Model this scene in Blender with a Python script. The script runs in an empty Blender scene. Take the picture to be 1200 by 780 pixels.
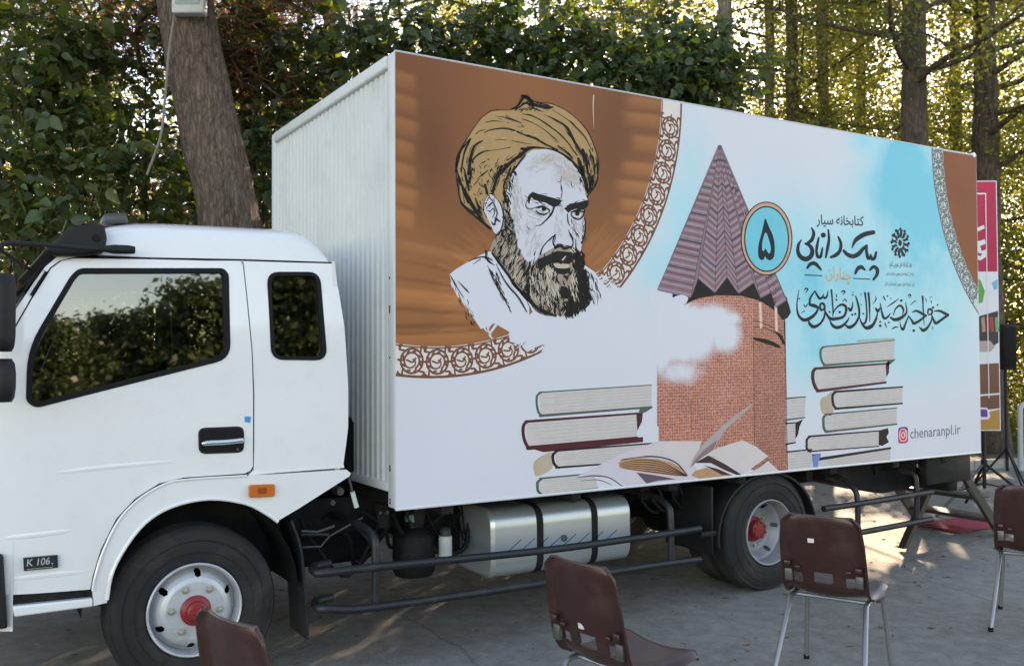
import bpy, bmesh, math, random
import numpy as np
from mathutils import Vector, Matrix
from mathutils.geometry import tessellate_polygon
R = math.radians
random.seed(7); rng = np.random.default_rng(7)
scene = bpy.context.scene
# ------------------------------------------------------------------ camera
# world: x runs along the truck towards its tail, y away from the viewer, z up; the truck's printed side is y = 0
GZ = 0.81                      # height of the bottom edge of the cargo box above the ground
FPX, YAW, PITCH, ROLL = 1086.9, 1.0257, 0.0236, -0.0046
CAM = Vector((-1.984, -4.453, 0.798 + GZ))
_f = Vector((math.cos(YAW)*math.cos(PITCH), math.sin(YAW)*math.cos(PITCH), math.sin(PITCH)))
_r = _f.cross(Vector((0, 0, 1))).normalized(); _u = _r.cross(_f)
CR = _r*math.cos(ROLL) + _u*math.sin(ROLL); CU = -_r*math.sin(ROLL) + _u*math.cos(ROLL)
cd = bpy.data.cameras.new('camera'); cam = bpy.data.objects.new('camera', cd)
scene.collection.objects.link(cam)
cd.sensor_width = 36.0; cd.lens = 36.0*FPX/1200.0; cd.clip_start = 0.05; cd.clip_end = 3000
cd.dof.use_dof = True; cd.dof.focus_distance = 5.4; cd.dof.aperture_fstop = 3.4
m = Matrix((CR, CU, -_f)).transposed().to_4x4(); m.translation = CAM
cam.matrix_world = m
scene.camera = cam
# ------------------------------------------------------------------ sky, sun, exposure
SUN_AZ, SUN_EL = 40.0, 14.5    # degrees from +x towards +y ; elevation
world = bpy.data.worlds.new('World'); scene.world = world; world.use_nodes = True
wn = world.node_tree.nodes; wl = world.node_tree.links
for n in list(wn): wn.remove(n)
wo = wn.new('ShaderNodeOutputWorld'); wb = wn.new('ShaderNodeBackground'); ws = wn.new('ShaderNodeTexSky')
ws.sky_type = 'NISHITA'; ws.sun_disc = False
ws.sun_elevation = R(SUN_EL); ws.sun_rotation = R(90 - SUN_AZ)
ws.air_density = 1.0; ws.dust_density = 0.45; ws.ozone_density = 0.35; ws.altitude = 1000
wb.inputs['Strength'].default_value = 0.15
wl.new(ws.outputs[0], wb.inputs[0]); wl.new(wb.outputs[0], wo.inputs[0])
sd = bpy.data.lights.new('sun', 'SUN'); sun = bpy.data.objects.new('sun', sd); scene.collection.objects.link(sun)
sd.energy = 4.5; sd.angle = R(0.53); sd.color = (1.0, 0.86, 0.66)
SUNV = Vector((math.cos(R(SUN_AZ))*math.cos(R(SUN_EL)), math.sin(R(SUN_AZ))*math.cos(R(SUN_EL)), math.sin(R(SUN_EL))))
sun.rotation_euler = SUNV.to_track_quat('Z', 'Y').to_euler(); sun.location = (12, 20, 12)
vs = scene.view_settings
scene.display_settings.display_device = 'sRGB'
vs.view_transform = 'Standard'; vs.look = 'None'; vs.gamma = 1.0; vs.use_curve_mapping = False
vs.exposure = 2.02
vs.use_white_balance = True; vs.white_balance_temperature = 7900; vs.white_balance_tint = 19   # the camera's own balance for open shade
scene.render.engine = 'CYCLES'
scene.cycles.max_bounces = 8; scene.cycles.transparent_max_bounces = 24
scene.cycles.use_denoising = True
scene.cycles.sample_clamp_indirect = 6.0

# ------------------------------------------------------------------ pixel helpers (photograph pixels, 1200 x 780)
def ray(px, py): return _f + CR*((px - 600)/FPX) - CU*((py - 390)/FPX)
def onY(px, py, y):
    d = ray(px, py); return CAM + d*((y - CAM.y)/d.y)
def onX(px, py, x):
    d = ray(px, py); return CAM + d*((x - CAM.x)/d.x)
def onZ(px, py, z):
    d = ray(px, py); return CAM + d*((z - CAM.z)/d.z)
def atD(px, py, dep): return CAM + ray(px, py)*dep
def gp(px, dep, z=0.0):
    p = CAM + ray(px, 415)*dep; return Vector((p.x, p.y, z))
def crop(x0, y0, s, pts): return [(x0 + p[0]/s, y0 + p[1]/s) for p in pts]

# ------------------------------------------------------------------ materials
def s2l(c): return c/12.92 if c <= 0.04045 else ((c + 0.055)/1.055)**2.4
def rgb(r, g, b): return (s2l(r/255), s2l(g/255), s2l(b/255), 1.0)
PW = [s2l(v/255) for v in (180, 193, 215)]
def ink(r, g, b): return tuple(min(0.86, k*s2l(c/255)/w) for c, w, k in zip((r, g, b), PW, (0.66, 0.67, 0.72))) + (1.0,)
_mats = {}
def mat(name, color, rough=0.5, metal=0.0, vary=0.0, vscale=6.0, bump=0.0, bscale=40.0, spec=0.5, coat=0.0, island=0.0, detail=4.0, dirt=None):
    if name in _mats: return _mats[name]
    mt = bpy.data.materials.new(name); mt.use_nodes = True
    nt = mt.node_tree; N = nt.nodes; L = nt.links
    b = N['Principled BSDF']
    b.inputs['Base Color'].default_value = color if len(color) == 4 else tuple(color) + (1,)
    b.inputs['Roughness'].default_value = rough; b.inputs['Metallic'].default_value = metal
    b.inputs['Specular IOR Level'].default_value = spec
    if coat: b.inputs['Coat Weight'].default_value = coat; b.inputs['Coat Roughness'].default_value = 0.06
    tc = N.new('ShaderNodeTexCoord')
    col = None
    if vary or island:
        mx = N.new('ShaderNodeHueSaturation'); mx.inputs['Color'].default_value = b.inputs['Base Color'].default_value
        mr = N.new('ShaderNodeMapRange')
        if island:
            g = N.new('ShaderNodeNewGeometry'); L.new(g.outputs['Random Per Island'], mr.inputs[0]); a = island
        else:
            nz = N.new('ShaderNodeTexNoise'); nz.inputs['Scale'].default_value = vscale; nz.inputs['Detail'].default_value = detail
            L.new(tc.outputs['Object'], nz.inputs['Vector']); L.new(nz.outputs['Fac'], mr.inputs[0]); a = vary*2
        mr.inputs[3].default_value = 1 - a; mr.inputs[4].default_value = 1 + a
        L.new(mr.outputs[0], mx.inputs['Value']); col = mx.outputs['Color']
    if dirt:
        nz = N.new('ShaderNodeTexNoise'); nz.inputs['Scale'].default_value = dirt[1]; nz.inputs['Detail'].default_value = 6; nz.inputs['Roughness'].default_value = 0.65
        L.new(tc.outputs['Object'], nz.inputs['Vector'])
        mr = N.new('ShaderNodeMapRange'); mr.inputs[1].default_value = 0.5; mr.inputs[2].default_value = 0.75; mr.inputs[4].default_value = dirt[2]
        L.new(nz.outputs['Fac'], mr.inputs[0])
        mx2 = N.new('ShaderNodeMix'); mx2.data_type = 'RGBA'; L.new(mr.outputs[0], mx2.inputs['Factor'])
        if col is not None: L.new(col, mx2.inputs['A'])
        else: mx2.inputs['A'].default_value = b.inputs['Base Color'].default_value
        mx2.inputs['B'].default_value = dirt[0]; col = mx2.outputs['Result']
    if col is not None: L.new(col, b.inputs['Base Color'])
    if bump:
        nb = N.new('ShaderNodeTexNoise'); nb.inputs['Scale'].default_value = bscale; nb.inputs['Detail'].default_value = 5
        L.new(tc.outputs['Object'], nb.inputs['Vector'])
        bp = N.new('ShaderNodeBump'); bp.inputs['Strength'].default_value = bump; bp.inputs['Distance'].default_value = 0.02
        L.new(nb.outputs['Fac'], bp.inputs['Height']); L.new(bp.outputs['Normal'], b.inputs['Normal'])
    _mats[name] = mt
    return mt

# ------------------------------------------------------------------ mesh helpers
COL = scene.collection
class MB:
    def __init__(s): s.v = []; s.f = []
    def add(s, verts, faces):
        o = len(s.v); s.v += [tuple(p) for p in verts]; s.f += [tuple(i + o for i in f) for f in faces]; return s
    def box(s, x0, x1, y0, y1, z0, z1):
        return s.add([(x0,y0,z0),(x1,y0,z0),(x1,y1,z0),(x0,y1,z0),(x0,y0,z1),(x1,y0,z1),(x1,y1,z1),(x0,y1,z1)],
                     [(0,3,2,1),(4,5,6,7),(0,1,5,4),(1,2,6,5),(2,3,7,6),(3,0,4,7)])
    def prism(s, poly, y0, y1):            # poly of (x, z), extruded along y
        n = len(poly)
        a = sum(poly[i][0]*poly[(i+1)%n][1] - poly[(i+1)%n][0]*poly[i][1] for i in range(n))
        if a < 0: poly = poly[::-1]
        v = [(p[0], y0, p[1]) for p in poly] + [(p[0], y1, p[1]) for p in poly]
        return s.add(v, [tuple(range(n)), tuple(range(2*n-1, n-1, -1))] + [(i, i+n, (i+1)%n+n, (i+1)%n) for i in range(n)])
    def tube(s, pts, r, seg=10, cap=True, closed=False):
        pts = [Vector(p) for p in pts]; n = len(pts); rr = r if hasattr(r, '__len__') else [r]*n
        V = []; F = []
        prev = None
        for i, p in enumerate(pts):
            if closed: t = pts[(i+1) % n] - pts[i-1]
            else: t = pts[min(i+1, n-1)] - pts[max(i-1, 0)]
            t.normalize()
            if prev is None:
                a = Vector((0,0,1)) if abs(t.z) < 0.9 else Vector((1,0,0))
                u = t.cross(a).normalized()
            else:
                u = (prev - t*prev.dot(t)).normalized()
            prev = u; w = t.cross(u)
            for k in range(seg):
                an = 2*math.pi*k/seg
                V.append(p + (u*math.cos(an) + w*math.sin(an))*rr[i])
        m = n if closed else n-1
        for i in range(m):
            j = (i+1) % n
            for k in range(seg):
                F.append((i*seg+k, i*seg+(k+1)%seg, j*seg+(k+1)%seg, j*seg+k))
        if cap and not closed:
            F.append(tuple(range(seg))[::-1]); F.append(tuple((n-1)*seg+k for k in range(seg)))
        return s.add(V, F)
    def lathe(s, prof, c, axis='y', seg=48, closed=False):   # prof: (offset along axis, radius)
        V = []; F = []; n = len(prof)
        for (a, r) in prof:
            for k in range(seg):
                an = 2*math.pi*k/seg; p, q = r*math.cos(an), r*math.sin(an)
                if axis == 'y': V.append((c[0]+p, c[1]+a, c[2]+q))
                elif axis == 'z': V.append((c[0]+p, c[1]+q, c[2]+a))
                else: V.append((c[0]+a, c[1]+p, c[2]+q))
        for i in range(n if closed else n-1):
            j = (i+1) % n
            for k in range(seg): F.append((i*seg+k, i*seg+(k+1)%seg, j*seg+(k+1)%seg, j*seg+k))
        return s.add(V, F)
    def disc(s, c, r, axis='y', seg=24):
        V = []
        for k in range(seg):
            an = 2*math.pi*k/seg; p, q = r*math.cos(an), r*math.sin(an)
            V.append((c[0]+p, c[1], c[2]+q) if axis == 'y' else ((c[0]+p, c[1]+q, c[2]) if axis == 'z' else (c[0], c[1]+p, c[2]+q)))
        return s.add(V, [tuple(range(seg))])
    def build(s, name, m=None, parent=None, smooth=35, bevel=0, sub=0, fixn=True, loc=None):
        me = bpy.data.meshes.new(name); me.from_pydata(s.v, [], s.f)
        finish(me, smooth, fixn)
        return link(name, me, m, parent, bevel, loc)
def finish(me, smooth=35, fixn=True):
    bm = bmesh.new(); bm.from_mesh(me)
    if fixn: bmesh.ops.recalc_face_normals(bm, faces=bm.faces)
    if smooth:
        lim = R(smooth)
        for f in bm.faces: f.smooth = True
        for e in bm.edges:
            if len(e.link_faces) == 2 and e.calc_face_angle(0) > lim: e.smooth = False
    bm.to_mesh(me); bm.free(); me.update()
def link(name, me, m=None, parent=None, bevel=0, loc=None):
    o = bpy.data.objects.new(name, me); COL.objects.link(o)
    if m is not None: me.materials.append(m)
    if parent is not None: o.parent = parent
    if loc is not None: o.location = loc
    if bevel:
        bv = o.modifiers.new('bevel', 'BEVEL'); bv.width = bevel; bv.segments = 2; bv.limit_method = 'ANGLE'; bv.angle_limit = R(40)
        bv.harden_normals = False
        for p in me.polygons: p.use_smooth = True
    return o
def thing(name, label, cat, loc=(0,0,0), rz=0, group=None):
    o = bpy.data.objects.new(name, None); COL.objects.link(o); o.empty_display_size = 0.2
    o.location = loc; o.rotation_euler = (0, 0, rz); o['label'] = label; o['category'] = cat
    if group: o['group'] = group
    return o
def tag(o, label, cat, group=None):
    o['label'] = label; o['category'] = cat
    if group: o['group'] = group
    return o
def struct(o): o['kind'] = 'structure'; return o
def rbox(name, x0, x1, y0, y1, z0, z1, m, parent, bev=0.01):
    return MB().box(x0, x1, y0, y1, z0, z1).build(name, m, parent, smooth=0, bevel=bev)
def copy_tree(o, parent=None):
    c = o.copy(); COL.objects.link(c)
    if parent is not None: c.parent = parent
    for ch in o.children: copy_tree(ch, c)
    return c
def catmull(pts, n=6, closed=False):
    P = [np.array(p, float) for p in pts]; m = len(P); out = []
    rngi = range(m if closed else m-1)
    for i in rngi:
        p0 = P[i-1] if (closed or i > 0) else 2*P[0]-P[1]
        p1 = P[i]; p2 = P[(i+1) % m]
        p3 = P[(i+2) % m] if (closed or i+2 < m) else 2*P[-1]-P[-2]
        for k in range(n):
            t = k/n
            out.append(0.5*((2*p1) + (p2-p0)*t + (2*p0-5*p1+4*p2-p3)*t*t + (3*p1-p0-3*p2+p3)*t**3))
    if not closed: out.append(P[-1])
    return [tuple(o) for o in out]
def fillet(poly, r, n=5):                   # round the corners of a 2D polygon
    out = []; m = len(poly)
    rr = r if hasattr(r, '__len__') else [r]*m
    for i in range(m):
        p0, p1, p2 = (np.array(poly[j], float) for j in (i-1, i, (i+1) % m))
        a = p0-p1; b = p2-p1; la = np.linalg.norm(a); lb = np.linalg.norm(b)
        d = min(rr[i], la*0.45, lb*0.45)
        if d <= 1e-6: out.append(tuple(p1)); continue
        q0 = p1 + a/la*d; q2 = p1 + b/lb*d
        for k in range(n+1):
            t = k/n; out.append(tuple((1-t)**2*q0 + 2*t*(1-t)*p1 + t*t*q2))
    return out
def offset_poly(poly, d):                    # positive d grows a counter-clockwise or clockwise polygon outwards
    P = np.array(poly, float); n = len(P)
    a = sum(P[i][0]*P[(i+1) % n][1] - P[(i+1) % n][0]*P[i][1] for i in range(n))
    sgn = 1 if a > 0 else -1
    out = []
    for i in range(n):
        e0 = P[i]-P[i-1]; e1 = P[(i+1) % n]-P[i]
        n0 = np.array([e0[1], -e0[0]]); n1 = np.array([e1[1], -e1[0]])
        l0 = np.linalg.norm(n0); l1 = np.linalg.norm(n1)
        nn = (n0/(l0 or 1) + n1/(l1 or 1)); l = np.linalg.norm(nn) or 1
        out.append(tuple(P[i] + sgn*d*nn/l*min(1.6, 2/l)))
    return out
# ================================================================== TRUCK
M_white = mat('white_paint', (0.80, 0.80, 0.79, 1), rough=0.22, coat=1.0, vary=0.008, vscale=1.5, bump=0.02, bscale=2.0, dirt=((0.46,0.42,0.36,1), 9.0, 0.10))
M_boxw = mat('white_sheet_metal', (0.55, 0.575, 0.57, 1), rough=0.5, vary=0.03, vscale=2.0, dirt=((0.38,0.37,0.34,1), 3.0, 0.35))
M_blk = mat('black_plastic', (0.013, 0.0135, 0.0145, 1), rough=0.55, spec=0.3, vary=0.15, vscale=8, bump=0.05, bscale=200, dirt=((0.06,0.055,0.05,1), 6, 0.25))
M_rub = mat('rubber_seal', (0.008, 0.008, 0.009, 1), rough=0.65, spec=0.2)
M_dark = mat('chassis_black', (0.009, 0.009, 0.0095, 1), rough=0.65, spec=0.25, vary=0.2, vscale=7, bump=0.15, bscale=60, dirt=((0.040,0.034,0.026,1), 7, 0.5))
M_rail = mat('guard_rail_paint', (0.017, 0.019, 0.023, 1), rough=0.42, spec=0.4, vary=0.12, vscale=5, dirt=((0.10,0.095,0.085,1), 9, 0.3))
M_tyre = mat('tyre_rubber', (0.020, 0.020, 0.021, 1), rough=0.75, spec=0.3, vary=0.12, vscale=6, bump=0.12, bscale=90, dirt=((0.085,0.075,0.062,1), 5, 0.45))
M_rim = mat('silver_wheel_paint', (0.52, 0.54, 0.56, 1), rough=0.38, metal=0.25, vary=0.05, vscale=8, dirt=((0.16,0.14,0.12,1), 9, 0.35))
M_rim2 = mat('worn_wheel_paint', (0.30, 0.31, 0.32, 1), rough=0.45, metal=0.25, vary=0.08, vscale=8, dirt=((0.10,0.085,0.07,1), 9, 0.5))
M_red = mat('red_hub_paint', (0.27, 0.018, 0.020, 1), rough=0.42, vary=0.08, vscale=14, dirt=((0.10,0.05,0.04,1), 14, 0.4))
M_chr = mat('chrome', (0.72, 0.73, 0.74, 1), rough=0.14, metal=1.0)
M_steel = mat('dull_steel', (0.10, 0.10, 0.098, 1), rough=0.5, metal=0.6, vary=0.1)
M_alu = mat('tank_aluminium', (0.50, 0.55, 0.57, 1), rough=0.30, metal=0.6, vary=0.05, vscale=4)
M_orange = mat('amber_lens', (0.60, 0.14, 0.01, 1), rough=0.15, coat=0.6)
M_int = mat('cab_interior', (0.10, 0.10, 0.10, 1), rough=0.7, vary=0.1)
M_seat = mat('seat_cloth', (0.12, 0.12, 0.125, 1), rough=0.9, vary=0.1)
M_nut = mat('wheel_nut', (0.42, 0.40, 0.30, 1), rough=0.4, metal=0.6)

def glass_mat(name, tint, refl):
    mt = bpy.data.materials.new(name); mt.use_nodes = True; N = mt.node_tree.nodes; L = mt.node_tree.links
    for n in list(N): N.remove(n)
    o = N.new('ShaderNodeOutputMaterial'); mx = N.new('ShaderNodeMixShader'); t = N.new('ShaderNodeBsdfTransparent'); g = N.new('ShaderNodeBsdfGlossy')
    fr = N.new('ShaderNodeFresnel'); fr.inputs['IOR'].default_value = refl
    t.inputs['Color'].default_value = tint; g.inputs['Roughness'].default_value = 0.015
    tc = N.new('ShaderNodeTexCoord'); nz = N.new('ShaderNodeTexNoise'); nz.inputs['Scale'].default_value = 1.3; nz.inputs['Detail'].default_value = 1
    bp = N.new('ShaderNodeBump'); bp.inputs['Strength'].default_value = 0.05; bp.inputs['Distance'].default_value = 0.02
    L.new(tc.outputs['Object'], nz.inputs['Vector']); L.new(nz.outputs['Fac'], bp.inputs['Height']); L.new(bp.outputs['Normal'], g.inputs['Normal'])
    L.new(fr.outputs[0], mx.inputs[0]); L.new(t.outputs[0], mx.inputs[1]); L.new(g.outputs[0], mx.inputs[2]); L.new(mx.outputs[0], o.inputs['Surface'])
    return mt
M_glass = glass_mat('tinted_glass', (0.22, 0.245, 0.24, 1), 2.6)

truck = thing('truck', 'white cab-over box truck with a printed brown and blue mural on its long side', 'truck')
YC = 0.12; BL, BW, BH = 5.136, 2.17, 2.4
YF = 2*YC + (BW - 2*YC) - YC          # far side of the cab
CW = BW                                # mirror about y = BW/2
def S(pts, y=YC):
    out = []
    for p in pts:
        w = onY(p[0], p[1], y); out.append((w.x, w.z))
    return out
C2 = lambda pts: S(crop(0, 240, 2.786, pts))
C3 = lambda pts: S(crop(0, 500, 2.786, pts))
ZB = 1.45
def yside(x, z):
    y = YC
    if z > ZB: y += 0.055*((z-ZB)/0.7)**2
    else: y += 0.012*((ZB-z)/0.8)**2
    if x < -1.55: y += 0.35*(-1.55-x)**2
    return y
def nside(x, z):
    e = 1e-3
    dx = (yside(x+e, z)-yside(x-e, z))/(2*e); dz = (yside(x, z+e)-yside(x, z-e))/(2*e)
    n = Vector((dx, -1, dz)); n.normalize(); return n
def skin(name, outer, holes, m, parent, dep=0.03, off=0.0, maxl=0.10, far=False, sides=True):
    """curved sheet-metal panel given by an outline (x, z) with openings; edges turned in by dep"""
    loops = [outer] + list(holes)
    vecs = [[Vector((p[0], p[1], 0)) for p in lp] for lp in loops]
    tris = tessellate_polygon(vecs)
    flat = [p for lp in loops for p in lp]
    bm = bmesh.new(); vs_ = [bm.verts.new((p[0], 0, p[1])) for p in flat]
    for t in tris:
        try: bm.faces.new([vs_[i] for i in t])
        except ValueError: pass
    for _ in range(5):
        es = [e for e in bm.edges if e.calc_length() > maxl]
        if not es: break
        bmesh.ops.subdivide_edges(bm, edges=es, cuts=1)
        bmesh.ops.triangulate(bm, faces=[f for f in bm.faces if len(f.verts) > 4])
    bmesh.ops.triangulate(bm, faces=bm.faces)
    bm.verts.ensure_lookup_table()
    for v in bm.verts: v.co.y = yside(v.co.x, v.co.z) + off
    for f in bm.faces:
        f.normal_update()
        if f.normal.y > 0: f.normal_flip()
    nsk = len(bm.faces)
    if sides:
        be = [e for e in bm.edges if len(e.link_faces) == 1]
        ret = bmesh.ops.extrude_edge_only(bm, edges=be)
        for g in ret['geom']:
            if isinstance(g, bmesh.types.BMVert): g.co.y += dep
    if far:
        for v in bm.verts: v.co.y = CW - v.co.y
        bmesh.ops.reverse_faces(bm, faces=bm.faces)
    me = bpy.data.meshes.new(name)
    bm.faces.ensure_lookup_table()
    for i, f in enumerate(bm.faces): f.smooth = True
    nor = []
    for i, f in enumerate(bm.faces):
        for l in f.loops:
            if i < nsk:
                n = nside(l.vert.co.x, l.vert.co.z)
                if far: n = Vector((n.x, -n.y, n.z))
            else:
                f.normal_update(); n = f.normal
            nor.append(tuple(n))
    bm.to_mesh(me); bm.free(); me.update()
    me.normals_split_custom_set(nor)
    return link(name, me, m, parent)

# --- outlines read off the cab side
win = fillet(C2([(88,640),(93,470),(235,232),(262,207),(735,207),(750,225),(750,500),(118,660)]), [0.06,0.15,0.05,0.05,0.05,0.03,0.07,0.05])
qwin = fillet(C2([(880,219),(1050,219),(1066,505),(888,503)]), 0.06)
door = (C2([(-40,520),(15,450),(50,404),(110,300),(170,205),(205,180),(245,172)]) + C2([(500,175),(792,182)]) + C2([(800,190),(822,480),(826,620)])
        + C3([(826,60),(826,128),(818,143),(800,152)]) + C3([(600,165),(520,184),(440,235),(380,300),(330,400),(303,490),(296,532)]) + C3([(40,552)]) + C3([(10,552),(-40,552)]))
quart = (C2([(803,182),(1094,189),(1112,280),(1127,400),(1137,600)]) + C3([(1137,0),(1130,60),(1122,120),(1125,133)])
         + C3([(900,150)]) + C3([(812,158)]) + C3([(829,140),(831,60)]) + C2([(831,620),(826,480)]))
fend = (C3([(803,158),(890,153),(1128,138),(1142,150),(1138,160),(972,266),(905,306),(870,281),(800,246),(680,231),(560,256),(470,311),(400,401),(362,480),(348,560),(350,573),(306,584)])
        + C3([(301,532),(308,490),(336,402),(385,305),(445,240),(525,190),(602,171)]))
skin('door_panel', door, [win], M_white, truck)
skin('rear_cab_panel', quart, [qwin], M_white, truck)
# front wing with a flared lip round the wheel
fend_o = skin('wheel_arch_panel', fend, [], M_white, truck, dep=0.09, off=-0.016)
lip = C3([(905,308),(870,283),(800,248),(680,233),(560,258),(470,313),(400,403),(362,482),(348,562)])
MB().tube([(p[0], YC-0.012, p[1]) for p in catmull(lip, 4)], 0.009, 8).build('arch_lip', M_white, fend_o)
MB().tube([(p[0], YC-0.014, p[1]) for p in catmull(C3([(301,532),(308,490),(336,402),(385,305),(445,240),(525,190),(602,171),(803,158)]), 4)], 0.006, 6).build('arch_crease', M_white, fend_o)
for nm, ol, hs in (('door_panel', door, [win]), ('rear_cab_panel', quart, [qwin]), ('wheel_arch_panel', fend, [])):
    skin(nm, ol, hs, M_white, truck, far=True)
# A pillar and front corner
pil = C2([(-60,520),(-5,440),(46,400),(106,296),(166,202),(200,178),(243,168),(300,160),(190,166),(150,200),(110,255),(60,330),(0,420),(-60,500)])
skin('windscreen_pillar', pil, [], M_white, truck, off=0.004)
# pressed creases in the door
for pts in ([(170,152),(360,130),(600,110)], [(20,365),(130,352),(250,336)], [(40,500),(160,485),(290,472)]):
    q = catmull(C3(pts), 6)
    mb = MB(); mb.tube([(p[0], yside(*p)+0.0275+0.003*(abs(2*i_/(len(q)-1)-1)**3), p[1]) for i_, p in enumerate(q)], 0.03, 40)
    mb.build('door_crease', M_white, truck)
# roof
def roof():
    top = S([(86,300),(100,285),(124,262),(154,255),(201,254),(323,260),(358,264),(374,272),(387,288),(393,307)])
    top = catmull(top, 5)
    V = []; F = []; nc = 15
    for (x, z) in top:
        zs = S([(250,304)])[0][1]
        h = max(z - zs, 0.0)
        row = []
        prof = [(0.0, 0.0), (0.006, 0.22), (0.022, 0.46), (0.05, 0.68), (0.10, 0.86), (0.18, 0.97), (0.32, 1.04), (BW/2-YC-0.03, 1.10)]
        half = [(yside(x, 2.1)+0.0+d, zs + h*k) for d, k in prof]
        row = half + [(CW-y, zz) for y, zz in half[::-1][1:]]
        nc = len(row)
        V += [(x, y, zz) for y, zz in row]
    n = len(top)
    for i in range(n-1):
        for k in range(nc-1): F.append((i*nc+k, i*nc+k+1, (i+1)*nc+k+1, (i+1)*nc+k))
    return MB().add(V, F).build('cab_roof', M_white, truck, smooth=60)
rf = roof()
q = S([(243,302.5),(122,301.5),(86,302)]) + []
seam = S([(90,301),(122,300.5),(285,303.5),(393,307)])
MB().tube([(p[0], yside(*p)+0.004, p[1]) for p in seam], 0.005, 6).build('roof_seam', M_rub, truck)
# rear cab wall, floor, front
zs_ = seam[0][1]
xr = S([(404,420)])[0][0]
MB().prism([(xr-0.02,0.95),(xr+0.0,1.3),(xr-0.005,1.8),(xr-0.045,2.1),(xr-0.055,2.1),(xr-0.04,0.95)], YC+0.03, CW-YC-0.03).build('rear_wall', M_white, truck)
rbox('cab_floor', -1.72, xr-0.05, YC+0.03, CW-YC-0.03, 0.93, 0.97, M_int, truck)
fx = -1.86
def frontwall():
    V = []; F = []
    ys = [YC+0.02, YC+0.05, YC+0.11, YC+0.22, 0.6, CW/2]; xs = [-1.74, -1.79, -1.83, -1.86, -1.885, -1.9]
    ys = ys + [CW-y for y in ys[::-1][1:]]; xs = xs + xs[::-1][1:]
    for z in (0.42, 0.95, 1.2, 1.36):
        for x, y in zip(xs, ys): V.append((x + (0.0 if z < 1.3 else 0.03), y, z))
    n = len(ys)
    for i in range(3):
        for k in range(n-1): F.append((i*n+k, i*n+k+1, (i+1)*n+k+1, (i+1)*n+k))
    MB().add(V, F).build('front_panel', M_white, truck, smooth=60)
    V = []; F = []
    for t in (0, 0.33, 0.66, 1.0):
        for x, y in zip(xs, ys):
            x2 = x + 0.035 + 0.28*t; yy = y + (0.04*t if y < CW/2 else -0.04*t)
            V.append((x2, yy, 1.37 + t*0.73))
    for i in range(3):
        for k in range(n-1): F.append((i*n+k, i*n+k+1, (i+1)*n+k+1, (i+1)*n+k))
    MB().add(V, F).build('windscreen', M_glass, truck, smooth=60)
    MB().box(-1.96, -1.80, YC+0.03, CW-YC-0.03, 0.34, 0.60).build('front_bumper', M_blk, truck, smooth=0, bevel=0.04)
frontwall()
# door and side step below
def plate(name, poly, y0, y1, m, parent, bev=0.0, smooth=30):
    return MB().prism(poly, y0, y1).build(name, m, parent, smooth=smooth, bevel=bev)
plate('step_tread', C3([(38,553),(300,531),(303,557),(42,585)]), YC+0.03, YC+0.2, M_dark, truck)
plate('step_board', C3([(40,585),(302,558),(304,586),(46,620)]), YC-0.006, YC+0.18, M_white, truck, 0.008)
plate('front_corner_guard', S([(-14,648),(4,650),(9,736),(-14,738)]), YC-0.005, YC+0.25, M_blk, truck, 0.01)
# windows: seals and glass
def frame_ring(name, poly, w, y_out, y_in, m, parent, grow=0.004):
    o = offset_poly(poly, grow); i_ = offset_poly(poly, -w); n = len(poly)
    V = [(p[0], yside(*p)+y_out, p[1]) for p in o] + [(p[0], yside(*p)+y_out, p[1]) for p in i_] + [(p[0], yside(*p)+y_in, p[1]) for p in i_] + [(p[0], yside(*p)+y_in, p[1]) for p in o]
    F = []
    for k in range(n):
        j = (k+1) % n
        for a, b in ((0, 1), (1, 2), (3, 0)): F.append((a*n+k, b*n+k, b*n+j, a*n+j))
    return MB().add(V, F).build(name, m, parent, smooth=40)
frame_ring('door_window_seal', win, 0.020, -0.004, 0.03, M_rub, truck)
frame_ring('rear_window_seal', qwin, 0.016, -0.004, 0.03, M_rub, truck)
def pane(name, poly, off, parent):
    p = offset_poly(poly, -0.01)
    v = [(x, yside(x, z)+off, z) for x, z in p]
    ti = tessellate_polygon([[Vector((x, z, 0)) for x, z in p]])
    me = bpy.data.meshes.new(name); me.from_pydata(v, [], [tuple(t) for t in ti]); me.update()
    if me.polygons[0].normal.y > 0: me.flip_normals(); me.update()
    for pl in me.polygons: pl.use_smooth = True
    nr = Vector((0.0, -1, 0.03)).normalized()
    me.normals_split_custom_set([tuple(nr)]*len(me.loops))
    return link(name, me, M_glass, parent)
pane('door_window', win, 0.018, truck); pane('rear_side_window', qwin, 0.018, truck)
for pl, nm in ((win, 'door_window'), (qwin, 'rear_side_window')):
    o = pane(nm, pl, 0.0, truck)
    for v in o.data.vertices: v.co.y = CW - v.co.y
    o.data.flip_normals(); o.data.normals_split_custom_set([(0.0, 1.0, 0.0)]*len(o.data.loops))
# door handle
hb = fillet(S([(232,501),(286,499),(286,530),(233,532)]), 0.035)
h = plate('door_handle', hb, YC-0.004, YC+0.004, M_blk, truck, 0.003)
hb2 = offset_poly(hb, -0.008)
plate('handle_recess', hb2, YC-0.0055, YC-0.003, M_rub, h)
bar = catmull(S([(235,519),(248,518),(262,517.4),(276,516),(284,515)]), 5)
MB().tube([(p[0], YC-0.022, p[1]) for p in bar], [0.005]+[0.012]*(len(bar)-2)+[0.007], 10).build('handle_bar', M_chr, h)
MB().lathe([(-0.006,0.0),(-0.006,0.006),(0,0.006)], (S([(278,526)])[0][0], YC-0.004, S([(278,526)])[0][1]), 'y', 12).build('key_lock', M_steel, h)
plate('door_sticker', S([(286.5,487.5),(294,488),(293,495),(287,494)]), YC-0.0025, YC+0.002, mat('blue_sticker', (0.02,0.28,0.62,1), 0.4), truck)
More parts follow.
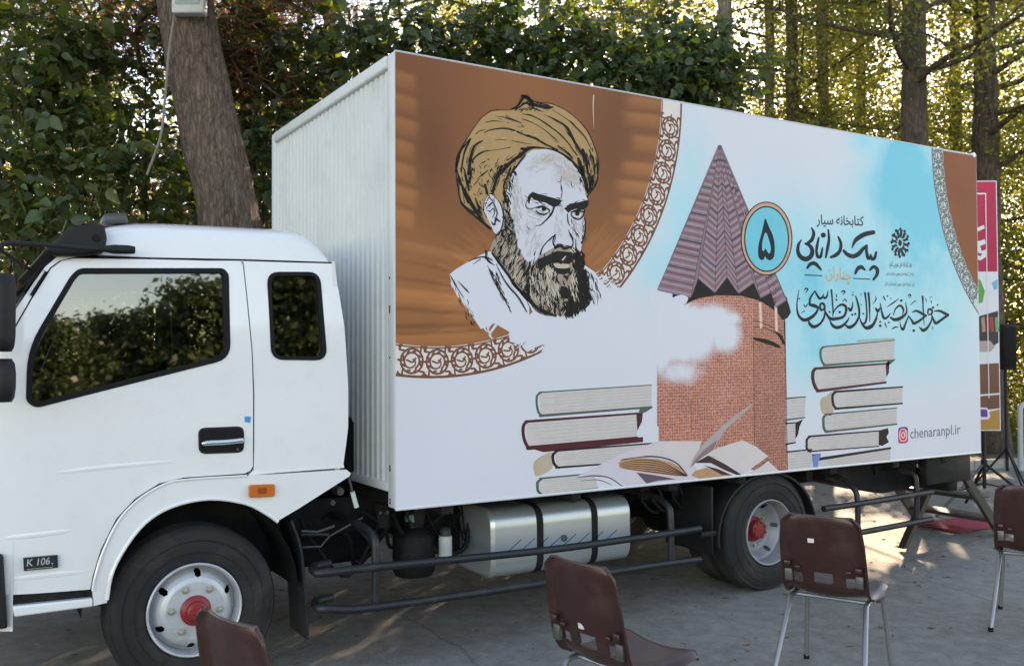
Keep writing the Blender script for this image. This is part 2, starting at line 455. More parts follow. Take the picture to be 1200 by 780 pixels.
# side marker lamp, badge
lm = plate('marker_lamp', fillet(S([(290,567),(320,566),(320,580.5),(290,582)]), 0.012), YC-0.034, YC-0.014, M_orange, truck, 0.004)
plate('lamp_lens_centre', fillet(S([(300,570.5),(310,570),(310,577),(300,577.5)]), 0.006), YC-0.037, YC-0.033, mat('amber_dark', (0.35,0.06,0.01,1), 0.2), lm)
bd = plate('model_badge', S([(27,653),(67.5,649.5),(68,664.5),(28,668.5)]), YC-0.006, YC+0.004, mat('badge_black', (0.02,0.02,0.024,1), 0.3), truck, 0.002)
def text_mesh(body, bold=0.0):
    c = bpy.data.curves.new('lettering', 'FONT'); c.body = body; c.offset = bold; c.resolution_u = 3
    o = bpy.data.objects.new('lettering', c); COL.objects.link(o)
    bpy.context.view_layer.update()
    e = o.evaluated_get(bpy.context.evaluated_depsgraph_get()); mm = e.to_mesh()
    v = np.array([p.co[:2] for p in mm.vertices]); f = [tuple(p.vertices) for p in mm.polygons]
    e.to_mesh_clear(); bpy.data.objects.remove(o); bpy.data.curves.remove(c)
    return v, f
def text_on(name, body, p00, p10, p01, y, m, parent, bold=0.0, slant=0.0, tomap=None):
    """text fitted between three corners: p00 lower left, p10 lower right, p01 upper left (x, z)"""
    v, f = text_mesh(body, bold)
    lo = v.min(0); hi = v.max(0); t = (v-lo)/(hi-lo)
    t[:, 0] += slant*t[:, 1]
    P = [(p00[0]+(p10[0]-p00[0])*a+(p01[0]-p00[0])*b, p00[1]+(p10[1]-p00[1])*a+(p01[1]-p00[1])*b) for a, b in t]
    if tomap: P = tomap(P)
    me = bpy.data.meshes.new(name); me.from_pydata([(x, y, z) for x, z in P], [], f); me.update()
    return link(name, me, m, parent)
M_silver = mat('silver_print', (0.55,0.55,0.56,1), 0.35, metal=0.4)
sx = S([(31,663),(58,660.3),(30.5,654.5)])
text_on('badge_lettering', 'K 106', sx[0], sx[1], sx[2], YC-0.0085, M_silver, bd, 0.012, 0.06)
sx = S([(59.5,662),(63,661.6),(59.5,659)])
text_on('badge_lettering', 'T', sx[0], sx[1], sx[2], YC-0.0085, M_silver, bd)
sx = S([(31,666.6),(62,663.5),(31,665.3)])
MB().add([(sx[0][0], YC-0.0085, sx[0][1]), (sx[1][0], YC-0.0085, sx[1][1]), (sx[1][0], YC-0.0085, sx[1][1]+0.002), (sx[0][0], YC-0.0085, sx[0][1]+0.002)], [(0,1,2,3)]).build('badge_line', M_silver, bd)
# sun visor and roof lamp
def visor():
    top = S([(50,294),(78,270),(105,262),(122,264),(125,280),(122,296),(100,300),(65,300)], YC+0.02)
    mb = MB(); n = len(top)
    mb.prism(top, YC+0.0, CW-YC)
    v = mb.build('sun_visor', M_blk, truck, smooth=30, bevel=0.012)
    p = S([(113,279)])[0]
    MB().lathe([(-0.006,0.0),(-0.006,0.016),(0.004,0.018)], (p[0], YC-0.001, p[1]), 'y', 14).build('visor_bolt', M_rub, v)
    MB().prism(S([(60,300),(74,291),(62,312),(48,322),(30,330)], YC+0.05), YC+0.06, CW-YC-0.06).build('visor_underside', M_rub, v)
visor()
MB().prism(S([(118,262),(122,251),(147,250),(151,262)], YC+0.3), YC+0.28, YC+0.42).build('roof_marker_lamp', mat('lamp_clear', (0.06,0.06,0.06,1), 0.25), truck, smooth=0, bevel=0.01)
# mirror arm, mirrors
pa = [onY(158,293,YC-0.02), onY(128,292,YC-0.03), onY(105,291.5,YC-0.05), onY(60,287.5,YC-0.10), onY(14,284.5,YC-0.16), onY(2,287,YC-0.17), onY(-10,300,YC-0.18), onY(-12,330,YC-0.18), onY(-12,470,YC-0.18)]
MB().tube(pa[2:], 0.011, 10).build('mirror_arm', M_blk, truck)
MB().tube([pa[0], onY(150,292.5,YC-0.02), onY(133,292,YC-0.03), onY(118,291.5,YC-0.04), onY(104,291.5,YC-0.05)], [0.017,0.021,0.021,0.012,0.011], 12).build('arm_mount', M_blk, truck)
MB().tube([onY(0,292,YC-0.17), onY(20,306,YC-0.1), onY(36,316,YC+0.1)], 0.007, 8).build('arm_stay', M_blk, truck)
for (a, b, nm) in ((322, 412, 'main_mirror'), (420, 470, 'wide_angle_mirror')):
    z1 = onY(5, a, YC-0.18).z; z0 = onY(5, b, YC-0.18).z; x1 = onY(18, a, YC-0.18).x
    zs = [z0, z0+0.02, z0+0.06, (z0+z1)/2, z1-0.06, z1-0.02, z1]; ws = [0.7, 0.9, 1, 1, 1, 0.9, 0.65]
    V = []; F = []
    for z, w in zip(zs, ws):
        for k in range(16):
            an = 2*math.pi*k/16; c_, s_ = math.cos(an), math.sin(an)
            V.append((x1-0.045 + 0.045*w*(abs(c_)**0.6)*(1 if c_ > 0 else -1), YC-0.22 + 0.10*w*(abs(s_)**0.6)*(1 if s_ > 0 else -1), z))
    for i in range(6):
        for k in range(16): F.append((i*16+k, i*16+(k+1)%16, (i+1)*16+(k+1)%16, (i+1)*16+k))
    F.append(tuple(range(16))); F.append(tuple(6*16+k for k in range(16)))
    MB().add(V, F).build(nm, M_blk, truck, smooth=50)
MB().tube([onY(28,342,YC+0.02), onY(46,315,YC+0.02), onY(54,318,YC+0.02), onY(36,346,YC+0.02)], 0.006, 6).build('windscreen_wiper', M_rub, truck)
MB().tube([onY(63,300,YC+0.02), onY(78,258,YC+0.02)], 0.0025, 6).build('aerial', M_steel, truck)
# cab interior
MB().box(-1.72, -1.45, YC+0.05, CW-YC-0.05, 1.05, 1.42).build('dashboard', M_int, truck, smooth=0, bevel=0.05)
def seatx(y):
    s_ = MB().prism(fillet([(-1.05,1.02),(-0.60,1.0),(-0.60,1.14),(-1.08,1.17)], 0.04), y, y+0.48).build('seat_cushion', M_seat, truck, bevel=0.02)
    MB().prism(fillet([(-0.66,1.12),(-0.50,1.12),(-0.40,1.74),(-0.52,1.76)], 0.05), y+0.01, y+0.47).build('seat_backrest', M_seat, truck, bevel=0.02)
    MB().prism(fillet([(-0.50,1.78),(-0.41,1.78),(-0.38,1.98),(-0.46,1.98)], 0.04), y+0.12, y+0.36).build('headrest', M_seat, truck, bevel=0.02)
seatx(YC+0.14); seatx(CW-YC-0.62)
swc = Vector((-1.22, YC+0.40, 1.50)); a1 = Vector((0.50, 0, 0.18)).normalized()*0.24; a2 = Vector((0, 1, 0))*0.24
st = MB().tube([swc + a1*math.cos(t) + a2*math.sin(t) for t in [2*math.pi*k/40 for k in range(40)]], 0.015, 8, closed=True).build('steering_wheel', M_blk, truck)
for t in (0.3, 2.4, 4.4): MB().tube([swc + a1*0.15*math.cos(t) + a2*0.15*math.sin(t), swc + a1*math.cos(t) + a2*math.sin(t)], 0.012, 6).build('wheel_spoke', M_blk, st)
MB().tube([swc, swc - Vector((0.16, 0, 0.42))], 0.03, 10).build('steering_column', M_int, truck)
MB().lathe([(-0.03,0.0),(-0.03,0.05),(0.02,0.06),(0.02,0.0)], swc, 'z', 20).build('wheel_boss', M_blk, st)

# ------------------------------------------------------------------ wheels
TR = 0.397
def wheel(cx, yo, front, name='front_wheel'):
    """yo = outer face of the tyre; the wheel's axis runs along y"""
    w = thing(name, '', ''); w.parent = truck; del w['label']; del w['category']
    w.location = (cx, yo, TR)
    tw = 0.215
    prof = [(0.028,0.215),(0.010,0.232),(0.003,0.262),(0.0,0.300),(0.006,0.338),(0.016,0.362),(0.022,0.372),(0.020,0.380),(0.034,0.392),(0.05,0.397)]
    g = []
    for k in range(5):
        y0 = 0.05 + k*0.026
        g += [(y0+0.009,0.397),(y0+0.011,0.387),(y0+0.016,0.387),(y0+0.018,0.397)]
    prof = prof + g + [(tw-0.034,0.392),(tw-0.016,0.362),(tw,0.30),(tw-0.01,0.232),(tw-0.028,0.215)]
    MB().lathe(prof, (0,0,0), 'y', 72).build('tyre', M_tyre, w, smooth=28)
    # raised ring and bead on the sidewall
    for rr_ in (0.275, 0.33): MB().lathe([(0.002,rr_-0.003),(-0.0015,rr_),(0.003,rr_+0.003)], (0,0,0), 'y', 72).build('sidewall_rib', M_tyre, w)
    lipr = [(0.030,0.222),(0.006,0.222),(0.002,0.217),(0.006,0.211),(0.022,0.207),(0.045,0.203),(0.10,0.200),(0.19,0.198)]
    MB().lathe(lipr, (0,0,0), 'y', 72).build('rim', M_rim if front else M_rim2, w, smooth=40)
    if front: dish = [(0.200,0.075),(0.188,0.062),(0.172,0.030),(0.155,0.012),(0.135,0.004),(0.09,0.002),(0.06,0.0)]
    else: dish = [(0.200,0.105),(0.185,0.115),(0.165,0.140),(0.150,0.160),(0.130,0.170),(0.09,0.172),(0.06,0.172)]
    rs = np.linspace(0.200, 0.06, 50); ds = np.interp(-rs, [-d[0] for d in dish], [d[1] for d in dish]); seg = 216
    V = []; F = []
    for r_, d_ in zip(rs, ds):
        for k in range(seg):
            an = 2*math.pi*k/seg; V.append((r_*math.cos(an), d_, r_*math.sin(an)))
    hc = [(0.172*math.cos(R(60*i+25)), 0.172*math.sin(R(60*i+25))) for i in range(6)]
    for i in range(len(rs)-1):
        for k in range(seg):
            idx = (i*seg+k, i*seg+(k+1)%seg, (i+1)*seg+(k+1)%seg, (i+1)*seg+k)
            mx = sum(V[j][0] for j in idx)/4; mz = sum(V[j][2] for j in idx)/4
            if any((mx-a)**2+(mz-b)**2 < 0.0175**2 for a, b in hc): continue
            F.append(idx)
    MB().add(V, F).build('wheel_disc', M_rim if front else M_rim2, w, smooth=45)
    MB().lathe([(0.19,0.0),(0.19,0.199)], (0,0,0), 'y', 40).build('wheel_backing', M_dark, w)
    if front: hub = [(0.004,0.072),(-0.004,0.072),(-0.016,0.060),(-0.020,0.050),(-0.036,0.046),(-0.044,0.036),(-0.046,0.0)]
    else: hub = [(0.171,0.088),(0.155,0.086),(0.145,0.066),(0.105,0.062),(0.098,0.052),(0.095,0.0)]
    hb_ = MB().lathe(hub, (0,0,0), 'y', 36).build('hub', M_red, w, smooth=30)
    if front: MB().lathe([(-0.045,0.016),(-0.052,0.013),(-0.053,0.0)], (0,0,0), 'y', 18).build('hub_cap', M_red, w)
    else:
        for i in range(8):
            an = 2*math.pi*i/8; MB().lathe([(0.100,0.009),(0.090,0.009),(0.089,0.0)], (0.050*math.cos(an),0,0.052*math.sin(an)), 'y', 6).build('hub_bolt', M_red, w, smooth=0)
    for i in range(6):
        an = R(60*i + 55); c_ = (0.112*math.cos(an), 0, 0.112*math.sin(an)); d0 = 0.003 if front else 0.172
        MB().lathe([(d0,0.019),(d0-0.006,0.019),(d0-0.007,0.012),(d0-0.020,0.012),(d0-0.022,0.0)], c_, 'y', 6).build('wheel_nut', M_nut, w, smooth=0)
    return w
FXC = onY(229, 712, 0.15).x
wf = wheel(FXC, 0.145, True)
def wcopy(w, loc, flip=False, name=None):
    c = copy_tree(w); c.parent = truck; c.location = loc
    if flip: c.rotation_euler.z = math.pi
    if name: c.name = name
    return c
wcopy(wf, (FXC, CW-0.145, TR), True)
RXC = 2.79
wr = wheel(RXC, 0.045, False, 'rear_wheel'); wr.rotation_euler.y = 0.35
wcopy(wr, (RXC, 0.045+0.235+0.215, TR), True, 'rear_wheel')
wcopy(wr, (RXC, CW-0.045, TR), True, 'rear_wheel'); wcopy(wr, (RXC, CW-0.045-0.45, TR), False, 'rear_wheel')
MB().tube([(FXC,0.3,TR),(FXC,CW-0.3,TR)], 0.045, 12).build('front_axle', M_dark, truck)
ax = MB().tube([(RXC,0.3,TR),(RXC,0.8,TR),(RXC,0.95,TR),(RXC,CW-0.95,TR),(RXC,CW-0.8,TR),(RXC,CW-0.3,TR)], [0.06,0.065,0.17,0.17,0.065,0.06], 16).build('rear_axle', M_dark, truck)
# wheel housing in the cab, mud flap
arc = [(FXC + 0.50*math.cos(R(a)), TR + 0.04 + 0.50*math.sin(R(a))) for a in range(0, 181, 12)]
V = []; F = []
for y in (YC+0.02, YC+0.45):
    V += [(x, y, z) for x, z in arc]
n = len(arc)
MB().add(V, [(i, i+1, i+1+n, i+n) for i in range(n-1)] + [tuple(n+i for i in range(n))]).build('wheel_housing', M_dark, truck)
fl = catmull([(onY(338,607,0.2).x, onY(338,607,0.2).z), (onY(349,640,0.2).x, onY(349,640,0.2).z), (onY(354,690,0.2).x, onY(354,690,0.2).z), (onY(357,745,0.2).x, onY(357,745,0.2).z)], 5)
V = [(x, y, z) for y in (0.13, 0.40) for x, z in fl] + [(x-0.012, y, z) for y in (0.13, 0.40) for x, z in fl]
n = len(fl)
MB().add(V, [(i, i+1, i+1+n, i+n) for i in range(n-1)] + [(2*n+i, 2*n+i+1, 3*n+i+1, 3*n+i) for i in range(n-1)] + [(i, i+1, 2*n+i+1, 2*n+i) for i in range(n-1)] + [(n-1, 2*n-1, 4*n-1, 3*n-1)]).build('front_mud_flap', M_rail, truck)

# ------------------------------------------------------------------ cargo box
B0, B1 = GZ, GZ+BH
def corrug():
    V = []; F = []; pts = []
    y = 0.085; pitch = 0.072
    while y < BW-0.085:
        pts += [(0.012, y), (0.012, y+0.028), (0.0, y+0.036), (0.0, y+0.064)]
        y += pitch
    for z in (B0+0.12, B1-0.07):
        V += [(0.02 + (0.0 if d else 0.0) + d - 0.008, yy, z) for d, yy in pts]
    n = len(pts)
    F = [(i, i+1, i+1+n, i+n) for i in range(n-1)]
    return MB().add(V, F).build('corrugated_front_wall', M_boxw, truck, smooth=20)
corrug()
for y0 in (0.004, BW-0.089):
    cp = rbox('corner_post', 0.0, 0.09, y0, y0+0.085, B0-0.0, B1-0.002, M_boxw, truck, 0.006)
    if y0 < 1:
        for zz in (0.02, 0.036, 0.19, 0.205, 0.78, 1.02, 1.05, 1.20):
            MB().box(-0.002, 0.004, 0.055, 0.066, B0+zz, B0+zz+0.012+0.02*(zz in (0.19,1.02))).build('post_slot', M_rub, cp, smooth=0)
rbox('front_top_rail', -0.012, 0.05, 0.09, BW-0.09, B1-0.075, B1-0.003, M_boxw, truck, 0.012)
rbox('front_bottom_rail', 0.0, 0.06, 0.09, BW-0.09, B0+0.08, B0+0.125, M_boxw, truck, 0.004)
rbox('box_roof', 0.02, BL-0.01, 0.02, BW-0.02, B1-0.04, B1-0.004, M_boxw, truck, 0.01)
rbox('box_floor', 0.03, BL-0.02, 0.03, BW-0.03, B0+0.003, B0+0.075, M_dark, truck, 0.0)
rbox('side_wall', 0.05, BL-0.03, BW-0.03, BW-0.002, B0+0.002, B1-0.006, M_boxw, truck, 0.0)
for y0, y1 in ((0.03, BW/2-0.004), (BW/2+0.004, BW-0.03)):
    rbox('rear_door', BL-0.035, BL-0.004, y0, y1, B0+0.05, B1-0.05, M_boxw, truck, 0.005)
M_trim = mat('edge_trim', (0.70,0.71,0.72,1), 0.35, metal=0.3)
rbox('bottom_trim', 0.004, BL-0.002, -0.004, 0.012, B0-0.010, B0+0.004, M_trim, truck, 0.003)
rbox('top_trim', 0.004, BL-0.002, -0.003, 0.016, B1-0.004, B1+0.003, M_trim, truck, 0.003)
MB().lathe([(-0.012,0.0),(-0.012,0.02),(0.012,0.02)], (BL-0.03, 0.01, B1+0.0), 'y', 10).build('corner_lug', M_trim, truck)

# ------------------------------------------------------------------ chassis and fittings under the box
for y0 in (0.68, CW-0.75): rbox('chassis_rail', -1.6, BL-0.15, y0, y0+0.07, 0.58, 0.79, M_dark, truck, 0.006)
for x in (0.3, 1.15, 1.9, 2.5, 3.4, 4.1, 4.7): rbox('cross_member', x, x+0.07, 0.05, CW-0.05, 0.745, 0.80, M_dark, truck, 0.004)
rbox('engine_block', -1.5, -0.55, 0.75, 1.42, 0.42, 1.0, M_dark, truck, 0.03)
rbox('gearbox', -0.55, 0.25, 0.85, 1.3, 0.36, 0.72, M_dark, truck, 0.05)
MB().tube([(0.25,1.08,0.52),(2.6,1.08,0.42)], 0.045, 12).build('drive_shaft', M_dark, truck)
MB().box(-0.42, 0.12, 0.62, 1.5, 0.86, 1.25).build('air_intake_box', M_dark, truck, smooth=0, bevel=0.03)
for x in (RXC-0.62, RXC+0.62): pass
for y0 in (0.60, CW-0.66):
    MB().tube([(RXC-0.65,y0,0.62),(RXC-0.3,y0,0.52),(RXC,y0,0.49),(RXC+0.3,y0,0.52),(RXC+0.65,y0,0.62)], 0.035, 8).build('leaf_spring', M_dark, truck)
# fittings behind the cab
def T(y, *pp): return [onY(a, b, y) for a, b in pp]
MB().tube(T(0.30,(353,622),(372,623),(392,616)), 0.008, 6).build('brake_pipe', M_steel, truck)
MB().tube(T(0.32,(353,626),(385,626)), 0.007, 6).build('brake_pipe', M_steel, truck)
MB().tube(T(0.34,(355,641),(376,640),(386,628),(425,606)), 0.006, 6).build('brake_pipe', M_steel, truck)
p_ = onY(408,556,0.15); q_ = onY(413,576,0.15); r_ = onY(418,594,0.15)
MB().tube([p_, q_], 0.006, 6).build('cab_lock_lever', M_steel, truck)
MB().tube([q_, r_], 0.013, 8).build('lever_grip', mat('pale_grip', (0.55,0.62,0.58,1), 0.5), truck)
c_ = onY(397,575,0.28); MB().lathe([(-0.03,0.0),(-0.03,0.02),(0.0,0.024),(0.05,0.024)], c_, 'y', 12).build('hose_coupling', M_steel, truck)
c_ = onY(388,588,0.30); MB().lathe([(-0.03,0.0),(-0.03,0.014),(0.03,0.014)], c_, 'y', 12).build('hose_coupling', M_steel, truck)
# air tanks and filter between the cab and the fuel tank
c_ = onY(490,640,0.42)
rs_ = MB().lathe([(-0.16,0.0),(-0.16,0.11),(-0.13,0.125),(0.06,0.125),(0.10,0.10),(0.12,0.06),(0.15,0.055),(0.15,0.0)], (c_.x+0.02, 0.52, c_.z-0.02), 'z', 28).build('reservoir', M_dark, truck, smooth=40)
t_ = onY(491,617,0.42); MB().lathe([(-0.03,0.052),(0.0,0.055),(0.022,0.050),(0.026,0.0)], (c_.x+0.02, 0.52, c_.z+0.15), 'z', 24).build('reservoir_cap', mat('cap_grey_blue', (0.20,0.26,0.30,1), 0.45), rs_, smooth=40)
a_ = onY(515,628,0.40); b_ = onY(529,651,0.40)
fb = MB().lathe([(0,0.0),(0,(b_.x-a_.x)/2),(a_.z-b_.z,(b_.x-a_.x)/2),(a_.z-b_.z,0.0)], ((a_.x+b_.x)/2, 0.40, b_.z), 'z', 18).build('fuel_filter', mat('filter_white', (0.55,0.56,0.55,1), 0.4), truck)
MB().lathe([(0,0.03),(0.035,0.035),(0.05,0.02),(0.05,0.0)], ((a_.x+b_.x)/2, 0.40, a_.z), 'z', 14).build('filter_head', M_steel, fb)
rbox('battery_box', 0.35, 0.85, 0.62, 0.68, 0.40, 0.74, M_dark, truck, 0.02)
# fuel tank
yt = 0.22
tz1 = onY(640, 592, yt).z; tz0 = onY(640, 676, yt).z; tx0 = onY(577, 640, yt).x; tx1 = onY(741, 630, yt).x
tz0 = max(tz0, 0.30); td = 0.50
sec = fillet([(yt, tz0), (yt, tz1), (yt+td, tz1), (yt+td, tz0)], 0.11, 6)
def secx(name, x0, x1, grow, m, parent, rim=0.012):
    P0 = offset_poly(sec, grow-rim); P1 = offset_poly(sec, grow); n = len(sec); V = []; F = []
    for x, P in ((x0, P0), (x0+rim, P1), (x1-rim, P1), (x1, P0)): V += [(x, a, b) for a, b in P]
    for i in range(3):
        for k in range(n): F.append((i*n+k, i*n+(k+1)%n, (i+1)*n+(k+1)%n, (i+1)*n+k))
    F += [tuple(range(n)), tuple(3*n+k for k in range(n))[::-1]]
    return MB().add(V, F).build(name, m, parent, smooth=40)
tank = secx('fuel_tank', tx0, tx1, 0.0, M_alu, truck, 0.02)
for px in (633, 697):
    x = onY(px, 640, yt).x
    secx('tank_strap', x-0.022, x+0.022, 0.006, M_dark, tank, 0.002)
M_line = mat('blue_film_line', (0.05,0.16,0.30,1), 0.5)
for px in range(578, 745, 16):
    for py, dz in ((615, 0), (640, 0), (664, 0)):
        py2 = py - (px-600)*0.10; a = onY(px-10+(py>630)*7, py2+9, yt); b = onY(px+10+(py>630)*7, py2-9, yt)
        if a.x < tx0+0.03 or b.x > tx1-0.03 or a.z < tz0+0.07 or b.z > tz1-0.07: continue
        MB().add([(a.x, yt-0.0015, a.z-0.0045), (b.x, yt-0.0015, b.z-0.0045), (b.x, yt-0.0015, b.z+0.0045), (a.x, yt-0.0015, a.z+0.0045)], [(0,1,2,3)]).build('film_line', M_line, tank)
c_ = onY(672, 598, yt+0.06); MB().lathe([(-0.03,0.045),(0.02,0.05),(0.03,0.04),(0.03,0.0)], (c_.x, yt+0.10, tz1+0.0), 'z', 18).build('filler_cap', M_blk, tank)
c_ = onY(661, 630, yt); MB().lathe([(-0.006,0.0),(-0.006,0.022),(0.001,0.022)], (c_.x, yt-0.001, c_.z), 'y', 8).build('tank_emblem', mat('emblem_ink', (0.06,0.07,0.08,1), 0.5), tank)
# spare things further back: exhaust silencer
MB().tube([(1.55,1.35,0.45),(1.6,1.35,0.45),(2.2,1.35,0.45),(2.25,1.35,0.45)], [0.06,0.13,0.13,0.06], 16).build('silencer', M_dark, truck)
# side guards
YG = 0.045
def bend(pts, n=5): return [Vector(p) for p in catmull(pts, n)]
def guard_rail(name, pxs, y=YG, r=0.021): return MB().tube(bend([tuple(onY(a, b, y)) for a, b in pxs], 4), r, 12).build(name, M_rail, truck, smooth=50)
a_ = onY(372,671,YG)
def guard(name, front, pxs):
    p = [onY(a, b, YG) for a, b in pxs]
    pts = ([p[0]+Vector((0.10,0.20,0.0)), p[0]+Vector((0.0,0.16,0.0)), p[0]+Vector((-0.03,0.06,0.0))] if front else []) + p
    MB().tube(bend([tuple(q) for q in pts], 4), 0.022, 12).build(name, M_rail, truck, smooth=50)
guard('side_guard_rail', True, [(380,671),(441,664),(634,645),(760,628),(820,619)])
guard('side_guard_rail', True, [(383,713),(441,711),(634,683),(760,663),(820,655)])
guard('side_guard_rail', False, [(965,596),(1006,590),(1092,576)])
guard('side_guard_rail', False, [(992,626),(1006,624),(1092,608)])
def post(pxs, y0=YG+0.015):
    p = [onY(a, b, y0) for a, b in pxs]
    MB().tube(bend([tuple(q) for q in p], 4), 0.019, 10).build('guard_post', M_rail, truck, smooth=50)
def post2(px, ptop, pbot, inner):
    a = onY(px, ptop, YG+0.02); b = onY(px, pbot, YG+0.02)
    MB().tube(bend([(a.x-0.02, 0.66, 0.70), (a.x-0.01, 0.30, 0.70), (a.x, YG+0.06, a.z+0.10), (a.x, YG+0.02, a.z), tuple(b)], 5), 0.021, 10).build('guard_post', M_rail, truck, smooth=50)
post2(440, 650, 712, 0); post2(786, 610, 660, 0); post2(1005, 588, 624, 0); post2(1074, 570, 612, 0)
# rear mudguards
def mudguard(yl, yr, name):
    arc = [(RXC + 0.47*math.cos(R(a)), TR + 0.47*math.sin(R(a))*0.86) for a in range(-8, 189, 7)]
    arc2 = [(RXC + 0.455*math.cos(R(a)), TR + 0.455*math.sin(R(a))*0.86) for a in range(-8, 189, 7)]
    n = len(arc); V = []; F = []
    for P in (arc, arc2):
        for y in (yl, yr): V += [(x, y, min(z, 0.795)) for x, z in P]
    for i in range(n-1):
        F += [(i, i+1, n+i+1, n+i), (2*n+i, 2*n+i+1, 3*n+i+1, 3*n+i), (i, i+1, 2*n+i+1, 2*n+i), (n+i, n+i+1, 3*n+i+1, 3*n+i)]
    F += [(0, n, 3*n, 2*n), (n-1, 2*n-1, 4*n-1, 3*n-1)]
    MB().add(V, F).build(name, M_blk, truck)
mudguard(0.06, 0.56, 'rear_mudguard'); mudguard(CW-0.56, CW-0.06, 'rear_mudguard')
rbox('mudguard_brace', RXC-0.60, RXC-0.47, 0.07, 0.10, 0.42, 0.455, M_blk, truck, 0.006)
# inner mud flaps and rear bumper
for y0 in (0.08, CW-0.52): rbox('rear_mud_flap', RXC-0.505, RXC-0.49, y0, y0+0.46, 0.30, 0.74, M_blk, truck, 0.004)
rbox('rear_under_bar', BL-0.28, BL-0.16, 0.10, CW-0.10, 0.50, 0.66, M_dark, truck, 0.015)
rbox('tail_frame', BL-0.62, BL-0.05, 0.06, 0.14, 0.58, 0.795, M_dark, truck, 0.01)
MB().prism(fillet([(3.55,0.80),(4.80,0.80),(4.70,0.52),(4.3,0.50),(3.75,0.62)], 0.06), 0.32, 0.62).build('tool_box', M_dark, truck, bevel=0.01)

# hoses, cables and brackets under the floor
rh = random.Random(3)
for i in range(9):
    x0 = -0.35 + i*0.13; pts = [(x0, 0.42+rh.uniform(0,0.2), 0.72), (x0+rh.uniform(0.02,0.15), 0.40+rh.uniform(0,0.2), 0.55+rh.uniform(-0.08,0.08)), (x0+rh.uniform(0.15,0.35), 0.45+rh.uniform(0,0.2), 0.48+rh.uniform(-0.1,0.12)), (x0+rh.uniform(0.3,0.55), 0.55, 0.66)]
    MB().tube(bend(pts, 5), rh.choice((0.008, 0.011, 0.015)), 7).build('hose', rh.choice((M_blk, M_rub, M_dark)), truck, smooth=50)
for i in range(5):
    x0 = 1.9 + i*0.09; MB().tube(bend([(x0,0.40,0.76),(x0+0.05,0.36,0.62),(x0+0.2,0.40,0.55),(x0+0.35,0.5,0.7)], 5), 0.010, 7).build('hose', M_blk, truck, smooth=50)
for x in (0.02, 0.24, 1.86, 2.12, 3.42, 3.62, 4.2): 
    bk = MB().prism([(x,0.79),(x+0.09,0.79),(x+0.07,0.66),(x+0.02,0.66)], 0.30, 0.31).build('floor_bracket', M_dark, truck, smooth=0)
    for dx in (0.025, 0.065): MB().lathe([(-0.008,0.0),(-0.008,0.010),(0.001,0.010)], (x+dx,0.299,0.745), 'y', 6).build('bracket_bolt', M_steel, bk, smooth=0)
# front of the cab: far pillar, grille, headlamps, wipers
skin('windscreen_pillar', pil, [], M_white, truck, off=0.004, far=True)
gr = MB().box(-1.915, -1.87, 0.55, CW-0.55, 0.74, 0.92).build('front_grille', M_blk, truck, smooth=0, bevel=0.015)
for k in range(3): MB().box(-1.922, -1.905, 0.58, CW-0.58, 0.765+k*0.05, 0.785+k*0.05).build('grille_slat', M_steel, gr, smooth=0, bevel=0.004)
M_lens = mat('headlamp_lens', (0.45, 0.47, 0.48, 1), 0.08, coat=0.8)
for s_ in (0, 1):
    V = [(-1.80,0.22),(-1.865,0.30),(-1.90,0.50),(-1.87,0.50),(-1.82,0.32),(-1.77,0.24)]
    P = [(x, y if s_ == 0 else CW-y) for x, y in V]
    mb = MB(); n = len(P); mb.add([(x, y, 0.66) for x, y in P] + [(x, y, 0.86) for x, y in P], [tuple(range(n)), tuple(range(n, 2*n))] + [(i, (i+1) % n, n+(i+1) % n, n+i) for i in range(n)])
    mb.build('headlamp', M_lens, truck, smooth=30, bevel=0.012)
for y0 in (0.45, 1.15): MB().tube([(-1.885, y0, 1.36), (-1.86, y0+0.28, 1.44), (-1.80, y0+0.55, 1.58)], 0.009, 6).build('front_wiper', M_rub, truck)
# ================================================================== PRINTED SIDE OF THE BOX
# homography photograph -> panel metres (u along the box, v up)
def _hom():
    src = [(459,58.5),(465.4,596),(1146,182.5),(1148,530)]; dst = [(0,BH),(0,0),(BL,BH),(BL,0)]
    A = []
    for (x, y), (u, v) in zip(src, dst): A += [[x,y,1,0,0,0,-u*x,-u*y,-u],[0,0,0,x,y,1,-v*x,-v*y,-v]]
    return np.linalg.svd(np.array(A))[2][-1].reshape(3,3)
HM = _hom(); HI = np.linalg.inv(HM)
def uv(pts):
    p = np.atleast_2d(np.array(pts, float)); q = np.c_[p, np.ones(len(p))] @ HM.T; return q[:, :2]/q[:, 2:]
def uvi(pts):
    p = np.atleast_2d(np.array(pts, float)); q = np.c_[p, np.ones(len(p))] @ HI.T; return q[:, :2]/q[:, 2:]
def inkmat(name, col, vary=0.05, vscale=9.0, rough=0.45): return mat('print_'+name, col, rough=rough, vary=vary, vscale=vscale, spec=0.14)
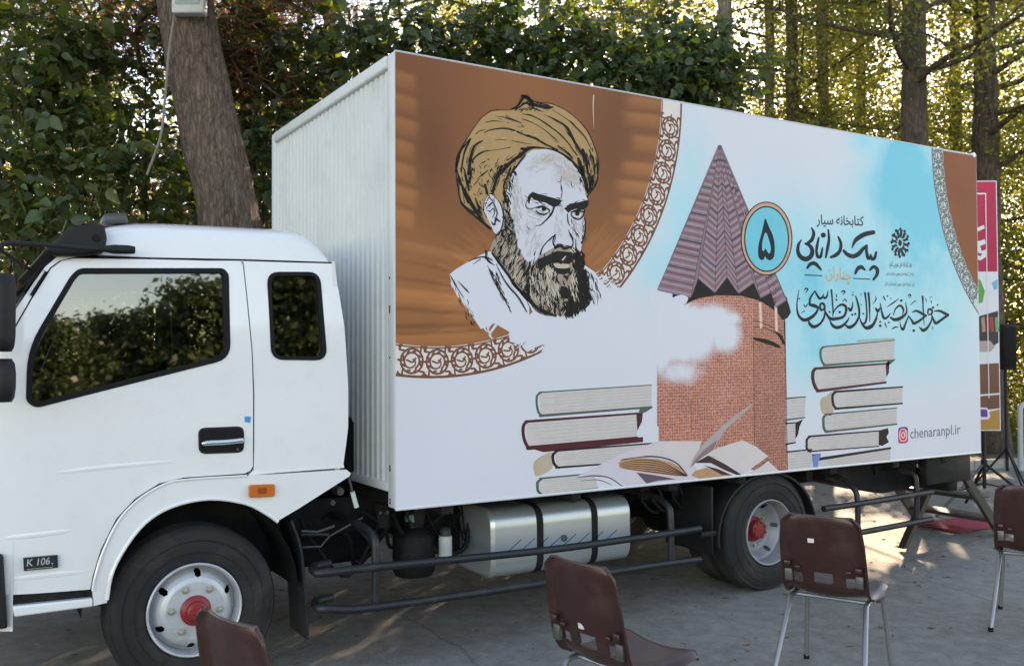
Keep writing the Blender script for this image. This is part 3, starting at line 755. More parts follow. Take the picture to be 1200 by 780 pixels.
# --- the panel itself: sky blue and white clouds
def panel():
    nu, nv = 171, 81
    U, Vv = np.meshgrid(np.linspace(0.004, BL-0.002, nu), np.linspace(0.003, BH-0.003, nv))
    px = uvi(np.c_[U.ravel(), Vv.ravel()])
    B = np.zeros(len(px))
    def g(x, y, sx_, sy_, a): B.__iadd__(a*np.exp(-((px[:,0]-x)/sx_)**2 - ((px[:,1]-y)/sy_)**2))
    g(1062,222,48,50,1.2); g(1095,300,60,80,0.62); g(1000,315,70,55,0.62); g(800,260,28,64,0.48); g(770,315,26,34,0.36); g(930,330,50,80,0.5)
    g(975,410,90,45,0.55); g(1090,400,60,45,0.35); g(1060,175,25,30,0.9); g(1010,165,14,14,0.6); g(815,190,20,50,0.22); g(900,270,60,60,0.2); g(1120,250,30,60,0.5)
    B *= 0.86; B[px[:,0] < 700] *= 0.1
    B = np.clip(B, 0, 1.05)
    me = bpy.data.meshes.new('side_panel')
    V = [(u, 0.0, v+GZ) for u, v in zip(U.ravel(), Vv.ravel())]
    F = [(j*nu+i, j*nu+i+1, (j+1)*nu+i+1, (j+1)*nu+i) for j in range(nv-1) for i in range(nu-1)]
    me.from_pydata(V, [], F); me.update()
    at = me.color_attributes.new('blue', 'FLOAT_COLOR', 'POINT')
    at.data.foreach_set('color', np.repeat(np.c_[B, B, B, np.ones_like(B)], 1, axis=0).ravel().astype(np.float32))
    mt = bpy.data.materials.new('printed_sky'); mt.use_nodes = True; N = mt.node_tree.nodes; L = mt.node_tree.links; b = N['Principled BSDF']
    a = N.new('ShaderNodeAttribute'); a.attribute_name = 'blue'
    tc = N.new('ShaderNodeTexCoord'); nz = N.new('ShaderNodeTexNoise'); nz.inputs['Scale'].default_value = 2.6; nz.inputs['Detail'].default_value = 7; nz.inputs['Roughness'].default_value = 0.62
    L.new(tc.outputs['Object'], nz.inputs['Vector'])
    m1 = N.new('ShaderNodeMath'); m1.operation = 'MULTIPLY_ADD'; m1.inputs[1].default_value = 1.9; m1.inputs[2].default_value = -0.95; L.new(nz.outputs['Fac'], m1.inputs[0])
    m2 = N.new('ShaderNodeMath'); m2.operation = 'MULTIPLY_ADD'; L.new(m1.outputs[0], m2.inputs[0]); L.new(a.outputs['Fac'], m2.inputs[1]); L.new(a.outputs['Fac'], m2.inputs[2])
    m2.use_clamp = True
    rp = N.new('ShaderNodeValToRGB'); rp.color_ramp.elements[0].color = ink(181,193,215); rp.color_ramp.elements[1].color = ink(78,178,212)
    rp.color_ramp.elements[1].position = 0.95
    e = rp.color_ramp.elements.new(0.45); e.color = ink(138,195,220)
    L.new(m2.outputs[0], rp.inputs[0])
    nz2 = N.new('ShaderNodeTexNoise'); nz2.inputs['Scale'].default_value = 1.1; nz2.inputs['Detail'].default_value = 6; L.new(tc.outputs['Object'], nz2.inputs['Vector'])
    mr = N.new('ShaderNodeMapRange'); mr.inputs[3].default_value = 0.94; mr.inputs[4].default_value = 1.05; L.new(nz2.outputs['Fac'], mr.inputs[0])
    hs = N.new('ShaderNodeHueSaturation'); L.new(rp.outputs[0], hs.inputs['Color']); L.new(mr.outputs[0], hs.inputs['Value']); L.new(hs.outputs[0], b.inputs['Base Color'])
    b.inputs['Roughness'].default_value = 0.4; b.inputs['Specular IOR Level'].default_value = 0.35
    # faint waviness of the sheet
    nb = N.new('ShaderNodeTexNoise'); nb.inputs['Scale'].default_value = 2.2; L.new(tc.outputs['Object'], nb.inputs['Vector'])
    bp = N.new('ShaderNodeBump'); bp.inputs['Strength'].default_value = 0.12; bp.inputs['Distance'].default_value = 0.03; L.new(nb.outputs['Fac'], bp.inputs['Height']); L.new(bp.outputs[0], b.inputs['Normal'])
    return link('side_panel', me, mt, truck)
PANEL = panel()
rbox('side_wall_core', 0.091, BL-0.04, 0.003, 0.03, B0+0.006, B1-0.006, M_boxw, truck, 0.0)

class PR:
    """a printed layer: flat ink shapes laid on the panel"""
    def __init__(s): s.v = []; s.f = []; s.mark = []
    def _tri(s, P):
        o = len(s.v); s.mark.append(o); t = tessellate_polygon([[Vector((p[0], p[1], 0)) for p in P]])
        s.v += [tuple(p) for p in P]; s.f += [tuple(i+o for i in q) for q in t]
    def poly(s, pts, smooth=0):
        if smooth: pts = catmull(pts, smooth, True)
        s._tri(uv(pts)); return s
    def polym(s, P): s._tri(P); return s
    def stroke(s, pts, w, n=5, metres=False):
        """pen stroke with a width (pixels) at each point"""
        ww = list(w) if hasattr(w, '__len__') else [w]*len(pts)
        if len(ww) != len(pts): ww = list(np.interp(np.linspace(0, 1, len(pts)), np.linspace(0, 1, len(ww)), ww))
        if len(pts) > 2: q = catmull([(p[0], p[1], k) for p, k in zip(pts, ww)], n)
        else: q = [(p[0], p[1], k) for p, k in zip(pts, ww)]
        A = np.array([(a[0], a[1]) for a in q]); W = np.array([max(a[2], 0.02 if not metres else 1e-4) for a in q])
        t = np.gradient(A, axis=0); l = np.linalg.norm(t, axis=1, keepdims=True); l[l == 0] = 1; t /= l
        nn = np.c_[-t[:,1], t[:,0]]
        Lp = A + nn*W[:,None]/2; Rp = A - nn*W[:,None]/2
        # rounded ends
        P = np.r_[Lp, Rp]
        if not metres: P = uv(P)
        o = len(s.v); s.mark.append(o); m_ = len(A); s.v += [tuple(p) for p in P]
        s.f += [(o+i, o+i+1, o+m_+i+1, o+m_+i) for i in range(m_-1)]
        for i in (0, m_-1):
            if W[i] > (0.8 if not metres else 0.004): s.dot(A[i], W[i]/2, metres=metres)
        return s
    def dot(s, c, r, ry=None, seg=12, metres=False):
        P = [(c[0]+r*math.cos(2*math.pi*k/seg), c[1]+(ry or r)*math.sin(2*math.pi*k/seg)) for k in range(seg)]
        P = P if metres else uv(P); o = len(s.v); s.mark.append(o); s.v += [tuple(p) for p in P]; s.f.append(tuple(range(o, o+seg))); return s
    def build(s, name, m, layer):
        # clip to the panel
        st = np.zeros(len(s.v)); st[s.mark] = 1; st = (np.cumsum(st)-1)*min(2.5e-5, 1.2e-4/max(1, len(s.mark)))
        V = [(min(max(u, 0.006), BL-0.004), -0.00015*layer - d, min(max(v, 0.006), BH-0.006)+GZ) for (u, v), d in zip(s.v, st)]
        me = bpy.data.meshes.new(name); me.from_pydata(V, [], s.f); me.update()
        o = link(name, me, m, PANEL)
        if len(s.mark) > 1: o['kind'] = 'stuff'
        return o

# --- brown medallion field (circle segment clipped by the panel's edges)
RC1, RO1, RI1 = (0.235, 2.43), 1.748, 1.585
RC2, RO2, RI2 = (6.30, 2.41), 1.745, 1.605
def arcpts(c, r, a0, a1, n): return [(c[0]+r*math.cos(R(a0+(a1-a0)*k/n)), c[1]+r*math.sin(R(a0+(a1-a0)*k/n))) for k in range(n+1)]
def clip_arc(c, r, n=120):
    return [p for p in arcpts(c, r, -270, 90, 4*n) if 0.003 <= p[0] <= BL-0.003 and 0.003 <= p[1] <= BH-0.003]
def brown_mat():
    mt = mat('print_brown_field', ink(124,80,50), rough=0.4, spec=0.35); N = mt.node_tree.nodes; L = mt.node_tree.links; b = N['Principled BSDF']
    tc = N.new('ShaderNodeTexCoord'); mp = N.new('ShaderNodeMapping'); mp.inputs['Scale'].default_value = (0.8, 1, 2.4); mp.inputs['Rotation'].default_value = (0, R(12), 0); L.new(tc.outputs['Object'], mp.inputs[0])
    nz = N.new('ShaderNodeTexNoise'); nz.inputs['Scale'].default_value = 1.5; nz.inputs['Detail'].default_value = 2; L.new(mp.outputs[0], nz.inputs['Vector'])
    rp = N.new('ShaderNodeValToRGB'); rp.color_ramp.elements[0].position = 0.36; rp.color_ramp.elements[0].color = ink(100,64,42); rp.color_ramp.elements[1].position = 0.72; rp.color_ramp.elements[1].color = ink(150,98,56)
    L.new(nz.outputs['Fac'], rp.inputs[0]); L.new(rp.outputs[0], b.inputs['Base Color']); return mt
def brown_field():
    n = 130; RI = RI1+0.01; v0 = RC1[1]-RI+0.004; V = []
    for j in range(n+1):
        v = v0 + (BH-0.006-v0)*j/n; ue = RC1[0] + math.sqrt(max(RI*RI-(v-RC1[1])**2, 0)); us = max(0.006, RC1[0] - math.sqrt(max(RI*RI-(v-RC1[1])**2, 0)))
        for i in range(n+1): V.append((us + (ue-us)*i/n, v))
    P = uvi(V); x, y = P[:,0], P[:,1]
    T = 0.34 + 0.10*np.sin(x/47+1)*np.sin(y/61) + 0.16*np.clip((y-250)/120, 0, 1) - 0.16*np.exp(-((x-505)/26)**2-((y-190)/60)**2) - 0.12*np.exp(-((x-715)/24)**2-((y-175)/60)**2)
    def slab(cx, cy, sx_, sy_, amp, tilt=0.0):
        yy = y - cy - tilt*(x-cx); m_ = np.exp(-((x-cx)/sx_)**6 - (yy/sy_)**6); return amp*m_*(1.0 - 0.55*(yy/sy_))
    for (cx, cy, sx_, sy_) in ((756,122,22,8),(754,142,24,9),(758,170,18,10),(750,200,22,8.5),(746,222,24,8.5),(745,243,19,7.5),(738,260,17,6)): T = np.maximum(T, T + slab(cx, cy, sx_, sy_, 0.26, 0.10))
    for k in range(7): T = T + slab(472, 96+27*k, 13+2*(k % 3), 11, 0.22, 0.3)
    def fanp(cx, cy, a0, a1, r0, r1, n_, amp):
        an = (np.degrees(np.arctan2(cy-y, x-cx))) % 360; r_ = np.hypot(x-cx, y-cy); edge = r1*(0.93+0.07*np.sin(an*1.7)+0.05*np.sin(an*0.6))
        m_ = 1/(1+np.exp(-(an-a0)/1.5))/(1+np.exp((an-a1)/1.5))/(1+np.exp(-(r_-r0)/6))/(1+np.exp((r_-edge)/2.5)); return amp*m_*(0.25+0.75*((an-a0)/(a1-a0)*n_ % 1.0)**0.7)
    T = T + fanp(645,360,128,196,40,135,8,0.20) + fanp(655,345,2,62,40,96,6,0.20)
    for (cx, cy, sx_, sy_, amp, tl) in ((505,352,60,9,0.20,0.10),(500,400,70,7,0.16,-0.04),(520,300,58,6,0.14,0.22)): T = T + slab(cx, cy, sx_, sy_, amp, tl)
    for (cx, cy, sx_, sy_, amp, tl) in ((505,366,66,2.6,-0.22,0.08),(510,383,75,3.0,-0.26,-0.03),(500,332,55,2.0,-0.18,0.14),(515,316,52,1.6,-0.14,0.2),(510,391,75,1.5,-0.14,-0.05)): T = T + amp*np.exp(-((x-cx)/sx_)**4 - ((y-cy-tl*(x-cx))/sy_)**2)
    T = np.clip(T, 0, 1)
    me = bpy.data.meshes.new('printed_brown_field'); me.from_pydata([(u, -0.00015, v+GZ) for u, v in V], [], [(j*(n+1)+i, j*(n+1)+i+1, (j+1)*(n+1)+i+1, (j+1)*(n+1)+i) for j in range(n) for i in range(n)]); me.update()
    at = me.color_attributes.new('tone', 'FLOAT_COLOR', 'POINT'); at.data.foreach_set('color', np.c_[T, T, T, T*0+1].ravel().astype(np.float32))
    mt = bpy.data.materials.new('print_brown_field'); mt.use_nodes = True; N = mt.node_tree.nodes; L = mt.node_tree.links; b = N['Principled BSDF']; b.inputs['Roughness'].default_value = 0.42; b.inputs['Specular IOR Level'].default_value = 0.2
    at_ = N.new('ShaderNodeAttribute'); at_.attribute_name = 'tone'; rp = N.new('ShaderNodeValToRGB'); rp.color_ramp.elements[0].color = ink(78,50,38); rp.color_ramp.elements[1].color = ink(170,118,76); e = rp.color_ramp.elements.new(0.38); e.color = ink(120,80,54)
    L.new(at_.outputs['Fac'], rp.inputs[0]); L.new(rp.outputs[0], b.inputs['Base Color'])
    return link('printed_brown_field', me, mt, PANEL)
brown_field()
ai2 = clip_arc(RC2, RI2+0.01); ai2.sort(key=lambda p: -p[1])
PR().polym([(BL-0.004, BH-0.006)] + ai2).build('printed_brown_corner', inkmat('brown_corner', ink(120,70,42), 0.08, 2.5), 1)
# --- ornamental rings
def ring(c, ro, ri, name, line, base, dirn):
    pts_o = clip_arc(c, ro); pts_i = clip_arc(c, ri)
    key = lambda p: math.atan2(p[1]-c[1], (p[0]-c[0])*dirn)
    pts_o.sort(key=key); pts_i.sort(key=key)
    PR().polym(pts_o + pts_i[::-1]).build(name, base, 2)
    ln = PR(); w = ro-ri; rm = (ro+ri)/2
    ln.stroke([p for p in pts_o], 0.014, 1, True)
    ln.stroke([(c[0]+(p[0]-c[0])*(ri+0.008)/ri, c[1]+(p[1]-c[1])*(ri+0.008)/ri) for p in pts_i], 0.008, 1, True)
    step = w*0.92/rm; a = -math.pi*1.5
    while a < math.pi*0.5 - step:
        cx, cy = c[0]+rm*math.cos(a), c[1]+rm*math.sin(a)
        if 0.03 < cx < BL-0.03 and 0.03 < cy < BH-0.03:
            q = lambda r_, t: (cx+r_*w*math.cos(a+t), cy+r_*w*math.sin(a+t))
            ln.stroke([q(0.40, t) for t in np.linspace(0, 2*math.pi, 17)], 0.012, 1, True)
            ln.stroke([q(0.27, t) for t in np.linspace(0.6, 5.6, 13)], 0.011, 1, True)
            ln.stroke([q(0.27*(1-k/9), 5.6+k*0.45) for k in range(8)], 0.009, 1, True)
            ln.stroke([q(0.16, 2.2), q(0.05, 0.5), q(0.18, 4.6)], 0.010, 3, True)
            for t in (0.75, 2.4, 3.9, 5.5): ln.stroke([q(0.44, t), q(0.58, t+0.18), q(0.62, t-0.12)], [0.010, 0.012, 0.005], 3, True)
            for t in (0.35, 1.2, 2.0, 2.8, 3.5, 4.3, 5.1, 5.9): ln.stroke([q(0.34, t), q(0.31, t+0.25)], 0.010, 1, True)
            for t in (0.785, 2.356, 3.927, 5.498): ln.stroke([q(0.60, t-0.10), q(0.68, t), q(0.60, t+0.10)], 0.010, 2, True)
            for t in (math.pi/2, -math.pi/2): ln.stroke([q(0.27, t), q(0.48, t)], 0.012, 1, True)
        a += step
    ln.build(name + '_scrollwork', line, 3)
ring(RC1, RO1, RI1, 'printed_border', inkmat('border_brown', ink(104,72,62)), inkmat('border_white', ink(190,192,200)), 1)
ring(RC2, RO2, RI2, 'printed_border', inkmat('border_grey', ink(92,104,112)), inkmat('border_pale', ink(168,186,198)), -1)

# --- soft clouds: ink that fades out at its edge
def cloud_mat(name, col):
    mt = bpy.data.materials.new(name); mt.use_nodes = True; N = mt.node_tree.nodes; L = mt.node_tree.links; b = N['Principled BSDF']
    b.inputs['Base Color'].default_value = col; b.inputs['Roughness'].default_value = 0.42; b.inputs['Specular IOR Level'].default_value = 0.2
    a = N.new('ShaderNodeAttribute'); a.attribute_name = 'fade'; tc = N.new('ShaderNodeTexCoord'); nz = N.new('ShaderNodeTexNoise')
    nz.inputs['Scale'].default_value = 7; nz.inputs['Detail'].default_value = 8; nz.inputs['Roughness'].default_value = 0.68; L.new(tc.outputs['Object'], nz.inputs['Vector'])
    m1 = N.new('ShaderNodeMath'); m1.operation = 'MULTIPLY_ADD'; m1.inputs[1].default_value = 0.8; m1.inputs[2].default_value = -0.4; L.new(nz.outputs['Fac'], m1.inputs[0])
    m2 = N.new('ShaderNodeMath'); m2.operation = 'ADD'; L.new(m1.outputs[0], m2.inputs[0]); L.new(a.outputs['Fac'], m2.inputs[1])
    mr = N.new('ShaderNodeMapRange'); mr.inputs[1].default_value = 0.20; mr.inputs[2].default_value = 0.75; L.new(m2.outputs[0], mr.inputs[0])
    # printed as a fine halftone: dots of solid ink that thin out towards the edge
    sn = N.new('ShaderNodeVectorMath'); sn.operation = 'SNAP'; sn.inputs[1].default_value = (0.0025, 1.0, 0.0025); L.new(tc.outputs['Object'], sn.inputs[0])
    wn_ = N.new('ShaderNodeTexWhiteNoise'); wn_.noise_dimensions = '3D'; L.new(sn.outputs[0], wn_.inputs['Vector'])
    gt_ = N.new('ShaderNodeMath'); gt_.operation = 'GREATER_THAN'; L.new(mr.outputs[0], gt_.inputs[0]); L.new(wn_.outputs['Value'], gt_.inputs[1])
    L.new(gt_.outputs[0], b.inputs['Alpha']); return mt
M_cloud = cloud_mat('print_cloud', ink(181,193,216))
def cloud(blobs, box, layer, name='printed_cloud', nx=60, ny=44, mtl=None):
    xs = np.linspace(box[0], box[2], nx); ys = np.linspace(box[1], box[3], ny); X, Y = np.meshgrid(xs, ys)
    P = np.c_[X.ravel(), Y.ravel()]; A = np.zeros(len(P))
    for (x, y, sx_, sy_, a) in blobs: A = np.maximum(A, a*np.exp(-((P[:,0]-x)/sx_)**2 - ((P[:,1]-y)/sy_)**2))
    ex = np.minimum.reduce([(P[:,0]-box[0])/8, (box[2]-P[:,0])/8, (P[:,1]-box[1])/8, (box[3]-P[:,1])/8]); A *= np.clip(ex, 0, 1)
    A[ex <= 0] = -1
    Q = uv(P); me = bpy.data.meshes.new(name)
    me.from_pydata([(min(max(u, 0.006), BL-0.004), -0.00015*layer, v+GZ) for u, v in Q], [], [(j*nx+i, j*nx+i+1, (j+1)*nx+i+1, (j+1)*nx+i) for j in range(ny-1) for i in range(nx-1)])
    me.update(); at = me.color_attributes.new('fade', 'FLOAT_COLOR', 'POINT'); at.data.foreach_set('color', np.c_[A, A, A, A*0+1].ravel().astype(np.float32))
    return link(name, me, mtl or M_cloud, PANEL)

# --- portrait of a turbaned, bearded man in pen and wash
A_ = lambda p: crop(525,105,7.8,p)
B_ = lambda p: crop(610,105,7.8,p)
C_ = lambda p: crop(525,195,7.8,p)
D_ = lambda p: crop(610,205,7.8,p)
E_ = lambda p: crop(520,290,7.09,p)
F_ = lambda p: crop(610,290,7.09,p)
M_ink = inkmat('black_ink', ink(28,29,30), 0.2, 20); M_face = inkmat('face_white', ink(176,187,209), 0.03, 6); M_turb = inkmat('turban_tan', ink(152,130,97), 0.07, 8)
M_beard = inkmat('beard_grey', ink(138,132,128), 0.08, 12); M_shade = inkmat('skin_shade', ink(166,166,170), 0.05, 8)
# shoulders with a dry-brush edge
sh = PR()
sh.poly(E_([(385,40),(300,75),(200,130),(95,195),(45,235),(60,290),(110,370),(170,450),(215,540),(262,620),(310,690),(420,640),(560,720),(709,740),(709,500)]) + [(640,392),(700,372),(716,352),(708,338),(696,320),(684,312),(676,316),(640,330),(600,310)])
for k in range(26):
    t = k/25; x0 = 50+t*330; y0 = 250+t*420
    sh.stroke(E_([(x0+random.uniform(20,60), y0-random.uniform(10,50)), (x0+random.uniform(0,25), y0+random.uniform(30,70)), (x0+random.uniform(25,60), y0+random.uniform(90,160))]), [3.5, 2.0, 0.2])
sh.poly([(596,392),(606,384),(640,352),(680,312),(690,318),(698,330),(702,336),(716,340),(724,338),(736,342),(728,354),(716,366),(700,378),(676,394),(660,404),(645,412),(634,414),(640,404),(628,408),(618,414),(612,408),(618,399),(606,404),(598,402)])
for k in range(46):
    t = random.random(); bx_, by_ = (612+t*30, 396+random.uniform(-6,12)) if k % 2 else (692+t*28, 326+t*14+random.uniform(-4,8))
    a_ = random.uniform(2.2, 2.9) if k % 2 else random.uniform(-1.0, -0.4); l_ = random.uniform(6, 18)
    sh.stroke([(bx_,by_),(bx_+l_*0.5*math.cos(a_),by_+l_*0.5*math.sin(a_)*0.7),(bx_+l_*math.cos(a_),by_+l_*math.sin(a_)*0.7)], [2.2,1.2,0.15], 3)
sh.build('printed_shoulders', inkmat('shoulder_white', ink(181,193,215), 0.02, 3), 5)
tb = PR()
turban = [(573.7,269.4),(562,260),(550.6,250),(539,237),(535.3,218),(533.3,200),(534,188),(537.8,176.8),(549.4,157.6),(562,139.6),(576,130),(596.8,129.4),(607,122),(613.5,113),(617.3,115.3),(622,119),(633,122),(643,121.7),(661,129.4),(676.7,142),(688,156),(697,177),(700.4,192),(699.7,205),(697,218),(687,232),(683,215),(676.7,200),(666,187),(655,179),(639.5,175.5),(623,177),(612,186),(604,197),(597,212),(591,226),(588,250)]
tb.poly(turban).build('printed_turban', M_turb, 5)
fc = PR()
face = [(623,177),(639.5,175.5),(655,179),(666,187),(676.7,200),(682,211),(685.6,230),(688,236),(684,250),(683,256),(685,263),(683.7,278),(680.5,292),(681,306),(684,318),(680,345),(660,360),(640,350),(620,330),(604,305),(594,280),(590,250),(592,228),(598,208),(606,193),(615,182)]
fc.poly(face); fc.poly(C_([(345,285),(375,265),(410,275),(450,320),(485,380),(495,480),(485,570),(460,630),(420,620),(390,560),(350,480),(320,420),(315,350)]), 3)
fc.build('printed_face', M_face, 6)
cloud([(640,188,26,10,0.55),(662,205,18,16,0.6),(600,240,8,30,0.55)], (596,172,690,290), 7, 'printed_wash', 40, 40, cloud_mat('print_wash', ink(164,160,160)))
bd_ = PR()
bd_.poly([(592,236),(597,250),(603,270),(606,290),(614,305),(622,312),(634,300),(648,292),(662,290),(678,296),(682,308),(688,330),(691,346),(691.5,356),(684,363),(671,370),(665,372.5),(649.5,371),(631,365),(617,352),(604.6,338),(596,326.7),(585,311),(576,301),(573,295),(577,284),(582,278),(587,272),(590,255)])
bd_.build('printed_beard', M_beard, 7)
class Rough(PR):
    """pen strokes with the ragged edge of a dry nib"""
    def stroke(s, pts, w, n=5, metres=False):
        ww = list(w) if hasattr(w, '__len__') else [w]*len(pts)
        if len(ww) != len(pts): ww = list(np.interp(np.linspace(0, 1, len(pts)), np.linspace(0, 1, len(ww)), ww))
        if max(ww) < 1.1 or len(pts) < 3: return PR.stroke(s, pts, ww, n, metres)
        PR.stroke(s, pts, [a*0.62 for a in ww], n)
        q = np.array(catmull([(p[0], p[1], a) for p, a in zip(pts, ww)], 6)); m_ = len(q)
        t = np.gradient(q[:,:2], axis=0); t /= np.linalg.norm(t, axis=1, keepdims=True)+1e-9; nn = np.c_[-t[:,1], t[:,0]]
        for _ in range(int(4 + max(ww)*1.6)):
            a = random.randrange(0, max(1, m_-4)); b = min(m_-1, a + random.randint(3, 9)); o0 = random.uniform(-0.62, 0.62); o1 = o0 + random.uniform(-0.35, 0.35)
            mid = (a+b)//2
            P = [q[a,:2] + nn[a]*q[a,2]*o0, q[mid,:2] + nn[mid]*q[mid,2]*(o0+o1)/2, q[b,:2] + nn[b]*q[b,2]*o1]
            PR.stroke(s, [tuple(p) for p in P], [0.25, random.uniform(0.35, 0.35+0.22*q[mid,2]), 0.2], 3)
        return s
gs_ = PR()
fsh = PR()
k_ = Rough()
# turban folds
k_.stroke(turban[0:14], [5.5,4.5,4,3.0,2.2,2.0,2.2,2,1.4,1.2,1.2,1.2,1.6,2.0]); k_.stroke(turban[13:26], [2.0,1.6,1.4,1.6,1.2,1.2,1.3,1.5,2,2.4,2.6,3.5,2.5])
for P, W in (
    (A_([(60,760),(75,660),(110,560),(190,455)]), [3,4.5,3.5,2]), (A_([(110,760),(125,640),(165,520),(205,450)]), [3,2.5,2.8,1]), (A_([(180,780),(195,640),(230,530),(310,470)]), [7,5.5,3.5,1]),
    (A_([(210,660),(270,600),(340,568),(380,566)]), [3,1.8,1.6,0.6]), (A_([(380,566),(460,555),(560,535)]), [0.6,0.7,1.0]),
    (A_([(320,400),(380,375),(500,362),(620,392),(780,458)]), [1.8,2.3,2.6,1.8,1.6]), (B_([(0,405),(100,440),(220,505),(330,560)]), [1.6,2.0,2.4,3.0]),
    (A_([(420,250),(500,258),(590,285),(660,315)]), [0.8,1.6,1.6,1.2]), (A_([(330,305),(400,295),(500,300)]), [1.6,1.0,0.5]), (A_([(240,420),(270,390),(330,375)]), [0.8,1.2,0.6]),
    (A_([(410,472),(470,462),(530,472)]), [0.4,0.8,0.4]), (A_([(570,475),(640,488),(760,510)]), [0.8,1.0,0.4]),
    (B_([(0,225),(100,250),(200,300),(320,390),(420,490),(510,610)]), [1.2,2,2.2,2,2,1.5]), (B_([(0,270),(130,325),(240,400),(330,475)]), [0.8,1.2,1.5,1]),
    (B_([(200,230),(320,290),(400,340),(450,420),(510,530),(580,640)]), [0.8,2,4.5,5.5,5,4.5]), (B_([(280,190),(420,280),(500,350),(580,440),(640,560)]), [1,1.4,2,2.4,1.2]),
    (B_([(560,560),(590,650),(610,780)]), [6,5,4]), (B_([(620,560),(660,660),(670,780)]), [2,3,2.2]), (B_([(520,640),(545,720),(560,780)]), [5,8,9]), (B_([(680,620),(695,700),(690,780)]), [1.5,2.2,2]),
    (D_([(560,0),(590,80),(610,180)]), [7,8,3.5]), (D_([(620,0),(640,60),(620,160)]), [3.5,4,3]), (D_([(660,10),(655,90),(625,170)]), [1.6,2.4,2]),
    (C_([(70,30),(95,130),(150,250),(230,400),(330,540)]), [2,3,5.5,6,4]), (C_([(140,40),(160,140),(180,230)]), [3,2.5,4]), (C_([(210,30),(195,110),(175,170)]), [2.5,2.5,3]),
    (C_([(110,150),(140,260),(180,340)]), [1.5,3.5,6]), (C_([(250,130),(300,90),(360,40)]), [0.8,1.6,0.8]), (C_([(230,180),(280,120)]), [1.2,0.8]), (C_([(240,300),(270,380),(300,460)]), [1.8,2.4,3]), (C_([(330,180),(350,260)]), [3,3]),
    # edge of the turban over the brow
    (A_([(780,535),(720,550),(650,610),(580,660),(520,720),(470,780)]), [4,7,7,6,7,6]), (A_([(700,600),(640,680),(580,770)]), [2,2.5,2]), (B_([(0,550),(70,545),(180,540),(290,560),(370,595),(450,650),(530,740)]), [5.5,2.6,2.4,3,4,4.5,3.5]),
    (B_([(330,520),(400,570),(470,640)]), [2.5,2.5,2]), (C_([(480,10),(440,110),(410,210),(400,260)]), [6,6,5.5,4]), (C_([(560,30),(530,110),(500,190),(520,290),(540,380)]), [4,4,3,3,3.5]), (C_([(600,10),(560,90)]), [2,2]),
    # knob of the cap
    (A_([(570,185),(630,150),(680,70),(720,80),(780,150)]), [2.5,3.5,5,5,3.5]), (B_([(0,60),(40,75),(110,140),(230,165),(290,165)]), [5,6,6,6,2]), (A_([(620,180),(700,130),(770,170)]), [3,3,3])):
    k_.stroke(P, W)
def hatch(poly, n, dx, dy, ln, w, target, jit=0.35):
    P = np.array(poly); lo, hi = P.min(0), P.max(0); c = 0
    def inside(q):
        r_ = False; j = len(P)-1
        for i in range(len(P)):
            if (P[i][1] > q[1]) != (P[j][1] > q[1]) and q[0] < (P[j][0]-P[i][0])*(q[1]-P[i][1])/(P[j][1]-P[i][1]+1e-9)+P[i][0]: r_ = not r_
            j = i
        return r_
    for _ in range(n*6):
        q = (random.uniform(lo[0], hi[0]), random.uniform(lo[1], hi[1]))
        if not inside(q): continue
        a = math.atan2(dy, dx) + random.gauss(0, jit); l = ln*random.uniform(0.5, 1.4); ww = w*random.uniform(0.5, 1.5)
        b2 = random.uniform(-0.18, 0.18)*l
        target.stroke([(q[0]-l/2*math.cos(a), q[1]-l/2*math.sin(a)), (q[0]-b2*math.sin(a), q[1]+b2*math.cos(a)), (q[0]+l/2*math.cos(a), q[1]+l/2*math.sin(a))], [ww*0.3, ww, ww*0.25], 3)
        c += 1
        if c >= n: break
# stippled shading on the turban
hatch([(536,200),(552,190),(575,200),(585,215),(575,250),(560,250),(540,232)], 90, 0.4, 1, 5, 0.9, k_)
hatch([(612,118),(640,122),(645,130),(600,131)], 40, 1, -0.5, 4, 0.9, k_); hatch([(560,190),(590,182),(604,192),(588,215)], 40, 1, -1, 5, 0.9, k_)
hatch([(690,165),(700,195),(696,218),(684,215)], 26, 0.1, 1, 6, 1.0, k_); hatch([(560,140),(600,134),(640,150),(660,175),(620,165),(580,150)], 26, 1, 0.35, 5, 0.6, k_, 0.2)
# sideburn and beard
hatch([(593,208),(603,198),(598,225),(597,250),(604,275),(600,290),(588,280),(588,225)], 110, 0.25, 1, 7, 1.3, k_)
hatch([(590,268),(606,286),(612,310),(622,318),(624,350),(606,338),(588,312),(576,298),(580,282)], 130, -0.45, 1, 11, 1.3, k_, 0.25)
hatch([(612,306),(630,302),(634,330),(650,368),(632,362),(616,345)], 80, -0.15, 1, 12, 1.5, k_, 0.2)
hatch([(630,300),(680,298),(690,345),(688,360),(668,370),(648,368),(632,350)], 150, 0.05, 1, 9, 2.4, k_, 0.35)
hatch(F_([(430,30),(505,50),(520,150),(565,300),(582,440),(540,505),(430,570),(380,575),(360,520),(420,440),(455,330),(440,200)]), 330, 0.12, 1, 8, 2.3, k_, 0.28)
hatch(F_([(500,150),(570,300),(590,440),(545,515),(430,580),(300,580),(180,550)]), 60, 0.35, 1, 9, 0.9, k_, 0.3)
k_.poly(F_([(140,110),(200,85),(300,40),(420,50),(440,110),(400,150),(330,140),(260,140),(200,170),(160,210),(135,180)]))
k_.poly(F_([(270,180),(330,185),(410,180),(410,215),(360,235),(300,230)])); k_.poly(F_([(330,330),(380,340),(430,400),(400,440),(340,430),(320,390)]))
k_.stroke(E_([(400,60),(450,130),(540,250),(600,335),(700,450)]), [3,5,5,5,6]); k_.stroke(F_([(20,380),(90,470),(170,540),(270,575),(300,575)]), [5,7,6,4,1]); k_.stroke(E_([(345,40),(355,110),(420,160)]), [3,3,1])
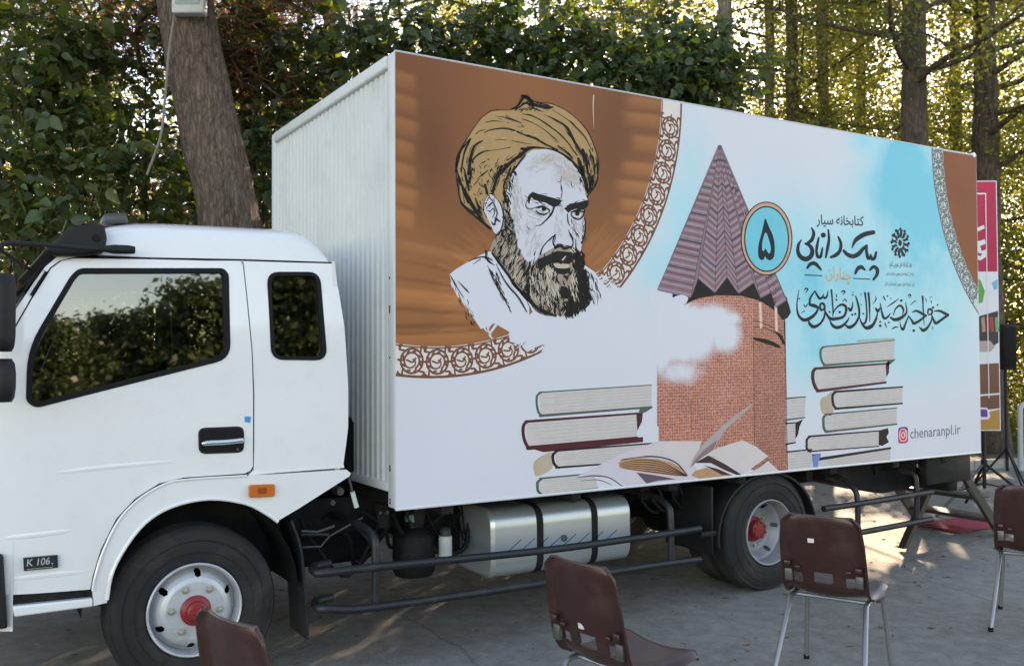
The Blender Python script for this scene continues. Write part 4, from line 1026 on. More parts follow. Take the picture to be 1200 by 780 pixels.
for P, W in ((E_([(430,150),(520,310),(620,430),(690,550)]), [1.2,2.0,2.2,1.2]), (E_([(360,160),(430,320),(500,440),(560,550)]), [0.8,2.0,2.0,1.4]), (E_([(110,285),(170,345),(210,395)]), [0.3,1.6,0.5]), (E_([(50,240),(100,330),(165,430)]), [1.2,1.6,1]),
             (E_([(200,130),(260,100),(330,90),(400,120)]), [1,1.5,2,2]), (E_([(240,150),(300,110)]), [0.6,1.2])): k_.stroke(P, W)
hatch(E_([(360,180),(420,170),(560,540),(500,480)]), 40, 0.45, 1, 8, 0.8, k_, 0.12); hatch(E_([(110,440),(200,470),(310,660),(240,680)]), 18, 0.5, 1, 7, 0.7, k_, 0.15)
hatch([(686,318),(700,330),(704,352),(694,356)], 16, 0.35, 1, 12, 0.9, k_, 0.1)
# brows, eyes, nose, mouth
hatch(D_([(50,200),(100,150),(380,230),(350,310),(250,290),(60,270)]), 50, 1, 0.3, 6, 0.8, k_, 0.3); hatch(D_([(390,330),(440,260),(620,225),(610,320),(520,340)]), 44, 1, -0.2, 6, 0.8, k_, 0.3); hatch(D_([(560,400),(590,420),(580,600),(550,650)]), 22, 0, 1, 6, 0.7, k_, 0.2); hatch(D_([(430,370),(460,420),(530,600),(500,560)]), 14, 0.4, 1, 5, 0.6, k_, 0.2)
k_.poly(D_([(55,250),(60,205),(100,165),(170,190),(290,220),(375,245),(340,290),(300,310),(220,265),(120,240),(90,215),(70,280)])); k_.poly(D_([(395,320),(440,275),(520,262),(612,238),(605,300),(575,330),(500,320),(450,340),(430,360)]))
for P, W in ((D_([(50,310),(80,325),(130,310),(190,295),(250,330),(262,375)]), [0.6,1,1.8,1.6,1.4,0.8]), (D_([(135,340),(170,370),(225,372),(255,345)]), [2.4,2.6,1.8,1.2]), (D_([(300,310),(275,370),(225,430),(165,480)]), [3.2,3,2,0.6]),
             (D_([(45,250),(40,300),(65,330)]), [1,1.2,0.6]), (D_([(50,480),(75,510)]), [0.8,1.2]), (D_([(130,480),(170,470)]), [0.6,1]), (D_([(455,345),(465,395),(520,420),(560,395),(580,330)]), [2,2.4,2.4,2.6,3]),
             (D_([(470,345),(520,335),(570,345)]), [1.5,2.6,1.4]), (D_([(420,370),(430,440),(445,480)]), [2,1.8,1]), (D_([(450,490),(500,540),(530,580)]), [0.8,1.4,0.8]), (D_([(575,400),(588,470),(575,570),(550,640)]), [1,1.6,2.2,2.4]),
             (D_([(175,740),(200,670),(270,590),(310,565)]), [3.5,2.4,2,2.6]), (D_([(310,560),(290,620),(310,670)]), [3,2.4,3]), (D_([(430,510),(460,580),(475,640),(455,690)]), [0.8,1.8,2.4,2.4]), (D_([(500,600),(500,700)]), [0.8,2]),
             (D_([(310,680),(360,660),(400,685),(450,670)]), [5,6,5,4]), (D_([(120,745),(130,710)]), [1.5,0.8]), (D_([(370,20),(360,90),(375,170)]), [0.5,1,1.4]), (D_([(330,70),(355,75)]), [0.8,0.6]), (D_([(460,80),(455,105),(475,120)]), [0.6,1,0.5]), (D_([(370,180),(365,230)]), [1.2,0.6])):
    k_.stroke(P, W)
k_.dot(D_([(205,326)])[0], 2.7, 2.3); k_.dot(D_([(512,368)])[0], 2.9, 2.4); k_.stroke(D_([(140,318),(185,300),(235,318),(262,340)]), [1.4,3.0,2.8,1.6]); k_.stroke(D_([(455,352),(510,342),(575,350)]), [2.0,3.2,2.0])
# ear
for P, W in ((C_([(345,480),(318,410),(325,330),(375,262),(430,300),(480,370),(500,470),(485,570),(455,640)]), [2,1.2,1.2,1.2,1.2,1.5,2.2,2.4,3]), (C_([(345,330),(370,300),(410,350),(440,430),(430,480)]), [1.6,1.4,2,2.2,1.5]), (C_([(340,400),(365,370),(400,340)]), [1.4,1.6,1.2]), (C_([(390,520),(420,545),(430,490),(470,520)]), [1.5,2.8,3,2]), (C_([(370,430),(400,400),(420,430),(400,480)]), [1.6,1.4,1.8,1.4])): k_.stroke(P, W)
for pol, n_, dx_, dy_, l_, w_ in (([(598,212),(606,205),(612,240),(610,280),(600,270)], 90, 0.2, 1, 8, 0.7), ([(612,258),(630,262),(636,290),(618,300)], 60, -0.5, 1, 7, 0.6), ([(640,180),(664,188),(678,206),(680,226),(664,220),(650,200)], 90, 0.5, 1, 7, 0.7), ([(650,240),(660,244),(656,280),(648,284)], 40, 0.1, 1, 6, 0.5), ([(616,240),(640,252),(630,262),(616,256)], 40, 1, 0.4, 6, 0.6), ([(668,258),(682,262),(680,290),(672,286)], 50, 0.2, 1, 6, 0.6), ([(612,196),(640,182),(650,190),(620,210)], 40, 1, -0.4, 8, 0.5)): hatch(pol, n_, dx_, dy_, l_, w_, fsh, 0.2)
fsh.build('printed_face_shading', inkmat('face_shading', ink(150,152,160), 0.05, 20), 7.4)
k_.build('printed_pen_drawing', M_ink, 7.9)
hl = PR()
hatch([(632,318),(650,322),(656,345),(648,366),(634,350)], 60, 0.1, 1, 9, 0.9, hl, 0.2); hatch([(614,318),(630,318),(640,360),(624,352)], 26, 0.12, 1, 10, 0.8, hl, 0.2); hatch([(590,285),(606,296),(618,340),(600,328)], 40, -0.45, 1, 9, 0.7, hl, 0.2)
hatch(F_([(195,225),(210,175),(255,160),(285,210),(280,250),(240,260)]), 26, 0.1, 1, 5, 1.4, hl, 0.2); hatch(F_([(415,175),(440,200),(475,290),(470,400),(482,450),(430,470),(405,440),(420,300)]), 34, 0.15, 1, 7, 1.0, hl, 0.2); hl.poly(F_([(270,145),(330,150),(400,155),(385,182),(330,185),(290,178)]), 3)
hl.stroke(F_([(345,115),(370,85)]), [2,1]); hl.stroke(F_([(410,35),(435,55)]), [2,1]); hl.stroke(F_([(425,20),(450,50)]), [1.5,1]); hatch([(540,180),(553,160),(600,150),(640,160)], 20, 1, -0.3, 6, 0.5, hl, 0.2)
hl.build('printed_highlights', inkmat('highlight', ink(172,168,164), 0.06, 20), 9)

# --- brick tomb tower
J_ = lambda p: crop(765,165,3.9,p)
K_ = lambda p: crop(765,330,3.39,p)
def brick_mat(tone, val):
    mt = mat('print_brickwork_'+tone, ink(172,120,110), rough=0.42, spec=0.35); N = mt.node_tree.nodes; L = mt.node_tree.links; b = N['Principled BSDF']
    tc = N.new('ShaderNodeTexCoord'); mp = N.new('ShaderNodeMapping'); mp.inputs['Rotation'].default_value = (R(90), 0, 0); L.new(tc.outputs['Object'], mp.inputs[0])
    vo = N.new('ShaderNodeTexVoronoi'); vo.inputs['Scale'].default_value = 52; vo.inputs['Randomness'].default_value = 0.3; vo.feature = 'F1'; L.new(mp.outputs[0], vo.inputs['Vector'])
    rp = N.new('ShaderNodeValToRGB'); rp.color_ramp.elements[0].position = 0.12; rp.color_ramp.elements[0].color = ink(112,66,64); rp.color_ramp.elements[1].position = 0.62; rp.color_ramp.elements[1].color = ink(182,136,126)
    e = rp.color_ramp.elements.new(0.36); e.color = ink(154,98,90)
    L.new(vo.outputs['Distance'], rp.inputs[0])
    nz = N.new('ShaderNodeTexNoise'); nz.inputs['Scale'].default_value = 5; nz.inputs['Detail'].default_value = 8; L.new(tc.outputs['Object'], nz.inputs['Vector'])
    mr = N.new('ShaderNodeMapRange'); mr.inputs[3].default_value = 0.70*val; mr.inputs[4].default_value = 1.22*val; L.new(nz.outputs['Fac'], mr.inputs[0])
    hs = N.new('ShaderNodeHueSaturation'); L.new(rp.outputs[0], hs.inputs['Color']); L.new(mr.outputs[0], hs.inputs['Value']); L.new(hs.outputs[0], b.inputs['Base Color']); return mt
tw = PR(); tw.poly([(771.5,433),(771.5,400),(778,356)] + K_([(110,100),(150,84)]) + [(812,527),(771.5,519)]); tw.build('printed_tower', brick_mat('middle', 0.97), 2)
tw = PR(); tw.poly(K_([(150,84),(180,72),(250,60),(350,62),(398,74)]) + [(882.5,551),(860,545),(812,527)]); tw.build('printed_tower', brick_mat('middle', 0.97), 2)
tw = PR(); tw.poly(K_([(398,74),(430,85),(490,125),(520,165),(525,260),(530,500),(530,760)]) + [(905,556),(882.5,551)]); tw.build('printed_tower', brick_mat('side', 0.80), 2)
tl = PR()
for x in (330, 430, 490): pass
for px_ in (240, 340, 425, 487): tl.stroke(K_([(px_, 70+abs(px_-300)*0.18), (px_+3, 160+abs(px_-300)*0.2)]), 3.0)
tl.build('printed_tower_pilasters', inkmat('mortar', ink(196,176,170), 0.08, 30), 3)
td_ = PR()
td_.stroke(K_([(325,222),(340,216),(355,224)]), [1.5,2.6,1.5]); td_.stroke(K_([(395,230),(430,238),(470,250),(500,264)]), [2.5,4.5,5,3]); td_.stroke(K_([(485,205),(505,222),(518,250)]), [2,4,3])
td_.stroke(K_([(240,150),(330,150),(420,165),(510,200)]), 0.8); td_.stroke(K_([(355,180),(440,190),(515,222)]), 0.9); td_.stroke(K_([(398,240),(400,640)]), 0.6); td_.stroke(K_([(150,480),(152,600)]), 0.6)
td_.stroke(K_([(522,160),(526,400),(531,760)]), [1.6,0.8,0.8])
tu_ = PR(); tu_.poly(J_([(88,655),(88,745),(130,750),(175,760),(280,760),(395,760),(500,780),(545,790),(568,810),(590,830),(614,815),(630,790),(610,720),(558,670),(460,645),(338,620),(205,626)])); tu_.build('printed_eave_shadow', M_ink, 1.5)
0 and td_.poly(J_([(88,662),(90,745),(130,735),(175,722),(205,705),(280,700),(300,702),(395,704),(480,722),(500,730),(545,755),(568,775),(590,800),(618,790),(612,735),(562,768),(558,688),(490,726),(460,655),(388,706),(338,630),(282,702),(205,636),(172,726)]))
td_.build('printed_tower_shadows', M_ink, 3)
def cone():
    ap = (305,30); facets = [((18,690),(172,724),1),((172,724),(205,636),-1),((205,636),(282,702),1),((282,702),(338,630),-1),((338,630),(390,706),1),((390,706),(460,655),-1),((460,655),(490,726),1),((490,726),(560,688),-1),((560,688),(562,768),1),((562,768),(610,735),-1),((610,735),(632,782),1)]
    cols = {0: PR(), 1: PR(), 2: PR(), 3: PR()}
    base = PR(); base.poly(J_([(305,26),(315,30),(632,782),(610,735),(562,768),(560,688),(490,726),(460,655),(390,706),(338,630),(282,702),(205,636),(172,724),(18,690),(295,30)]))
    base.build('printed_spire', inkmat('spire_lilac', ink(118,106,124), 0.14, 14), 4)
    lerp = lambda a, b, t: (a[0]+(b[0]-a[0])*t, a[1]+(b[1]-a[1])*t)
    for (p, q, sgn) in facets:
        n = 44
        for k in range(2, n):
            t = k/n; h_ = 0.55/n*random.uniform(0.7, 1.2); j = random.uniform(-0.1, 0.1)/n
            a = lerp(ap, p, t+j); b = lerp(ap, q, t+j); c = lerp(ap, q, min(t+j+h_, 1)); d = lerp(ap, p, min(t+j+h_, 1))
            cols[(0,1,2,1,3,1,0,1)[k % 8]].poly(J_([a, b, c, d]))
        cols[3].stroke(J_([lerp(ap, p, 0.06), p]), [0.3, 0.9])
    for i, cc in enumerate((ink(108,76,84), ink(138,128,150), ink(120,90,96), ink(74,62,74))): cols[i].build('printed_spire_courses', inkmat('spire_%d' % i, cc, 0.12, 20), 5)
    tipp = PR(); tipp.dot((843.2,173.5), 2.6, 3.0); tipp.build('printed_spire_tip', inkmat('spire_tip', ink(90,80,90)), 6)
cone()
def tower_cloud():
    nx, ny = 90, 80; bx0, by0, bx1, by1 = 769.6, 352, 882, 500
    X, Y = np.meshgrid(np.linspace(bx0, bx1, nx), np.linspace(by0, by1, ny)); top = np.interp(X[0], [772,797,812,838,868,883], [362,361,355,349,349,353])
    Y = top[None,:] + (by1-top[None,:])*np.linspace(0, 1, ny)[:,None]; x, y = X.ravel(), Y.ravel(); A = np.zeros(len(x))
    for (cx, cy, sx_, sy_, am) in ((800,392,40,34,1.5),(786,370,30,22,1.4),(832,380,30,22,1.3),(850,394,20,22,1.1),(796,436,32,20,0.75),(856,376,16,12,0.8),(775,410,16,34,1.0)): A = np.maximum(A, am*np.exp(-((x-cx)/sx_)**2-((y-cy)/sy_)**2))
    A *= np.clip((880-x)/10, 0, 1)*np.clip((498-y)/14, 0, 1)
    Q = uv(np.c_[x, y]); me = bpy.data.meshes.new('printed_tower_cloud')
    me.from_pydata([(u, -0.00015*3.5, v+GZ) for u, v in Q], [], [(j*nx+i, j*nx+i+1, (j+1)*nx+i+1, (j+1)*nx+i) for j in range(ny-1) for i in range(nx-1)]); me.update()
    at = me.color_attributes.new('fade', 'FLOAT_COLOR', 'POINT'); at.data.foreach_set('color', np.c_[A, A, A, A*0+1].ravel().astype(np.float32))
    mt = brick_mat('clouded', 0.97); N = mt.node_tree.nodes; L = mt.node_tree.links; b = N['Principled BSDF']; src = b.inputs['Base Color'].links[0].from_socket
    at_ = N.new('ShaderNodeAttribute'); at_.attribute_name = 'fade'; tc = N.new('ShaderNodeTexCoord'); nz = N.new('ShaderNodeTexNoise'); nz.inputs['Scale'].default_value = 8; nz.inputs['Detail'].default_value = 7; nz.inputs['Roughness'].default_value = 0.65; L.new(tc.outputs['Object'], nz.inputs['Vector'])
    ad = N.new('ShaderNodeMath'); ad.operation = 'MULTIPLY_ADD'; ad.inputs[1].default_value = 1.1; ad.inputs[2].default_value = 0.45; L.new(nz.outputs['Fac'], ad.inputs[0])
    ml = N.new('ShaderNodeMath'); ml.operation = 'MULTIPLY'; L.new(ad.outputs[0], ml.inputs[0]); L.new(at_.outputs['Fac'], ml.inputs[1])
    mr = N.new('ShaderNodeMapRange'); mr.interpolation_type = 'SMOOTHSTEP'; mr.inputs[1].default_value = 0.22; mr.inputs[2].default_value = 0.78; L.new(ml.outputs[0], mr.inputs[0])
    mx = N.new('ShaderNodeMix'); mx.data_type = 'RGBA'; L.new(mr.outputs[0], mx.inputs['Factor']); L.new(src, mx.inputs['A']); mx.inputs['B'].default_value = ink(181,193,215); L.new(mx.outputs['Result'], b.inputs['Base Color'])
    return link('printed_tower_cloud', me, mt, PANEL)
tower_cloud()
cw_ = PR(); cw_.poly([(764,336),(772,343),(780,346),(788,350),(796,352),(800,358),(792,366),(776,370),(764,362),(760,348)], 4); cw_.poly([(786,352),(798,347),(806,351),(800,360),(790,360)], 4); cw_.build('printed_cloud', inkmat('shoulder_white', ink(181,193,215), 0.02, 3), 6)
# --- number medallion
n5 = PR(); n5.dot((898,281), 30.5, 43.5, 48); n5.build('printed_number_disc', M_ink, 6)
n5 = PR(); n5.dot((898,281), 29.2, 42.2, 48); n5.build('printed_number_disc', inkmat('disc_tan', ink(176,146,134)), 7)
n5 = PR(); n5.dot((898,281.5), 26.5, 38.8, 48); n5.build('printed_number_disc', M_ink, 8)
n5 = PR(); n5.dot((898,281.5), 25.0, 37.2, 48); n5.build('printed_number_disc', inkmat('disc_blue', ink(84,178,208)), 9)
M_navy = inkmat('navy_ink', ink(16,30,46), 0.1, 20)
def ptext(name, body, p00, p10, p01, m, layer, bold=0.0):
    text_on(name, body, p00, p10, p01, -0.00015*layer, m, PANEL, bold, tomap=lambda P: [(u, v+GZ) for u, v in uv(P)])
d5 = PR(); d5.poly(J_([(513,360),(530,400),(548,440),(556,490),(552,535),(535,552),(518,545),(512,535),(505,548),(492,550),(480,530),(482,480),(495,430),(503,395)]), 4); d5.build('printed_number', M_navy, 10)
d5 = PR(); d5.poly(J_([(514,425),(530,460),(538,500),(530,522),(518,505),(512,498),(505,510),(498,500),(500,465)]), 4); d5.build('printed_number_eye', inkmat('disc_blue', ink(84,178,208)), 11)

# --- Persian lettering
_JOIN = {'ب':'\ufe8f','پ':'\ufb56','ت':'\ufe95','ج':'\ufe9d','چ':'\ufb7a','خ':'\ufea5','س':'\ufeb1','ش':'\ufeb5','ع':'\ufec9','ک':'\ufb8e','ل':'\ufedd','م':'\ufee1','ن':'\ufee5','ه':'\ufee9','ی':'\ufbfc','ض':'\ufebd'}
_RJ = {'ا':'\ufe8d','د':'\ufea9','ر':'\ufead','و':'\ufeed'}
def shape_fa(s):
    out = []
    for i, ch in enumerate(s):
        pj = i > 0 and s[i-1] in _JOIN
        nj = i+1 < len(s) and (s[i+1] in _JOIN or s[i+1] in _RJ)
        if ch in _JOIN:
            b = ord(_JOIN[ch]); out.append(chr(b + (3 if pj and nj else 1 if pj else 2 if nj else 0)))
        elif ch in _RJ: out.append(chr(ord(_RJ[ch]) + (1 if pj else 0)))
        else: out.append(ch)
    return ''.join(out[::-1])
ptext('printed_lettering', shape_fa('کتابخانه سیار'), (957,267.5), (1012.5,269.5), (957,252.5), M_navy, 6, 0.012)
ptext('printed_lettering', shape_fa('چناران'), (967.5,332), (997.5,336), (967.5,313), inkmat('gold_ink', ink(186,150,120)), 6, 0.012)
M_pale = inkmat('thin_ink', ink(58,92,112))
ptext('printed_lettering', shape_fa('نهاد کتابخانه های عمومی کشور'), (1042,315.5), (1068.5,316.5), (1042,307), M_pale, 6)
ptext('printed_lettering', shape_fa('اداره کل کتابخانه های عمومی خراسان رضوی'), (1038.5,324.5), (1071,326), (1038.5,319), M_pale, 6)
ptext('printed_lettering', shape_fa('اداره کتابخانه های عمومی شهرستان چناران'), (1036.5,337), (1071.5,338.5), (1036.5,331), M_pale, 6)
G_ = lambda p: crop(925,240,7.8,p)
def strokes(name, f, sc, data, m, layer):
    q = PR()
    for P, W in data:
        if len(P) == 1: q.dot(f(P)[0], W/sc)
        else: q.stroke(f(P), [w/sc for w in W] if hasattr(W, '__len__') else W/sc)
    q.build(name, m, layer)
strokes('printed_title', G_, 7.8, [
    ([(768,262),(690,280),(620,322),(590,362),(572,408)], [40,44,40,26,8]), ([(497,432),(530,465),(580,482),(630,462),(670,418),(706,384)], [26,36,40,40,34,22]), ([(706,384),(706,445),(722,500),(746,486)], [24,28,32,20]),
    ([(742,470),(756,508),(780,494),(794,444)], [20,30,30,20]), ([(602,638),(622,598),(655,580),(690,606)], [22,34,36,18]), ([(737,606),(768,578),(802,600),(800,648),(768,694)], [22,32,34,30,22]),
    ([(448,305),(470,362),(462,430),(425,470),(380,490)], [18,28,32,36,24]), ([(356,240),(362,320),(350,400),(332,492)], [16,24,28,18]), ([(310,288)], 24), ([(268,312),(252,390),(246,440)], [16,26,24]), ([(246,438),(258,484),(284,484),(298,424),(304,400)], [24,30,28,20,10]),
    ([(203,222),(222,268),(205,330),(160,368)], [14,28,34,28]), ([(146,366),(186,386),(208,430),(196,480),(150,508),(100,486),(76,432),(84,372),(108,334)], [20,32,38,42,46,40,32,26,12]), ([(162,588),(192,552),(235,550),(288,604)], [22,32,36,18]), ([(140,652),(295,660)], [9,9]), ([(585,684),(735,692)], [9,9])], M_navy, 6)
H_ = lambda p: crop(925,330,11.14,p)
I_ = lambda p: crop(1015,330,11.14,p)
strokes('printed_calligraphy', H_, 11.14, [
    ([(120,120),(108,200),(95,300),(98,400),(130,480),(190,518),(270,490),(340,430),(375,360)], [4,12,16,24,34,46,44,34,20]), ([(262,318),(320,332),(372,356)], [34,48,34]), ([(258,310),(270,230),(330,138)], [28,26,16]), ([(330,140),(365,205),(392,236),(422,224),(442,180)], [18,28,34,26,10]),
    ([(432,200),(456,232),(486,208),(502,128)], [14,30,24,8]), ([(400,385),(400,315),(440,305),(455,365),(412,390)], [24,28,30,28,30]), ([(455,350),(458,430),(440,500),(390,570),(310,606),(258,565),(245,520)], [18,22,26,32,46,36,14]),
    ([(545,128),(555,250),(565,400),(560,475)], [24,20,18,8]), ([(560,450),(600,370),(670,318),(730,340),(732,420),(690,480),(600,502),(530,500),(480,440),(450,370)], [8,18,30,36,30,34,42,42,26,18]), ([(652,415)], 17), ([(520,412)], 13),
    ([(520,520),(560,590),(620,616),(690,590),(750,530),(778,480)], [10,36,44,36,24,8]), ([(770,362),(792,392),(815,350),(825,280)], [26,36,22,8]), ([(815,448)], 15), ([(855,440)], 15), ([(862,208),(890,300),(908,400),(900,480),(850,570),(780,612),(732,590)], [16,28,28,28,34,44,24]),
    ([(984,165),(1000,300),(1006,450),(988,545),(945,565),(912,490)], [26,20,22,28,28,12]), ([(1030,165),(1045,300),(1046,525)], [26,18,8]), ([(1140,500),(1075,595),(1005,622),(950,585)], [12,40,46,24]),
    ([(190,125),(215,105),(235,120),(205,165)], [10,20,18,5]), ([(675,155),(700,138),(722,150),(692,190)], [10,22,18,5]), ([(610,180),(612,215)], [10,14]), ([(610,255)], 13), ([(185,320),(205,345),(232,310)], [12,14,12]), ([(150,425),(190,400)], [8,14]),
    ([(690,280),(720,245),(745,275)], [8,14,10]), ([(810,195),(835,190)], [10,12]), ([(820,165),(838,150)], [8,10]), ([(125,240)], 11), ([(930,305),(935,330)], [8,10]), ([(960,435)], 12), ([(925,170),(935,190)], [6,10])], M_navy, 6)
strokes('printed_calligraphy', I_, 11.14, [
    ([(26,170),(35,300),(40,545)], [28,20,6]), ([(150,390),(130,480),(80,578),(0,622)], [14,22,34,40]), ([(120,366),(148,402),(176,360)], [22,36,14]), ([(180,300),(202,420),(228,492),(272,480),(312,430)], [10,26,36,26,12]),
    ([(312,482),(362,512),(430,500),(500,450),(526,400),(512,288)], [20,42,46,32,22,10]), ([(350,452),(382,370),(440,328),(482,380),(472,442)], [10,18,30,26,12]), ([(270,346),(340,300),(422,240)], [6,18,8]), ([(455,264)], 17),
    ([(432,530),(446,600),(474,642),(502,580),(548,468)], [4,18,34,24,14]), ([(600,415),(660,400),(772,462)], [14,30,38]), ([(772,460),(700,520),(620,562),(590,520),(545,460)], [30,30,38,26,12]), ([(615,655)], 18), ([(735,212),(740,330),(745,450),(752,592)], [26,18,16,6]),
    ([(800,432),(812,378),(852,385),(852,432),(812,450)], [20,26,28,22,20]), ([(852,430),(852,510),(800,610),(740,652),(690,612)], [14,20,30,44,14]), ([(885,402),(960,400),(1062,452)], [14,32,40]), ([(1062,455),(980,512),(905,558),(870,500),(850,440)], [34,32,40,22,10]), ([(870,354)], 16),
    ([(545,205),(562,185),(580,200),(555,235)], [10,20,16,5]), ([(830,225),(852,218)], [10,10]), ([(840,255),(850,292)], [8,14]), ([(225,215),(245,260)], [20,10]), ([(272,205)], 11), ([(178,592)], 18), ([(178,540)], 13), ([(240,560),(262,620)], [18,8]), ([(290,550)], 12),
    ([(335,632),(370,612),(405,610)], [14,20,12]), ([(80,315),(125,250),(120,215)], [6,14,10]), ([(570,325),(620,280),(650,270)], [5,14,10]), ([(775,240),(785,290)], [12,6]), ([(930,322)], 12), ([(860,600),(862,635)], [6,10]), ([(318,235)], 9)], M_navy, 6)
# institution emblem: a rosette of curled petals round a seed
eb = PR()
for k in range(12):
    a = 2*math.pi*k/12; e_ = lambda r_, t: (1055+8.2*r_*math.cos(a+t)*1.0, 286+13.2*r_*math.sin(a+t))
    eb.stroke([e_(0.52, 0.0), e_(0.72, 0.22), e_(1.0, 0.16), e_(1.18, 0.32)], [1.8, 2.8, 2.8, 1.2]); eb.dot(e_(1.22, 0.05), 1.5, 2.0)
eb.dot((1055,286), 2.2, 4.0)
eb.build('printed_emblem', M_navy, 6)
# web address with the camera badge
ptext('printed_lettering', 'chenaranpl.ir', (1065,518.5), (1124,513), (1065,503), inkmat('grey_ink', ink(112,112,128)), 6, 0.006)
ig = PR(); ig.poly(fillet([(1051,501.5),(1062.5,500.5),(1062.5,519.5),(1051,520.5)], 3.5)); ig.build('printed_camera_badge', inkmat('badge_violet', ink(120,60,140)), 6)
ig = PR(); ig.poly(fillet([(1051.8,506),(1061.8,504),(1061.8,518.5),(1051.8,519.6)], 3.0)); ig.build('printed_camera_badge', inkmat('badge_red', ink(196,62,76)), 7)
ig = PR(); ig.stroke([(1056.8+3.9*math.cos(t)*(1+0.16*abs(math.sin(2*t))), 510.5+6.6*math.sin(t)*(1+0.16*abs(math.sin(2*t)))) for t in np.linspace(0, 6.3, 24)], 0.9, 1); ig.stroke([(1056.8+1.9*math.cos(t), 510.5+3.2*math.sin(t)) for t in np.linspace(0, 6.3, 16)], 1.0, 1); ig.dot((1059.2,506.3), 0.5, 0.8); ig.build('printed_camera_badge', inkmat('badge_white', ink(205,200,210)), 8)

# --- books
M_pgs = inkmat('book_pages', ink(172,175,184), 0.05, 14); M_cov = inkmat('book_cover_black', ink(38,32,38), 0.1, 10); M_mar = inkmat('book_cover_maroon', ink(72,36,46), 0.1, 10); M_grn = inkmat('book_cover_green', ink(70,88,84), 0.1, 10); M_cre = inkmat('book_spine_cream', ink(160,154,146), 0.08, 10)
M_pln = inkmat('page_line', ink(140,144,156), 0.05, 14)
def book(f, sc, pages, cover, top_w, bot_w, left_w, extra=(), layer=3):
    bp = PR(); q = f(pages); bp.poly(q); bp.build('printed_book_pages', M_pgs, layer)
    c = PR()
    (a, b, d, e) = pages
    c.stroke(f([b, a]), [top_w/sc*0.7, top_w/sc]); c.stroke(f([e, d]), [bot_w/sc, bot_w/sc*0.7])
    if left_w: c.stroke(f([(a[0]+14, a[1]-2), (a[0]-8, a[1]+14), (a[0]-10, (a[1]+e[1])/2), (e[0]-6, e[1]-14), (e[0]+14, e[1]+2)]), [left_w/sc*0.6, left_w/sc, left_w/sc, left_w/sc, left_w/sc*0.6])
    for ex in extra: c.poly(f(ex))
    c.build('printed_book_cover', cover, layer+1)
    ln = PR()
    for t in (0.15, 0.27, 0.42, 0.55, 0.7, 0.84):
        o = random.uniform(0.0, 0.3)
        A0 = (a[0]+(e[0]-a[0])*t, a[1]+(e[1]-a[1])*t); B0_ = (b[0]+(d[0]-b[0])*t, b[1]+(d[1]-b[1])*t)
        ln.stroke(f([(A0[0]+(B0_[0]-A0[0])*o, A0[1]+(B0_[1]-A0[1])*o), B0_]), 0.35)
    ln.build('printed_page_lines', M_pln, layer+1)
L_ = lambda p: crop(930,390,4.586,p)
book(L_, 4.586, [(130,680),(512,622),(512,692),(126,738)], M_cov, 16, 4, 0, [[(92,655),(140,650),(135,662),(95,668)]])
PR().poly(L_([(95,664),(140,655),(128,690),(122,735),(102,733),(96,700)]), 3).build('printed_book_spine', inkmat('spine_blue', ink(92,122,184)), 5)
book(L_, 4.586, [(75,560),(452,530),(452,612),(72,640)], M_cov, 10, 8, 12, [[(452,528),(500,515),(505,540),(492,562),(505,590),(470,610),(450,605)]])
book(L_, 4.586, [(165,442),(548,408),(548,494),(165,535)], M_grn, 9, 12, 14)
PR().poly(L_([(140,362),(170,345),(205,318),(200,350),(208,440),(160,442),(142,420)]), 3).build('printed_book_spine', M_cre, 3)
book(L_, 4.586, [(215,322),(580,296),(578,384),(218,412)], M_cov, 12, 12, 14, (), 4)
book(L_, 4.586, [(110,198),(490,172),(490,272),(122,318)], M_mar, 14, 16, 18, [[(490,166),(512,160),(508,220),(494,245)]])
book(L_, 4.586, [(152,82),(540,46),(538,152),(158,180)], M_grn, 8, 12, 12, [[(500,160),(548,146),(520,172),(495,185)]])
for (q, cv) in (([(920,468),(943,466),(942,490),(920,493)], M_grn), ([(920,497),(931,496),(931,519),(920,521)], M_cov), ([(921,530),(950,527),(950,549),(921,552)], M_cov)):
    book(lambda p: p, 1.0, [q[0], q[1], q[2], q[3]], cv, 2.0, 2.2, 0)
PR().poly([(931,496),(940,492),(936,500),(934,510),(931,515)]).build('printed_book_cover', M_cov, 5)
M4 = lambda p: crop(600,440,3.75,p)
book(M4, 3.75, [(125,452),(360,430),(380,492),(125,522)], M_grn, 8, 4, 12)
PR().poly(M4([(98,385),(130,355),(180,340),(178,408),(115,442),(100,425)]), 3).build('printed_book_spine', M_cre, 3)
book(M4, 3.75, [(192,332),(640,298),(470,385),(195,405)], M_cov, 9, 9, 12, (), 4)
book(M4, 3.75, [(62,205),(548,170),(548,276),(72,320)], M_mar, 12, 18, 14, [[(545,168),(575,160),(570,205),(550,245)], [(75,318),(575,272),(575,294),(140,338)]])
book(M4, 3.75, [(120,78),(612,46),(612,142),(125,180)], M_grn, 6, 12, 10, [[(560,150),(620,142),(585,165),(555,170)]])
